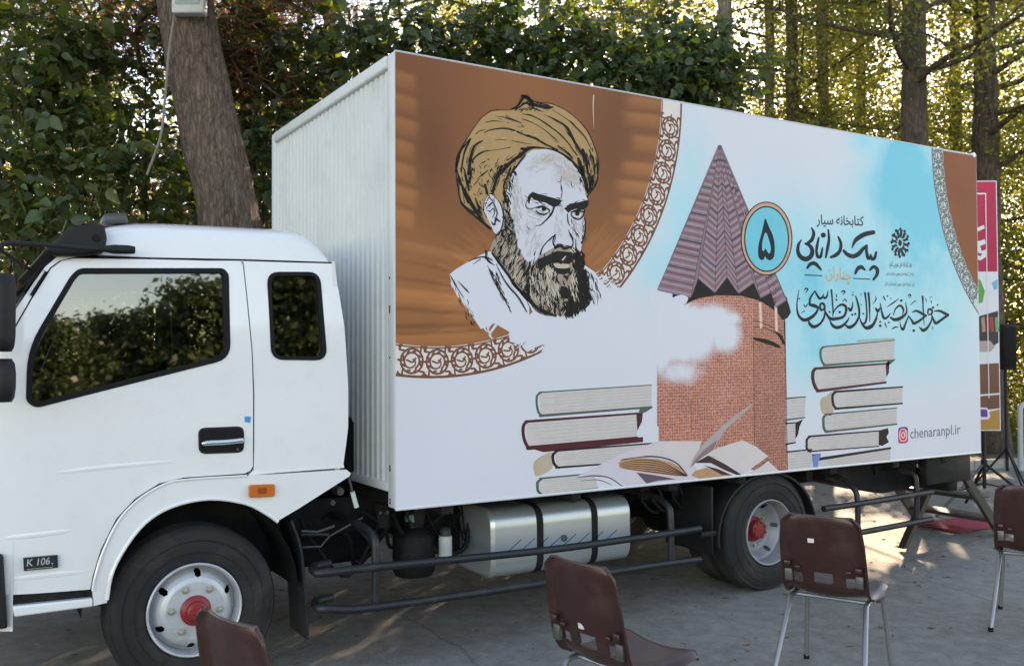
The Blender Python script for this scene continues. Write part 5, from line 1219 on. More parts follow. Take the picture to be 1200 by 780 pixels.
# the open book in front
ob = PR(); ob.poly(M4([(280,445),(400,385),(480,345),(640,290),(830,292),(800,400),(840,450),(700,470),(600,478),(500,492),(470,460),(420,445)])); ob.build('printed_open_book', inkmat('page_lilac', ink(176,178,200), 0.03, 6), 6)
od = PR(); od.stroke(M4([(290,448),(360,440),(430,450),(490,490)]), [0.8,1.6,1.4,1.2]); od.stroke(M4([(300,462),(380,458),(440,480)]), [0.5,1,0.6]); od.poly(M4([(545,425),(640,440),(720,455),(640,462),(590,474)])); od.build('printed_open_book_lines', inkmat('book_shadow', ink(86,76,92)), 7)
lp = PR(); lp.poly(M4([(468,384),(492,368),(560,362),(640,368),(700,382),(745,410),(768,440),(720,442),(620,430),(520,415),(472,405)])); lp.poly(M4([(785,440),(800,420),(850,405),(905,425),(965,446),(900,455),(820,455)])); lp.build('printed_page_block', inkmat('page_block', ink(160,128,106), 0.12, 16), 7)
bl = PR()
for k in range(6): bl.stroke(M4([(470+k*3,388+k*4),(560,372+k*9),(660,384+k*9),(765,438+k*1)]), [0.4,0.9,1.1,0.6])
bl.poly(M4([(800,385),(860,352),(930,388),(1005,440),(985,446),(930,415),(870,385)])); bl.poly(M4([(840,395),(900,410),(965,446),(920,436)])); bl.stroke(M4([(478,372),(560,358),(650,360),(720,385),(768,438)]), [1,1.8,1.6,1.6,1.2])
for k in range(4): bl.stroke(M4([(1035+k*14,432-k*3),(1085+k*16,400-k*2),(1122+k*12,372+k*14)]), 0.5)
bl.build('printed_page_shadows', inkmat('book_brown', ink(62,46,46)), 8)
wp = PR(); wp.poly(M4([(495,366),(560,330),(650,291),(832,290),(800,345),(775,405),(745,378),(690,358),(600,352)])); wp.poly(M4([(830,352),(900,320),(1010,286),(1070,315),(1122,356),(1060,400),(1010,436),(950,390),(880,355)])); wp.poly(M4([(1030,436),(1090,400),(1122,376),(1168,420),(1100,432)])); wp.build('printed_open_page', inkmat('page_white', ink(180,180,192), 0.04, 6), 9)
up = PR(); up.poly(M4([(780,405),(790,370),(830,310),(870,272),(960,190),(1066,118),(1000,185),(930,245),(905,290),(880,330),(820,370)])); up.build('printed_turned_page', inkmat('page_turned', ink(150,146,158), 0.10, 8), 10)
up = PR(); up.poly(M4([(782,404),(800,372),(850,320),(900,285),(880,330),(830,362)])); up.build('printed_turned_page', inkmat('page_turned_dark', ink(120,108,118), 0.10, 8), 11)
# a torn seam in the film and the olive strip under the calligraphy
sm = PR(); sm.stroke([(694.5,112),(694,128),(695,152)], [1.4,1.0,0.2]); sm.build('film_tear', inkmat('film_tear', ink(176,172,172)), 4)
sm = PR(); sm.poly([(1003,400),(1046,397.5),(1048,399),(1004,402)]); sm.build('printed_book_edge', inkmat('olive', ink(150,156,140)), 6)
# ================================================================== GROUND
def ground_mat():
    mt = bpy.data.materials.new('asphalt'); mt.use_nodes = True; N = mt.node_tree.nodes; L = mt.node_tree.links; b = N['Principled BSDF']
    tc = N.new('ShaderNodeTexCoord')
    def nz(sc, det, rough=0.6):
        n = N.new('ShaderNodeTexNoise'); n.inputs['Scale'].default_value = sc; n.inputs['Detail'].default_value = det; n.inputs['Roughness'].default_value = rough; L.new(tc.outputs['Object'], n.inputs['Vector']); return n
    n1 = nz(0.7, 6); n2 = nz(9, 5); n3 = nz(70, 5, 0.8)
    rp = N.new('ShaderNodeValToRGB'); rp.color_ramp.elements[0].position = 0.3; rp.color_ramp.elements[0].color = (0.172,0.160,0.142,1); rp.color_ramp.elements[1].position = 0.72; rp.color_ramp.elements[1].color = (0.262,0.246,0.220,1)
    L.new(n1.outputs['Fac'], rp.inputs[0])
    mr = N.new('ShaderNodeMapRange'); mr.inputs[1].default_value = 0.3; mr.inputs[2].default_value = 0.7; mr.inputs[3].default_value = 0.74; mr.inputs[4].default_value = 1.18; L.new(n2.outputs['Fac'], mr.inputs[0])
    mr3 = N.new('ShaderNodeMapRange'); mr3.inputs[1].default_value = 0.25; mr3.inputs[2].default_value = 0.75; mr3.inputs[3].default_value = 0.72; mr3.inputs[4].default_value = 1.28; L.new(n3.outputs['Fac'], mr3.inputs[0])
    mm = N.new('ShaderNodeMath'); mm.operation = 'MULTIPLY'; L.new(mr.outputs[0], mm.inputs[0]); L.new(mr3.outputs[0], mm.inputs[1])
    hs = N.new('ShaderNodeHueSaturation'); L.new(rp.outputs[0], hs.inputs['Color']); L.new(mm.outputs[0], hs.inputs['Value'])
    # cracks
    mp = N.new('ShaderNodeMapping'); L.new(tc.outputs['Object'], mp.inputs[0]); nw = nz(1.3, 4)
    ad = N.new('ShaderNodeMix'); ad.data_type = 'VECTOR'; ad.inputs['Factor'].default_value = 0.25; L.new(tc.outputs['Object'], ad.inputs['A']); L.new(nw.outputs['Color'], ad.inputs['B'])
    vo = N.new('ShaderNodeTexVoronoi'); vo.feature = 'DISTANCE_TO_EDGE'; vo.inputs['Scale'].default_value = 0.55; L.new(ad.outputs['Result'], vo.inputs['Vector'])
    cr = N.new('ShaderNodeMapRange'); cr.inputs[1].default_value = 0.0; cr.inputs[2].default_value = 0.007; cr.inputs[3].default_value = 0.66; cr.inputs[4].default_value = 1.0; L.new(vo.outputs['Distance'], cr.inputs[0])
    hs2 = N.new('ShaderNodeHueSaturation'); L.new(hs.outputs[0], hs2.inputs['Color']); L.new(cr.outputs[0], hs2.inputs['Value']); L.new(hs2.outputs[0], b.inputs['Base Color'])
    b.inputs['Roughness'].default_value = 0.85
    bp = N.new('ShaderNodeBump'); bp.inputs['Strength'].default_value = 0.5; bp.inputs['Distance'].default_value = 0.01; L.new(n3.outputs['Fac'], bp.inputs['Height']); L.new(bp.outputs[0], b.inputs['Normal'])
    return mt
g = MB(); n = 2
g.add([(-400,-400,0),(400,-400,0),(400,400,0),(-400,400,0)], [(0,1,2,3)])
struct(g.build('ground', mat('soil', (0.10,0.075,0.05,1), 0.95, vary=0.25, vscale=1.5, bump=0.5, bscale=20), smooth=0))
# asphalt yard: in front of, under and just behind the truck; its far edge is the kerb
kq = [gp(-500,9.6), gp(120,9.4), gp(500,10.2), gp(900,11.6), gp(1170,13.0), gp(1500,15)]
yard = [(-60,-60),(60,-60)] + [(60, kq[-1].y)] + [(p.x, p.y) for p in kq[::-1]] + [(-60, kq[0].y)]
me = bpy.data.meshes.new('yard_asphalt'); me.from_pydata([(x, y, 0.004) for x, y in yard], [], [tuple(range(len(yard)))]); me.update()
struct(link('yard_asphalt', me, ground_mat()))
# kerb stones
M_kerb = mat('kerb_stone', (0.30,0.28,0.25,1), 0.85, vary=0.12, vscale=4, bump=0.3, bscale=30)
kerb = bpy.data.objects.new('kerb', None); COL.objects.link(kerb); kerb['kind'] = 'structure'
for a, b in zip(kq[2:-1], kq[3:]):
    d = b-a; ln_ = d.length; k = int(ln_/0.55); dr = d.normalized(); ang = math.atan2(d.y, d.x)
    for i in range(k):
        c = a + dr*(i+0.5)*ln_/k
        o = MB().box(-ln_/k/2+0.008, ln_/k/2-0.008, -0.07, 0.07, -0.05, 0.12).build('kerb_stone', M_kerb, kerb, smooth=0, bevel=0.012)
        o.location = (c.x, c.y, random.uniform(-0.006, 0.006)); o.rotation_euler.z = ang + random.uniform(-0.012, 0.012)
# lawn strip beyond the soil at the right
def leafverts(n, tmpl, pos, nrm, upv, size):
    pass
def blades(n, region, h0, h1):
    a, b, c, d = region
    s = rng.random((n, 2)); P = (np.array(a)[None]*(1-s[:,:1])*(1-s[:,1:]) + np.array(b)[None]*s[:,:1]*(1-s[:,1:]) + np.array(c)[None]*s[:,:1]*s[:,1:] + np.array(d)[None]*(1-s[:,:1])*s[:,1:])
    ang = rng.random(n)*6.283; h = h0 + (h1-h0)*rng.random(n); w = 0.006 + 0.006*rng.random(n); le = rng.normal(0, 0.04, (n, 2))
    V = np.zeros((n, 3, 3)); V[:,0,:2] = P[:,:2] - np.c_[np.cos(ang), np.sin(ang)]*w[:,None]; V[:,1,:2] = P[:,:2] + np.c_[np.cos(ang), np.sin(ang)]*w[:,None]
    V[:,2,:2] = P[:,:2] + le; V[:,2,2] = h
    return V.reshape(-1,3), np.arange(n*3).reshape(n,3)
def leaf_shader(name, col, trans, var=0.3, rough=0.45, hue=0.02, tw=0.5):
    mt = bpy.data.materials.new(name); mt.use_nodes = True; N = mt.node_tree.nodes; L = mt.node_tree.links
    for n in list(N): N.remove(n)
    o = N.new('ShaderNodeOutputMaterial'); p = N.new('ShaderNodeBsdfPrincipled'); t = N.new('ShaderNodeBsdfTranslucent'); mx = N.new('ShaderNodeMixShader'); mx.inputs[0].default_value = tw
    g = N.new('ShaderNodeNewGeometry')
    mr = N.new('ShaderNodeMapRange'); mr.inputs[3].default_value = 1-var; mr.inputs[4].default_value = 1+var; L.new(g.outputs['Random Per Island'], mr.inputs[0])
    mh = N.new('ShaderNodeMapRange'); mh.inputs[3].default_value = 0.5-hue; mh.inputs[4].default_value = 0.5+hue
    ml = N.new('ShaderNodeMath'); ml.operation = 'MULTIPLY'; ml.inputs[1].default_value = 7.31; L.new(g.outputs['Random Per Island'], ml.inputs[0]); fr = N.new('ShaderNodeMath'); fr.operation = 'FRACT'; L.new(ml.outputs[0], fr.inputs[0]); L.new(fr.outputs[0], mh.inputs[0])
    for c, sh_, inp in ((col, p, 'Base Color'), (trans, t, 'Color')):
        h = N.new('ShaderNodeHueSaturation'); h.inputs['Color'].default_value = c; L.new(mr.outputs[0], h.inputs['Value']); L.new(mh.outputs[0], h.inputs['Hue']); L.new(h.outputs[0], sh_.inputs[inp])
    p.inputs['Roughness'].default_value = rough
    L.new(p.outputs[0], mx.inputs[1]); L.new(t.outputs[0], mx.inputs[2]); L.new(mx.outputs[0], o.inputs['Surface'])
    return mt
M_grass = leaf_shader('grass_blades', (0.07,0.11,0.025,1), (0.16,0.22,0.04,1))
V_, F_2 = blades(26000, [tuple(gp(1100,14.6)), tuple(gp(1420,15.5)), tuple(gp(1420,24)), tuple(gp(1040,24))], 0.04, 0.12)
me = bpy.data.meshes.new('lawn_grass'); me.from_pydata([tuple(v) for v in V_], [], [tuple(int(i) for i in f) for f in F_2]); me.update()
lw = link('lawn_grass', me, M_grass); lw['kind'] = 'stuff'; lw['label'] = 'short green lawn grass beyond the kerb behind the truck'
# fallen dry leaves scattered over the yard
def scatter_leaves(n):
    V = []; F = []
    for i in range(n):
        if random.random() < 0.55: p = Vector((random.uniform(-1.6, 6.5), random.uniform(0.3, 5.0), 0.006))
        else: p = Vector((random.uniform(-2.5, 8), random.uniform(-3.5, 1.0), 0.006))
        a = random.uniform(0, 6.28); s_ = random.uniform(0.012, 0.032); o = len(V)
        for (u, v, w) in ((-1,0,0.0),(0,-0.42,0.25),(1,0,0.1),(0,0.42,0.3)):
            V.append((p.x + s_*(u*math.cos(a)-v*math.sin(a)), p.y + s_*(u*math.sin(a)+v*math.cos(a)), p.z + s_*w))
        F.append((o, o+1, o+2, o+3))
    me = bpy.data.meshes.new('fallen_leaves'); me.from_pydata(V, [], F); me.update()
    return link('fallen_leaves', me, mat('dry_leaf', (0.20,0.13,0.06,1), 0.8, island=0.5))
fl_ = scatter_leaves(900); fl_['kind'] = 'stuff'; fl_['label'] = 'small dry brown leaves scattered on the asphalt'
# ================================================================== CHAIRS
M_shell = mat('brown_chair_plastic', (0.046, 0.018, 0.0155, 1), rough=0.28, vary=0.08, vscale=5, bump=0.06, bscale=120, dirt=((0.13,0.09,0.08,1), 8, 0.25))
M_leg = mat('chair_leg_chrome', (0.34,0.35,0.36,1), rough=0.36, metal=0.8, vary=0.05)
M_plate = mat('chair_bracket', (0.12,0.115,0.11,1), rough=0.4, metal=0.5, vary=0.1)
M_lab = mat('white_label', (0.7,0.7,0.66,1), 0.6, vary=0.1, vscale=60)
def make_chair(label, group):
    t = thing('plastic_chair', label, 'chair', group=group)
    prof = [(-0.245,0.835),(-0.243,0.80),(-0.228,0.72),(-0.208,0.62),(-0.190,0.54),(-0.172,0.485),(-0.140,0.447),(-0.09,0.430),(0.0,0.425),(0.10,0.435),(0.17,0.442),(0.205,0.437),(0.228,0.418)]
    P = catmull(prof, 4); m_ = len(P); nc = 29
    s = np.linspace(0, 1, m_)
    V = []; F = []
    for i, (x, z) in enumerate(P):
        # half width along the profile
        hw = np.interp(z if i < m_*0.55 else 0, [0, 0.45, 0.55, 0.70, 0.80, 0.835], [0.215, 0.205, 0.205, 0.200, 0.188, 0.150]) if x < -0.1 else np.interp(x, [-0.1, 0.1, 0.20, 0.228], [0.205, 0.215, 0.205, 0.180])
        tx = P[min(i+1, m_-1)][0]-P[max(i-1, 0)][0]; tz = P[min(i+1, m_-1)][1]-P[max(i-1, 0)][1]; l = math.hypot(tx, tz); nx, nz = -tz/l, tx/l     # towards the sitter
        if nx*1+nz*1 < 0: nx, nz = -nx, -nz
        for k in range(nc):
            q = -1 + 2*k/(nc-1); cup = 0.028*q*q + (0.020*max(0, abs(q)-0.86)/0.14)*(-1.6 if x > -0.1 else -1.3)
            V.append((x + nx*cup, q*hw, z + nz*cup))
    def cell(i, k):
        x, z = P[i]; q = -1 + 2*(k+0.5)/(nc-1)
        if x < -0.15 and 0.512 < z < 0.560 and abs(q) < 0.24: return True
        if x < -0.15 and 0.500 < z < 0.556 and 0.52 < abs(q) < 0.68: return True
        return False
    for i in range(m_-1):
        for k in range(nc-1):
            if cell(i, k): continue
            F.append((i*nc+k, i*nc+k+1, (i+1)*nc+k+1, (i+1)*nc+k))
    o = MB().add(V, F).build('seat_shell', M_shell, t, smooth=60)
    sl = o.modifiers.new('solid', 'SOLIDIFY'); sl.thickness = 0.011; sl.offset = 0
    bv = o.modifiers.new('bevel', 'BEVEL'); bv.width = 0.004; bv.segments = 2; bv.limit_method = 'ANGLE'; bv.angle_limit = R(50)
    # metal brackets clasping the back, seen from behind
    for sg in (-1, 1):
        for (y0, y1, z0, z1, mm) in ((0.150,0.186,0.500,0.560,M_plate), (0.152,0.184,0.575,0.600,M_shell), (0.106,0.135,0.565,0.580,M_shell)):
            xb = np.interp((z0+z1)/2, [0.485,0.62], [-0.172,-0.208])
            MB().box(xb-0.016, xb+0.004, sg*y0 if sg > 0 else -y1, sg*y1 if sg > 0 else -y0, z0, z1).build('back_bracket', mm, t, smooth=0, bevel=0.004)
        MB().box(0.02, 0.12, sg*0.200-0.012, sg*0.200+0.012, 0.395, 0.425).build('seat_bracket', M_plate, t, smooth=0, bevel=0.004)
        MB().tube([(-0.335, sg*0.215, 0.0), (-0.13, sg*0.180, 0.405), (-0.09, sg*0.178, 0.412), (0.06, sg*0.180, 0.412)], 0.0125, 12).build('rear_leg', M_leg, t, smooth=50)
        MB().tube([(0.225, sg*0.215, 0.0), (0.165, sg*0.185, 0.40), (0.13, sg*0.182, 0.410), (0.03, sg*0.180, 0.410)], 0.0125, 12).build('front_leg', M_leg, t, smooth=50)
        for xx in (-0.334, 0.2245): MB().lathe([(0.0,0.0),(0.0,0.015),(0.022,0.015),(0.024,0.0125)], (xx, sg*0.215, 0.0), 'z', 12).build('foot_cap', M_rub, t)
    MB().tube([(-0.07,-0.178,0.408),(-0.07,0.178,0.408)], 0.010, 8).build('cross_bar', M_leg, t)
    return t
def place(o, px, dep, rz): p = gp(px, dep); o.location = (p.x, p.y, 0.004); o.rotation_euler.z = rz
gch = 'brown plastic chairs set out beside the truck'
ch = [make_chair('brown plastic chair with small white label, standing before the truck rear wheel', gch)]
labs = ['brown plastic chair before the silver fuel tank, white sticker above its back slot', 'brown plastic chair standing before the red-hubbed front wheel', 'brown plastic chair standing near the banner tripod behind the truck tail']
for l in labs:
    c = copy_tree(ch[0]); c['label'] = l; ch.append(c)
def lab(c, y0, z0): 
    xb = np.interp(z0, [0.485,0.62,0.72,0.80], [-0.172,-0.208,-0.228,-0.243])
    MB().add([(xb-0.0085, y0, z0), (xb-0.0085, y0-0.030, z0+0.002), (xb-0.0125, y0-0.030, z0+0.022), (xb-0.0125, y0, z0+0.022)], [(0,1,2,3)]).build('label_sticker', M_lab, c)
lab(ch[0], 0.06, 0.70); lab(ch[1], 0.035, 0.575)
CH_POS = [(975, 4.62, R(24)), (728, 3.62, R(8)), (348, 2.92, R(16)), (1210, 5.55, R(26))]
for c, (px, dep, rz) in zip(ch, CH_POS): place(c, px, dep, rz)

# ================================================================== BANNER ON A TRIPOD, LOUDSPEAKER, STEPS
def flatprint(name, pts, m, parent, x=0): pass
bn = thing('banner_stand', 'tall magenta, white and brown banner on a black tripod behind the truck tail', 'banner')
bdep = 9.3
c0 = gp(1153, bdep); bn.location = c0
brz = math.atan2(_r.y, _r.x)
bn.rotation_euler.z = brz
# local frame: x to the viewer's right, y away, z up; metres per pixel at that distance
mpp = bdep/FPX
bx = lambda px: (px-1153)*mpp
bz = lambda py: CAM.z - (py-417)*mpp
def bpoly(name, pts, m, lay, parent):
    V = [(bx(a), -0.006-0.001*lay, bz(b)) for a, b in pts]; t_ = tessellate_polygon([[Vector((v[0], v[2], 0)) for v in V]])
    me = bpy.data.meshes.new(name); me.from_pydata(V, [], [tuple(q) for q in t_]); me.update(); return link(name, me, m, parent)
bp_ = MB().box(bx(1092), bx(1171), -0.006, 0.004, bz(508), bz(215)).build('banner_sheet', mat('banner_white', rgb(225,225,228), 0.5, vary=0.04), bn, smooth=0)
M_mag = mat('banner_magenta', (0.50,0.014,0.060,1), 0.5, vary=0.05)
bpoly('banner_print', [(1092,216),(1170,216),(1170,322),(1150,322),(1120,318),(1092,318)], M_mag, 1, bp_)
M_bw = mat('banner_ink_white', (0.75,0.75,0.77,1), 0.5)
bpoly('banner_line', [(1092,229.5),(1157.5,229.5),(1157.5,231),(1092,231)], M_bw, 2, bp_); bpoly('banner_line', [(1157,229.5),(1158,229.5),(1158,470),(1157,470)], M_bw, 5, bp_)
for pts in ([(1142,273),(1155,267),(1156,271),(1143,277)], [(1146,287),(1156,284),(1157,289),(1150,292),(1152,298),(1157,296),(1158,304),(1150,309),(1144,306),(1147,303),(1150,304),(1153,301),(1148,300)], [(1092,290),(1120,270),(1135,300),(1100,312)]): bpoly('banner_lettering', pts, M_bw, 2, bp_)
bpoly('banner_print', [(1092,330),(1140,325),(1150,332),(1155,345),(1152,358),(1140,362),(1092,362)], mat('banner_green', (0.10,0.36,0.05,1), 0.5), 1, bp_)
bpoly('banner_print', [(1163,335),(1170,331),(1170,342),(1166,344)], mat('banner_cyan', (0.15,0.45,0.6,1), 0.5), 1, bp_)
M_bd = mat('banner_dark', (0.05,0.035,0.03,1), 0.5, vary=0.2); M_bb = mat('banner_brown', (0.19,0.075,0.035,1), 0.5, vary=0.12)
bpoly('banner_print', [(1092,372),(1145,375),(1170,368),(1170,405),(1160,412),(1092,412)], M_bd, 1, bp_)
for k, (a, cc) in enumerate(((1150,(0.4,0.3,0.2,1)),(1155,(0.32,0.03,0.03,1)),(1160,(0.45,0.05,0.04,1)),(1166,(0.12,0.4,0.15,1)))): bpoly('banner_print', [(a,376),(a+4,375),(a+5,392),(a+1,393)], mat('banner_spine_%d' % k, cc, 0.5), 2, bp_)
bpoly('banner_print', [(1092,404),(1160,403),(1166,410),(1160,416),(1092,416)], mat('banner_pink', (0.5,0.36,0.34,1), 0.5), 2, bp_)
bpoly('banner_print', [(1092,434),(1170,429),(1170,482),(1092,490)], M_bb, 1, bp_); bpoly('banner_line', [(1092,470),(1170,464),(1170,466),(1092,472)], M_bw, 2, bp_)
bpoly('banner_print', [(1092,490),(1150,488),(1170,483),(1170,507),(1092,507)], mat('banner_ochre', (0.48,0.24,0.05,1), 0.5), 1, bp_)
bpoly('banner_print', fillet([(1140,481),(1156,481),(1159,492),(1156,495),(1140,495)], 3), M_bw, 3, bp_); bpoly('banner_print', fillet([(1147,483),(1155,483),(1156,492),(1147,492)], 2), mat('banner_violet', (0.16,0.06,0.26,1), 0.5), 4, bp_)
MB().tube([(0,0.03,0.0+0.25),(0,0.03,bz(215)-0.05)], 0.018, 10).build('tripod_pole', M_blk, bn)
zt = bz(548)
for a in (200, 320, 80):
    e = Vector((0.62*math.cos(R(a)), 0.03+0.62*math.sin(R(a)), 0.012))
    MB().tube([(0.02*math.cos(R(a)),0.03+0.02*math.sin(R(a)),zt), e], 0.014, 8).build('tripod_leg', M_blk if a != 200 else M_steel, bn)
    MB().tube([(0,0.03,0.30), e*0.5 + Vector((0,0.015,zt*0.5))], 0.008, 6).build('leg_stay', M_blk, bn)
MB().lathe([(-0.03,0.0),(-0.03,0.03),(0.05,0.03),(0.05,0.0)], (0,0.03,zt), 'z', 14).build('tripod_collar', M_blk, bn)
# loudspeaker on a pole half hidden behind the banner
sp = thing('loudspeaker_stand', 'black upright loudspeaker on a thin pole just beyond the banner edge', 'loudspeaker')
sdep = 10.3; sp.location = gp(1178, sdep); sp.rotation_euler.z = brz
k = sdep/FPX
zb = CAM.z - (437-417)*k; zt2 = CAM.z - (384-417)*k
cab_ = MB().box(-8*k, 7*k, -0.12, 0.14, zb, zt2).build('speaker_cabinet', M_blk, sp, smooth=0, bevel=0.015)
MB().box(-7*k, 6*k, -0.128, -0.121, zb+0.03, zt2-0.03).build('speaker_grille', M_rub, cab_, smooth=0, bevel=0.006)
MB().tube([(0,0,0.3),(0,0,zb)], 0.017, 10).build('stand_pole', M_blk, sp)
for a in (30, 150, 270): MB().tube([(0,0,0.55),(0.42*math.cos(R(a)),0.42*math.sin(R(a)),0.012)], 0.012, 8).build('stand_leg', M_blk, sp)
# light grey metal post by the lawn
po = thing('metal_post', 'light grey metal rail post standing at the kerb by the lawn', 'post', gp(1194, 12.7))
M_post = mat('post_paint', (0.42,0.43,0.43,1), 0.5, vary=0.1, dirt=((0.2,0.15,0.1,1), 6, 0.4))
MB().tube([(0,0,-0.02),(0,0,0.80),(0.01,0,0.85),(0.05,0,0.89),(0.12,0,0.90),(0.9,0,0.90)], 0.035, 12).build('post_tube', M_post, po, smooth=50)
MB().tube([(0.9,0,0.90),(0.9,0,-0.02)], 0.035, 12).build('post_leg', M_post, po)
MB().box(-0.09,0.09,-0.09,0.09,-0.01,0.012).build('base_plate', M_post, po, smooth=0)
# folding entry steps at the tail and the red carpet below them
M_step = mat('step_dark', (0.045,0.038,0.032,1), 0.6, vary=0.2, vscale=6)
es = thing('entry_steps', 'dark folding entry steps leaning at the truck tail above a red carpet', 'steps', (BL+0.05, 0.0, 0.004))
for y in (0.30, 1.10):
    MB().prism([(0.0,0.74),(0.09,0.74),(0.80,0.0),(0.68,0.0)], y, y+0.035).build('stringer', M_step, es)
for i, (x, z) in enumerate(((0.18,0.54),(0.38,0.34),(0.58,0.13))): MB().box(x-0.02, x+0.22, 0.34, 1.10, z, z+0.03).build('tread', M_step, es, smooth=0, bevel=0.005)
MB().tube([(0.72,0.32,0.02),(0.25,0.32,0.46)], 0.018, 8).build('brace', M_steel, es)
MB().prism([(-0.55,0.02),(-0.50,0.02),(-0.02,0.62),(-0.08,0.62)], 0.36, 0.42).build('rear_stay', M_step, es)
cp_ = thing('red_carpet', 'worn red carpet laid on the asphalt at the truck tail steps', 'carpet', (BL+0.3, 0.62, 0.006))
V = []; F = []; nx, ny = 40, 16
for j in range(ny+1):
    for i in range(nx+1):
        x = 0.25 + 1.3*i/nx; y = -0.08 + 0.5*j/ny; V.append((x + 0.015*math.sin(y*7), y + 0.02*math.sin(x*4), 0.004 + 0.012*max(0, math.sin(x*5+y*2))*random.random()))
for j in range(ny):
    for i in range(nx): F.append((j*(nx+1)+i, j*(nx+1)+i+1, (j+1)*(nx+1)+i+1, (j+1)*(nx+1)+i))
o = MB().add(V, F).build('carpet_pile', mat('carpet_red', (0.34,0.035,0.06,1), 0.95, vary=0.2, vscale=10, bump=0.4, bscale=150), cp_, smooth=60)
sl = o.modifiers.new('solid', 'SOLIDIFY'); sl.thickness = 0.006
# ================================================================== TREES AND SHRUBS
def bark_mat(name, c0, c1, sc=9.0, bump=1.0):
    mt = bpy.data.materials.new(name); mt.use_nodes = True; N = mt.node_tree.nodes; L = mt.node_tree.links; b = N['Principled BSDF']
    tc = N.new('ShaderNodeTexCoord'); mp = N.new('ShaderNodeMapping'); mp.inputs['Scale'].default_value = (1, 1, 0.20); L.new(tc.outputs['Object'], mp.inputs[0])
    nw = N.new('ShaderNodeTexNoise'); nw.inputs['Scale'].default_value = 3; L.new(tc.outputs['Object'], nw.inputs['Vector'])
    mxv = N.new('ShaderNodeMix'); mxv.data_type = 'VECTOR'; mxv.inputs['Factor'].default_value = 0.12; L.new(mp.outputs[0], mxv.inputs['A']); L.new(nw.outputs['Color'], mxv.inputs['B'])
    vo = N.new('ShaderNodeTexVoronoi'); vo.feature = 'DISTANCE_TO_EDGE'; vo.inputs['Scale'].default_value = sc*4.2; L.new(mxv.outputs['Result'], vo.inputs['Vector'])
    nz = N.new('ShaderNodeTexNoise'); nz.inputs['Scale'].default_value = sc*3.2; nz.inputs['Detail'].default_value = 8; nz.inputs['Roughness'].default_value = 0.7; L.new(mp.outputs[0], nz.inputs['Vector'])
    ad = N.new('ShaderNodeMath'); ad.operation = 'MULTIPLY_ADD'; ad.inputs[1].default_value = 0.75; L.new(vo.outputs['Distance'], ad.inputs[0]); L.new(nz.outputs['Fac'], ad.inputs[2])
    rp = N.new('ShaderNodeValToRGB'); rp.color_ramp.elements[0].position = 0.40; rp.color_ramp.elements[0].color = c0; rp.color_ramp.elements[1].position = 0.85; rp.color_ramp.elements[1].color = c1
    L.new(ad.outputs[0], rp.inputs[0]); L.new(rp.outputs[0], b.inputs['Base Color']); b.inputs['Roughness'].default_value = 0.92
    bp = N.new('ShaderNodeBump'); bp.inputs['Strength'].default_value = bump; bp.inputs['Distance'].default_value = 0.04; L.new(ad.outputs[0], bp.inputs['Height']); L.new(bp.outputs[0], b.inputs['Normal'])
    return mt
M_bark = bark_mat('pine_bark', (0.060,0.042,0.032,1), (0.25,0.185,0.14,1))
M_bark2 = bark_mat('dark_bark', (0.036,0.026,0.019,1), (0.15,0.108,0.076,1), 6)
M_bark3 = bark_mat('pale_bark', (0.09,0.075,0.05,1), (0.24,0.20,0.14,1), 7, 0.6)
M_twig = mat('twig', (0.07,0.05,0.035,1), 0.9, vary=0.15)
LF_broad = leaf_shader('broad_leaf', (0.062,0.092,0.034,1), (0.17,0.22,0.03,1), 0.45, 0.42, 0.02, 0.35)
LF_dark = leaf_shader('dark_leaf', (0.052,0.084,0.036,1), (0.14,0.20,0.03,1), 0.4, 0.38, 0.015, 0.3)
LF_gold = leaf_shader('golden_leaf', (0.10,0.12,0.028,1), (0.37,0.36,0.055,1), 0.5, 0.5, 0.03, 0.6)
LF_green = leaf_shader('poplar_leaf', (0.075,0.10,0.024,1), (0.28,0.29,0.04,1), 0.4, 0.5, 0.025, 0.5)
LF_lit = leaf_shader('sun_toned_leaf', (0.06,0.10,0.02,1), (0.34,0.40,0.04,1), 0.5, 0.45, 0.03, 0.6)  # brighter yellow-green stands in for sunlight on some of the shrub leaves
LF_brown = leaf_shader('brown_needle', (0.13,0.062,0.034,1), (0.32,0.14,0.06,1), 0.45, 0.6, 0.02, 0.45)
LF_pine = leaf_shader('pine_needle', (0.05,0.07,0.025,1), (0.12,0.14,0.04,1), 0.4, 0.6, 0.02, 0.35)

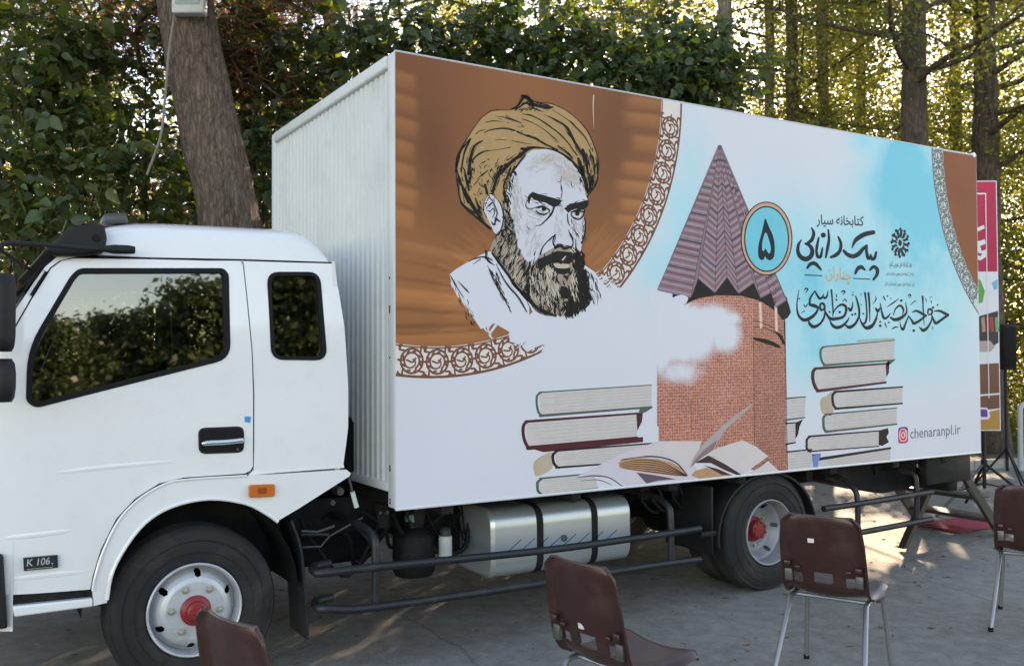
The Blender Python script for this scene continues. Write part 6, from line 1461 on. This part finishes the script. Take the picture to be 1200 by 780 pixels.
def leaf_mesh(name, pos, size, m, parent, kind='broad', droop=0.5, out=None, aspect=1.0, axd=None):
    if parent is not None: wp = pos + np.array(parent.location)[None]
    else: wp = pos
    # foliage cut away along the sun's rays to lay light patches on the yard
    gh = wp - np.array(SUNV)[None]*(wp[:,2:3]/SUNV.z)
    dens = np.sin(gh[:,0]*5.1)*np.sin(gh[:,1]*7.3 + gh[:,0]*2.0)
    gap = (gh[:,0] > 3.3) & (gh[:,0] < 5.9) & (gh[:,1] > -0.1) & (gh[:,1] < 3.4) & (wp[:,2] > 0.25) & (rng.random(len(pos)) < 0.97 - 0.12*(dens > 0.55))
    gap |= (np.sin(gh[:,0]*2.3+1.0)*np.sin(gh[:,1]*2.9) > 0.86) & (gh[:,0] > -1.5) & (gh[:,0] < 3.2) & (gh[:,1] > 1.2) & (gh[:,1] < 4.5) & (wp[:,2] > 0.3)
    gap |= (gh[:,0] > 6.6) & (gh[:,0] < 13) & (gh[:,1] > 2) & (gh[:,1] < 9) & (np.sin(gh[:,0]*2.1)*np.sin(gh[:,1]*2.5+0.7) > 0.35) & (rng.random(len(pos)) < 0.9)
    keep = ~gap; pos = pos[keep]; size = np.asarray(size)[keep]
    if out is not None: out = out[keep]
    if axd is not None: axd = axd[keep]
    n = len(pos)
    # leaf axis (stem to tip): random, drooping ; normal: random, tilted to outside and up
    ax = rng.normal(0, 1, (n,3)); ax[:,2] = ax[:,2]*0.5 - droop
    if axd is not None: ax = axd + rng.normal(0, 0.28, (n,3))
    ax /= np.linalg.norm(ax, axis=1, keepdims=True)
    nr = rng.normal(0, 0.7, (n,3)); nr[:,2] += 0.6
    if out is not None: nr += out*0.7
    nr -= ax*(nr*ax).sum(1, keepdims=True); nr /= np.linalg.norm(nr, axis=1, keepdims=True); sd_ = np.cross(nr, ax)
    if kind == 'broad': T_ = np.array([(0,0,0),(0,0.55,-0.02),(0,1.12,-0.16),(-0.29,0.16,0.08),(-0.38,0.46,0.10),(-0.20,0.84,0.0),(0.29,0.16,0.08),(0.38,0.46,0.10),(0.20,0.84,0.0)]); Q = [(0,1,4,3),(1,2,5,4),(0,6,7,1),(1,7,8,2)]
    elif kind == 'small': T_ = np.array([(0,0,0),(-0.38,0.5,0.08),(0,1.0,-0.05),(0.38,0.5,0.08)]); Q = [(0,1,2,3)]
    else: T_ = np.array([(-0.03,0,0),(0.03,0,0),(0.012,1,-0.08),(-0.012,1,-0.08)]); Q = [(0,1,2,3)]
    k = len(T_); T2 = T_.copy(); T2[:,0] *= aspect
    V = pos[:,None,:] + size[:,None,None]*(sd_[:,None,:]*T2[None,:,0:1] + ax[:,None,:]*T2[None,:,1:2] + nr[:,None,:]*T2[None,:,2:3])
    V = V.reshape(-1,3); F = (np.arange(n)[:,None,None]*k + np.array(Q)[None]).reshape(-1, 4)
    me = bpy.data.meshes.new(name); me.vertices.add(len(V)); me.vertices.foreach_set('co', V.ravel().astype(np.float32))
    me.loops.add(F.size); me.loops.foreach_set('vertex_index', F.ravel().astype(np.int32))
    me.polygons.add(len(F)); me.polygons.foreach_set('loop_start', np.arange(0, F.size, 4, dtype=np.int32)); me.update(calc_edges=True)
    o = link(name, me, m, parent); o['kind'] = 'stuff'; return o
def clumps(n, centers, spread, flat=0.7):
    c = np.array(centers)[rng.integers(0, len(centers), n)]; d = rng.normal(0, 1, (n,3))*spread; d[:,2] *= flat
    return c + d, d/(np.linalg.norm(d, axis=1, keepdims=True)+1e-6)
def trunk_pts(base, top, r0, r1, bow=0.1, n=10):
    base = Vector(base); top = Vector(top); out = []; rad = []; b1 = Vector((random.uniform(-bow,bow), random.uniform(-bow,bow), 0))
    for i in range(n+1):
        t = i/n; p = base.lerp(top, t) + b1*math.sin(t*math.pi) + Vector((random.gauss(0,1), random.gauss(0,1), 0))*r0*0.06
        out.append(p); rad.append((r0*(1-t)+r1*t)*(1.25 if i == 0 else 1.0)*random.uniform(0.96,1.04))
    return out, rad
def trunk(name, pts, rad, m, parent, seg=18):
    pts = [tuple(p)+(r,) for p, r in zip(pts, rad)]; q = catmull(pts, 3)
    mb = MB(); mb.tube([(a[0],a[1],a[2]) for a in q], [a[3] for a in q], seg)
    # bark ridges
    jr = rad[0]*0.035; mb.v = [(v[0]+random.gauss(0,jr), v[1]+random.gauss(0,jr), v[2]) for v in mb.v]
    return mb.build(name, m, parent, smooth=70)
def limbs(parent, trunkp, n, zmin, zmax, ln, r, m, updown=0.25, dirs=None):
    """branches from the trunk; returns their outer points as places for leaves"""
    ends = []; mb = MB()
    T0, T1 = trunkp[0], trunkp[-1]
    for i in range(n):
        z = random.uniform(zmin, zmax); t = (z-T0.z)/(T1.z-T0.z+1e-6); t = min(max(t, 0), 0.999); k = t*(len(trunkp)-1); a = trunkp[int(k)].lerp(trunkp[int(k)+1], k-int(k))
        an = random.uniform(0, 6.283) if dirs is None else random.uniform(*dirs); l = ln*random.uniform(0.6, 1.2)
        d = Vector((math.cos(an), math.sin(an), random.gauss(updown, 0.2))); pts = [a]
        for s_ in range(1, 6):
            d = (d + Vector((random.gauss(0,0.18), random.gauss(0,0.18), random.gauss(0,0.12)))).normalized(); pts.append(pts[-1] + d*l/5)
            if s_ >= 2: ends.append(tuple(pts[-1]))
        mb.tube(pts, [r*(1-0.8*j/5) for j in range(6)], 6)
        for s_ in range(3):
            b = pts[random.randint(2,4)]; d2 = Vector((random.gauss(0,1), random.gauss(0,1), random.gauss(0.1,0.5))).normalized()*l*0.3; mb.tube([b, b+d2*0.5+Vector((0,0,0.03)), b+d2], [r*0.35, r*0.25, r*0.08], 5); ends.append(tuple(b+d2)); ends.append(tuple(b+d2*0.5))
    mb.build('branches', m, parent, smooth=60)['kind'] = 'stuff'
    return ends
def tree(name, label, base, top, r0, r1, bark, leafm, zr, nb, ln, nl, lsize, spread, kind='small', group=None, cat='tree', bow=0.15, droop=0.3, updown=0.2, dirs=None, extra=None):
    t = thing(name, label, cat, (base[0], base[1], 0), group=group)
    b = Vector((0,0,-0.1)); tp = Vector(top) - Vector((base[0], base[1], 0))
    pts, rad = trunk_pts(b, tp, r0, r1, bow); trunk('trunk', pts, rad, bark, t)
    ends = limbs(t, pts, nb, zr[0], zr[1], ln, max(0.02, r0*0.22), bark if r0 > 0.2 else M_twig, updown, dirs)
    if nl:
        P, d = clumps(nl, ends, spread); leaf_mesh('crown', P, lsize*(0.6+0.8*rng.random(nl)), leafm, t, kind, droop, d)
    return t

# --- the leaning pine behind the cab, with a white sign box
ld = 8.2
pb = atD(266, 260, ld); pt = atD(221, 0, ld); dirv = (pt-pb); bs = pb - dirv*(pb.z/dirv.z); tp = pb + dirv*((9.0-pb.z)/dirv.z)
lp_ = thing('leaning_pine', 'thick leaning pine trunk behind the cab with a white box on it', 'tree', (bs.x, bs.y, 0))
pts = []; rad = []
for i in range(15):
    t_ = i/14; p = bs.lerp(tp, t_) - Vector((bs.x, bs.y, 0)); p += Vector((0.05*math.sin(t_*9), 0.04*math.cos(t_*7), 0)); pts.append(p); rad.append((0.30*(1-t_)+0.17*t_)*(1.2 if i == 0 else 1))
trunk('trunk', pts, rad, M_bark, lp_, 32)
ends = limbs(lp_, pts, 26, 4.6, 8.8, 2.2, 0.05, M_bark, 0.05)
P, d = clumps(22000, ends, 0.22, 0.7); leaf_mesh('crown', P, 0.16*(0.6+0.8*rng.random(len(P))), LF_brown, lp_, 'needle', 0.2, d, 1.6)
sg = thing('sign_box', 'small white box fixed high on the leaning pine trunk', 'box')
c = atD(222, 5, ld-0.36); sg.location = c; sg.rotation_euler.z = brz
bxo = MB().box(-0.135, 0.135, -0.05, 0.06, -0.09, 0.26).build('box_body', mat('sign_white', (0.50,0.52,0.50,1), 0.5, vary=0.08), sg, smooth=0, bevel=0.01)
MB().box(-0.10, 0.10, -0.056, -0.051, -0.02, 0.22).build('box_face', mat('sign_grey', (0.30,0.36,0.34,1), 0.5, vary=0.15, vscale=20), bxo, smooth=0)
cab_pts = [atD(206, 8, ld-0.33), atD(198, 60, ld-0.36), atD(193, 118, ld-0.36), atD(188, 160, ld-0.4), atD(172, 205, ld-0.45)]
tag(MB().tube(bend([tuple(p) for p in cab_pts], 5), 0.011, 6).build('hanging_cable', mat('cable_grey', (0.20,0.18,0.15,1), 0.7)), 'thin pale cable hanging down beside the leaning pine trunk', 'cable')

# --- broad-leaved shrubs left of and behind the truck
def shrub(name, label, spots, nst, nleaf, size, leafm, group, spread=0.28, base=None):
    """spots: (px, py, depth, rx, rz) ellipses to fill with leaf clumps"""
    b0 = base; t = thing(name, label, 'shrub', (b0.x, b0.y, 0), group=group); C = []
    for (px, py, dep, rx, rz, w) in spots:
        c = atD(px, py, dep) - Vector((b0.x, b0.y, 0))
        for k in range(max(4, int(w*0.36))):
            d = rng.normal(0, 1, 3); d /= np.linalg.norm(d); r_ = rng.random()**0.33
            q = Vector((c.x + d[0]*rx*r_, c.y + d[1]*rx*0.6*r_, c.z + d[2]*rz*r_))
            if q.z > 0.05: C.append(tuple(q))
    mb = MB()
    for k in range(nst):
        e = Vector(C[random.randrange(len(C))]); s0 = Vector((random.gauss(0,0.35), random.gauss(0,0.3), -0.05)); mid = s0.lerp(e, 0.5) + Vector((random.gauss(0,0.15), random.gauss(0,0.15), 0.15))
        mb.tube(bend([tuple(s0), tuple(mid), tuple(e)], 4), [0.022*(1-i/9) + 0.004 for i in range(9)], 6)
    mb.build('stems', M_twig, t, smooth=60)['kind'] = 'stuff'
    # long leafy shoots: leaves alternate along each one and hang from it
    SP = []; SA = []; SN = []; tw_ = MB()
    for k in range(int(nleaf*0.62/17)):
        p = np.array(C[rng.integers(0, len(C))]) + rng.normal(0, 0.15, 3); dv = rng.normal(0, 1, 3); dv[2] = abs(dv[2])*0.9 + 0.1; dv -= 0.55*np.array((_f.x, _f.y, 0)); dv /= np.linalg.norm(dv)
        L0 = rng.uniform(0.45, 1.15); st = L0/17; line = [tuple(p)]
        for j in range(17):
            dv = dv + np.array((0, 0, -0.055)) + rng.normal(0, 0.05, 3); dv /= np.linalg.norm(dv); p = p + dv*st
            sd2 = np.cross(dv, (0, 0, 1.0)); sd2 /= np.linalg.norm(sd2)+1e-6
            SP.append(p.copy()); SA.append(sd2*(1 if j % 2 else -1)*0.8 + dv*0.5 + np.array((0, 0, -0.35))); SN.append(np.array((0, 0, 1.0)) - 0.35*np.array((_f.x, _f.y, 0)))
            if j % 4 == 0: line.append(tuple(p))
        line.append(tuple(p)); tw_.tube(line, [0.006*(1-0.7*i/len(line)) for i in range(len(line))], 4, cap=False)
    tw_.build('twigs', M_twig, t, smooth=60)['kind'] = 'stuff'
    SP = np.array(SP); SP[:,2] = np.maximum(SP[:,2], 0.05); nlit = int(len(SP)*0.12); sz = size*(0.6+0.75*rng.random(len(SP)))*np.tile(np.linspace(1.15, 0.6, 17), len(SP)//17)
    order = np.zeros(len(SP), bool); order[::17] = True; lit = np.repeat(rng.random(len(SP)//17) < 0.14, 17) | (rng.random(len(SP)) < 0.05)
    SA = np.array(SA); SN = np.array(SN)
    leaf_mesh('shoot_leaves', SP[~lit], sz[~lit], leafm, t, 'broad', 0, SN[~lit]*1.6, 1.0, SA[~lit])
    leaf_mesh('sun_toned_shoot_leaves', SP[lit], sz[lit], LF_lit, t, 'broad', 0, SN[lit]*1.6, 1.0, SA[lit])
    nleaf = int(nleaf*0.45)
    P, d = clumps(nleaf, C, spread); P[:,2] = np.maximum(P[:,2], 0.05)
    out = np.tile(np.array((-_f.x, -_f.y, 0.25)), (len(P),1))*0.8 + d*0.6
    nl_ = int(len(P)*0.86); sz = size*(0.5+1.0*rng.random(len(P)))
    leaf_mesh('foliage', P[:nl_], sz[:nl_], leafm, t, 'broad', 0.75, out[:nl_])
    leaf_mesh('sun_toned_foliage', P[nl_:], sz[nl_:], LF_lit, t, 'broad', 0.6, -out[nl_:]); return t
gs = 'broad-leaved shrubs behind the truck'
shrub('broadleaf_shrub', 'dense dark broad-leaved shrub rising behind the cab roof', [(60,150,8.4,1.1,0.9,70),(40,60,8.8,1.2,0.7,45),(110,215,8.2,1.0,0.6,60),(150,120,8.8,0.7,0.9,50),(-60,180,8.5,1.2,1.2,50),(60,330,8.6,1.6,0.9,50)], 26, 6400, 0.100, LF_broad, gs, 0.25, gp(70, 8.7))
shrub('broadleaf_shrub', 'dark leafy shrub between the leaning pine and the box front', [(330,120,9.4,0.6,0.8,50),(300,60,9.6,0.8,0.5,35),(390,70,9.3,0.6,0.5,28),(350,220,9.4,0.9,0.9,45),(180,240,9.3,0.8,0.7,40)], 16, 4200, 0.110, LF_dark, gs, 0.24, gp(320, 9.5))
shrub('broadleaf_shrub', 'dark leafy shrub showing above the printed brown field', [(500,62,9.4,0.7,0.26,40),(600,62,9.6,0.7,0.36,44),(680,80,9.5,0.7,0.4,42),(600,200,9.8,1.2,1.2,30)], 18, 4600, 0.092, LF_dark, gs, 0.22, gp(600, 9.8))
shrub('broadleaf_shrub', 'dark leafy shrub showing above the printed spire', [(750,90,9.8,0.6,0.4,40),(800,70,10,0.55,0.55,50),(830,100,10,0.4,0.3,28),(770,220,10.2,1.0,1.2,26)], 16, 4500, 0.09, LF_dark, gs, 0.20, gp(770, 10.2))
# low growth that closes the view under the truck
for i, (px, dep, lb) in enumerate(((-120, 10.4, 'low dark bush behind the cab seen past the front bumper'), (470, 10.8, 'low dark bush behind the truck seen under the box front'), (820, 11.4, 'low dark bush behind the truck seen under the box middle'))):
    b = gp(px, dep); shrub('low_bush', lb, [(px-40,430,dep,1.6,0.9,60),(px+120,440,dep+0.3,1.6,0.8,60),(px+40,380,dep+0.6,1.6,0.9,40)], 14, 4200, 0.11, LF_dark, 'low bushes behind the truck', 0.28, b)

for (x, y, lb) in ((-0.9, 3.3, 'low weeds close behind the front axle under the cab'), (0.9, 3.5, 'low weeds close behind the fuel tank'), (2.2, 3.6, 'low weeds close behind the rear wheels')):
    t_ = thing('weed_clump', lb, 'weeds', (x, y, 0), group='weeds along the far side of the truck')
    P, d = clumps(2600, [(random.uniform(-0.9,0.9), random.uniform(-0.3,0.3), random.uniform(0.05,0.55)) for _ in range(40)], 0.13); P[:,2] = np.maximum(P[:,2], 0.02)
    leaf_mesh('foliage', P, 0.075*(0.6+0.8*rng.random(len(P))), LF_dark, t_, 'broad', 0.2, d)
    mb = MB()
    for k in range(26):
        a0 = Vector((random.uniform(-0.9,0.9), random.uniform(-0.25,0.25), -0.02)); mb.tube([a0, a0+Vector((random.gauss(0,0.08), random.gauss(0,0.08), 0.3)), a0+Vector((random.gauss(0,0.15), random.gauss(0,0.12), 0.6))], [0.006,0.005,0.002], 5)
    mb.build('stems', M_twig, t_)['kind'] = 'stuff'
# --- trunks and crowns beyond
gt = 'trees beyond the yard'
def T3(px, dep, wpx, lab_, bark, leafm, h, zr, nb, ln, nl, ls, sprd, lean=(0,0), name='tall_tree', kind='small', **kw):
    b = gp(px, dep); r = wpx*dep/FPX/2
    return tree(name, lab_, b, (b.x+lean[0], b.y+lean[1], h), r, r*0.5, bark, leafm, zr, nb, ln, nl, ls, sprd, kind, gt, **kw)
T3(1074, 13.5, 38, 'thick dark trunk rising behind the printed emblem', M_bark2, LF_green, 11, (5.5,10.5), 16, 2.6, 9000, 0.07, 0.34, (0.05,0), bow=0.02)
T3(1160, 15.0, 36, 'dark forked trunk rising above the magenta banner', M_bark2, LF_gold, 11, (4.5,10.5), 18, 2.6, 10000, 0.07, 0.34, (0.2,0), bow=0.08)
T3(908, 17.0, 15, 'slim straight trunk lit gold, directly beside the printed spire shrub', M_bark3, LF_gold, 12, (2.5,11), 26, 2.0, 14000, 0.058, 0.30)
T3(874, 15.0, 24, 'grey-brown trunk standing nearest the dark shrub above the spire', M_bark3, LF_gold, 11, (4,10.5), 18, 2.2, 11000, 0.058, 0.30, (-0.5,0))
T3(941, 16.0, 20, 'middle slim trunk in the golden grove above the box', M_bark2, LF_gold, 12, (3,11), 20, 2.0, 12000, 0.058, 0.30, (-0.2,0.1))
T3(964, 16.6, 17, 'pale trunk with spreading bare branches in the golden grove', M_bark3, LF_gold, 12, (2.5,11), 24, 2.4, 13000, 0.058, 0.32, (-0.1,0))
T3(1012, 22, 16, 'thin distant trunk between golden grove and thick dark trunk', M_bark2, LF_gold, 12, (2.5,11), 26, 2.6, 20000, 0.07, 0.42)
T3(1128, 21, 18, 'thin distant trunk between thick dark trunk and forked trunk', M_bark2, LF_green, 12, (2.0,11), 26, 2.6, 20000, 0.07, 0.42)
T3(1230, 18, 26, 'green leafy tree standing beyond the grey metal post', M_bark2, LF_green, 11, (1.6,10.5), 26, 2.6, 20000, 0.07, 0.40)
T3(760, 19, 18, 'tall tree with golden crown rising above the shrub over the spire', M_bark3, LF_gold, 12, (3,11), 26, 2.6, 15000, 0.075, 0.42)
T3(640, 20, 20, 'tall golden-leaved tree rising above the shrub over the portrait', M_bark3, LF_gold, 12, (4,11), 24, 2.6, 13000, 0.075, 0.42)
T3(500, 21, 18, 'tall golden-leaved tree seen past the top front corner of the box', M_bark3, LF_gold, 12, (4,11), 24, 2.6, 13000, 0.075, 0.42)
T3(378, 14, 20, 'brown-needled pine behind the box front and leaning pine', M_bark, LF_brown, 11, (3.2,10.5), 34, 1.7, 15000, 0.17, 0.20, (0.2,0), 'brown_pine', 'needle')
T3(300, 16, 18, 'slender brown-needled pine half hidden by the leaning trunk', M_bark, LF_brown, 11, (3.0,10.5), 34, 1.8, 15000, 0.17, 0.22, (-0.2,0), 'brown_pine', 'needle')
T3(120, 15, 20, 'brown-needled pine beyond the shrub over the cab door', M_bark, LF_brown, 11, (3.0,10.5), 34, 1.9, 15000, 0.17, 0.22, (0.2,0), 'brown_pine', 'needle')
T3(-40, 14, 26, 'green pine beyond the shrub over the cab mirrors', M_bark2, LF_pine, 11, (2.6,10.5), 34, 1.9, 14000, 0.17, 0.22, (0.3,0), 'green_pine', 'needle')
# far wood that reads as one mass
def far_wood(n, px0, px1, d0, d1, zmax, m, name, lab_, size):
    px = px0 + (px1-px0)*rng.random(n); dp = d0 + (d1-d0)*rng.random(n)
    c = np.array([tuple(gp(a, b)) for a, b in zip(px, dp)]); nz_ = np.abs(rng.normal(0.45, 0.3, n)); c[:,2] = np.minimum(nz_, 1.0)*zmax*(0.75+0.25*np.sin(px/37.0))
    c, d = clumps(n*26, c, 0.55); c[:,2] = np.maximum(c[:,2], 0.05)
    o = leaf_mesh(name, c, size*(0.6+0.8*rng.random(len(c))), m, None, 'small', 0.3, d); o['label'] = lab_; return o
far_wood(6800, -350, 1420, 24, 38, 17.0, LF_gold, 'woodland', 'sunlit golden woodland far behind the truck', 0.135)
far_wood(2900, 790, 1400, 17, 24, 12.5, LF_gold, 'golden_thicket', 'dense yellow-green backlit foliage between the trunks above the box', 0.085)
far_wood(1200, 1040, 1420, 16.5, 23, 4.6, LF_green, 'undergrowth', 'green undergrowth beyond the lawn at the banner', 0.075)

far_wood(1500, -260, 470, 12.5, 19, 9.0, LF_brown, 'brown_thicket', 'rust-brown dry pine thicket behind the shrubs over the cab', 0.085)
far_wood(1200, -260, 470, 13, 20, 9.0, LF_pine, 'green_thicket', 'dark green thicket behind the shrubs over the cab', 0.085)
# --- trees on the viewer's side of the yard, which the cab windows mirror
gb = 'trees across the yard from the truck'
proto = tree('yard_tree', 'round leafy tree across the yard facing the truck', (5.0,-60.0), (5.0,-60.0,4.4), 0.16, 0.06, M_bark2, LF_broad, (0.4,4.3), 26, 1.6, 6500, 0.24, 0.42, 'small', gb)
sp_ = [(-8,-61,1.5),(-4,-60,1.4),(-1,-62,1.45),(2.2,-61,1.3),(3.6,-59,1.3),(8,-62,1.45),(10.5,-60,1.3),(12.2,-62,1.5),(13.5,-58,1.7),(16.5,-60,2.0),(19.5,-57,1.9),(22.5,-60,2.1),(26,-58,1.7),(31,-60,1.8),(-13,-61,1.2),(-18,-60,1.4)]
for (x, y, s) in sp_:
    c = copy_tree(proto); s *= 1.25; c.location = (x, y, 0); c.scale = (s, s, s); c.rotation_euler.z = random.uniform(0, 6.28)
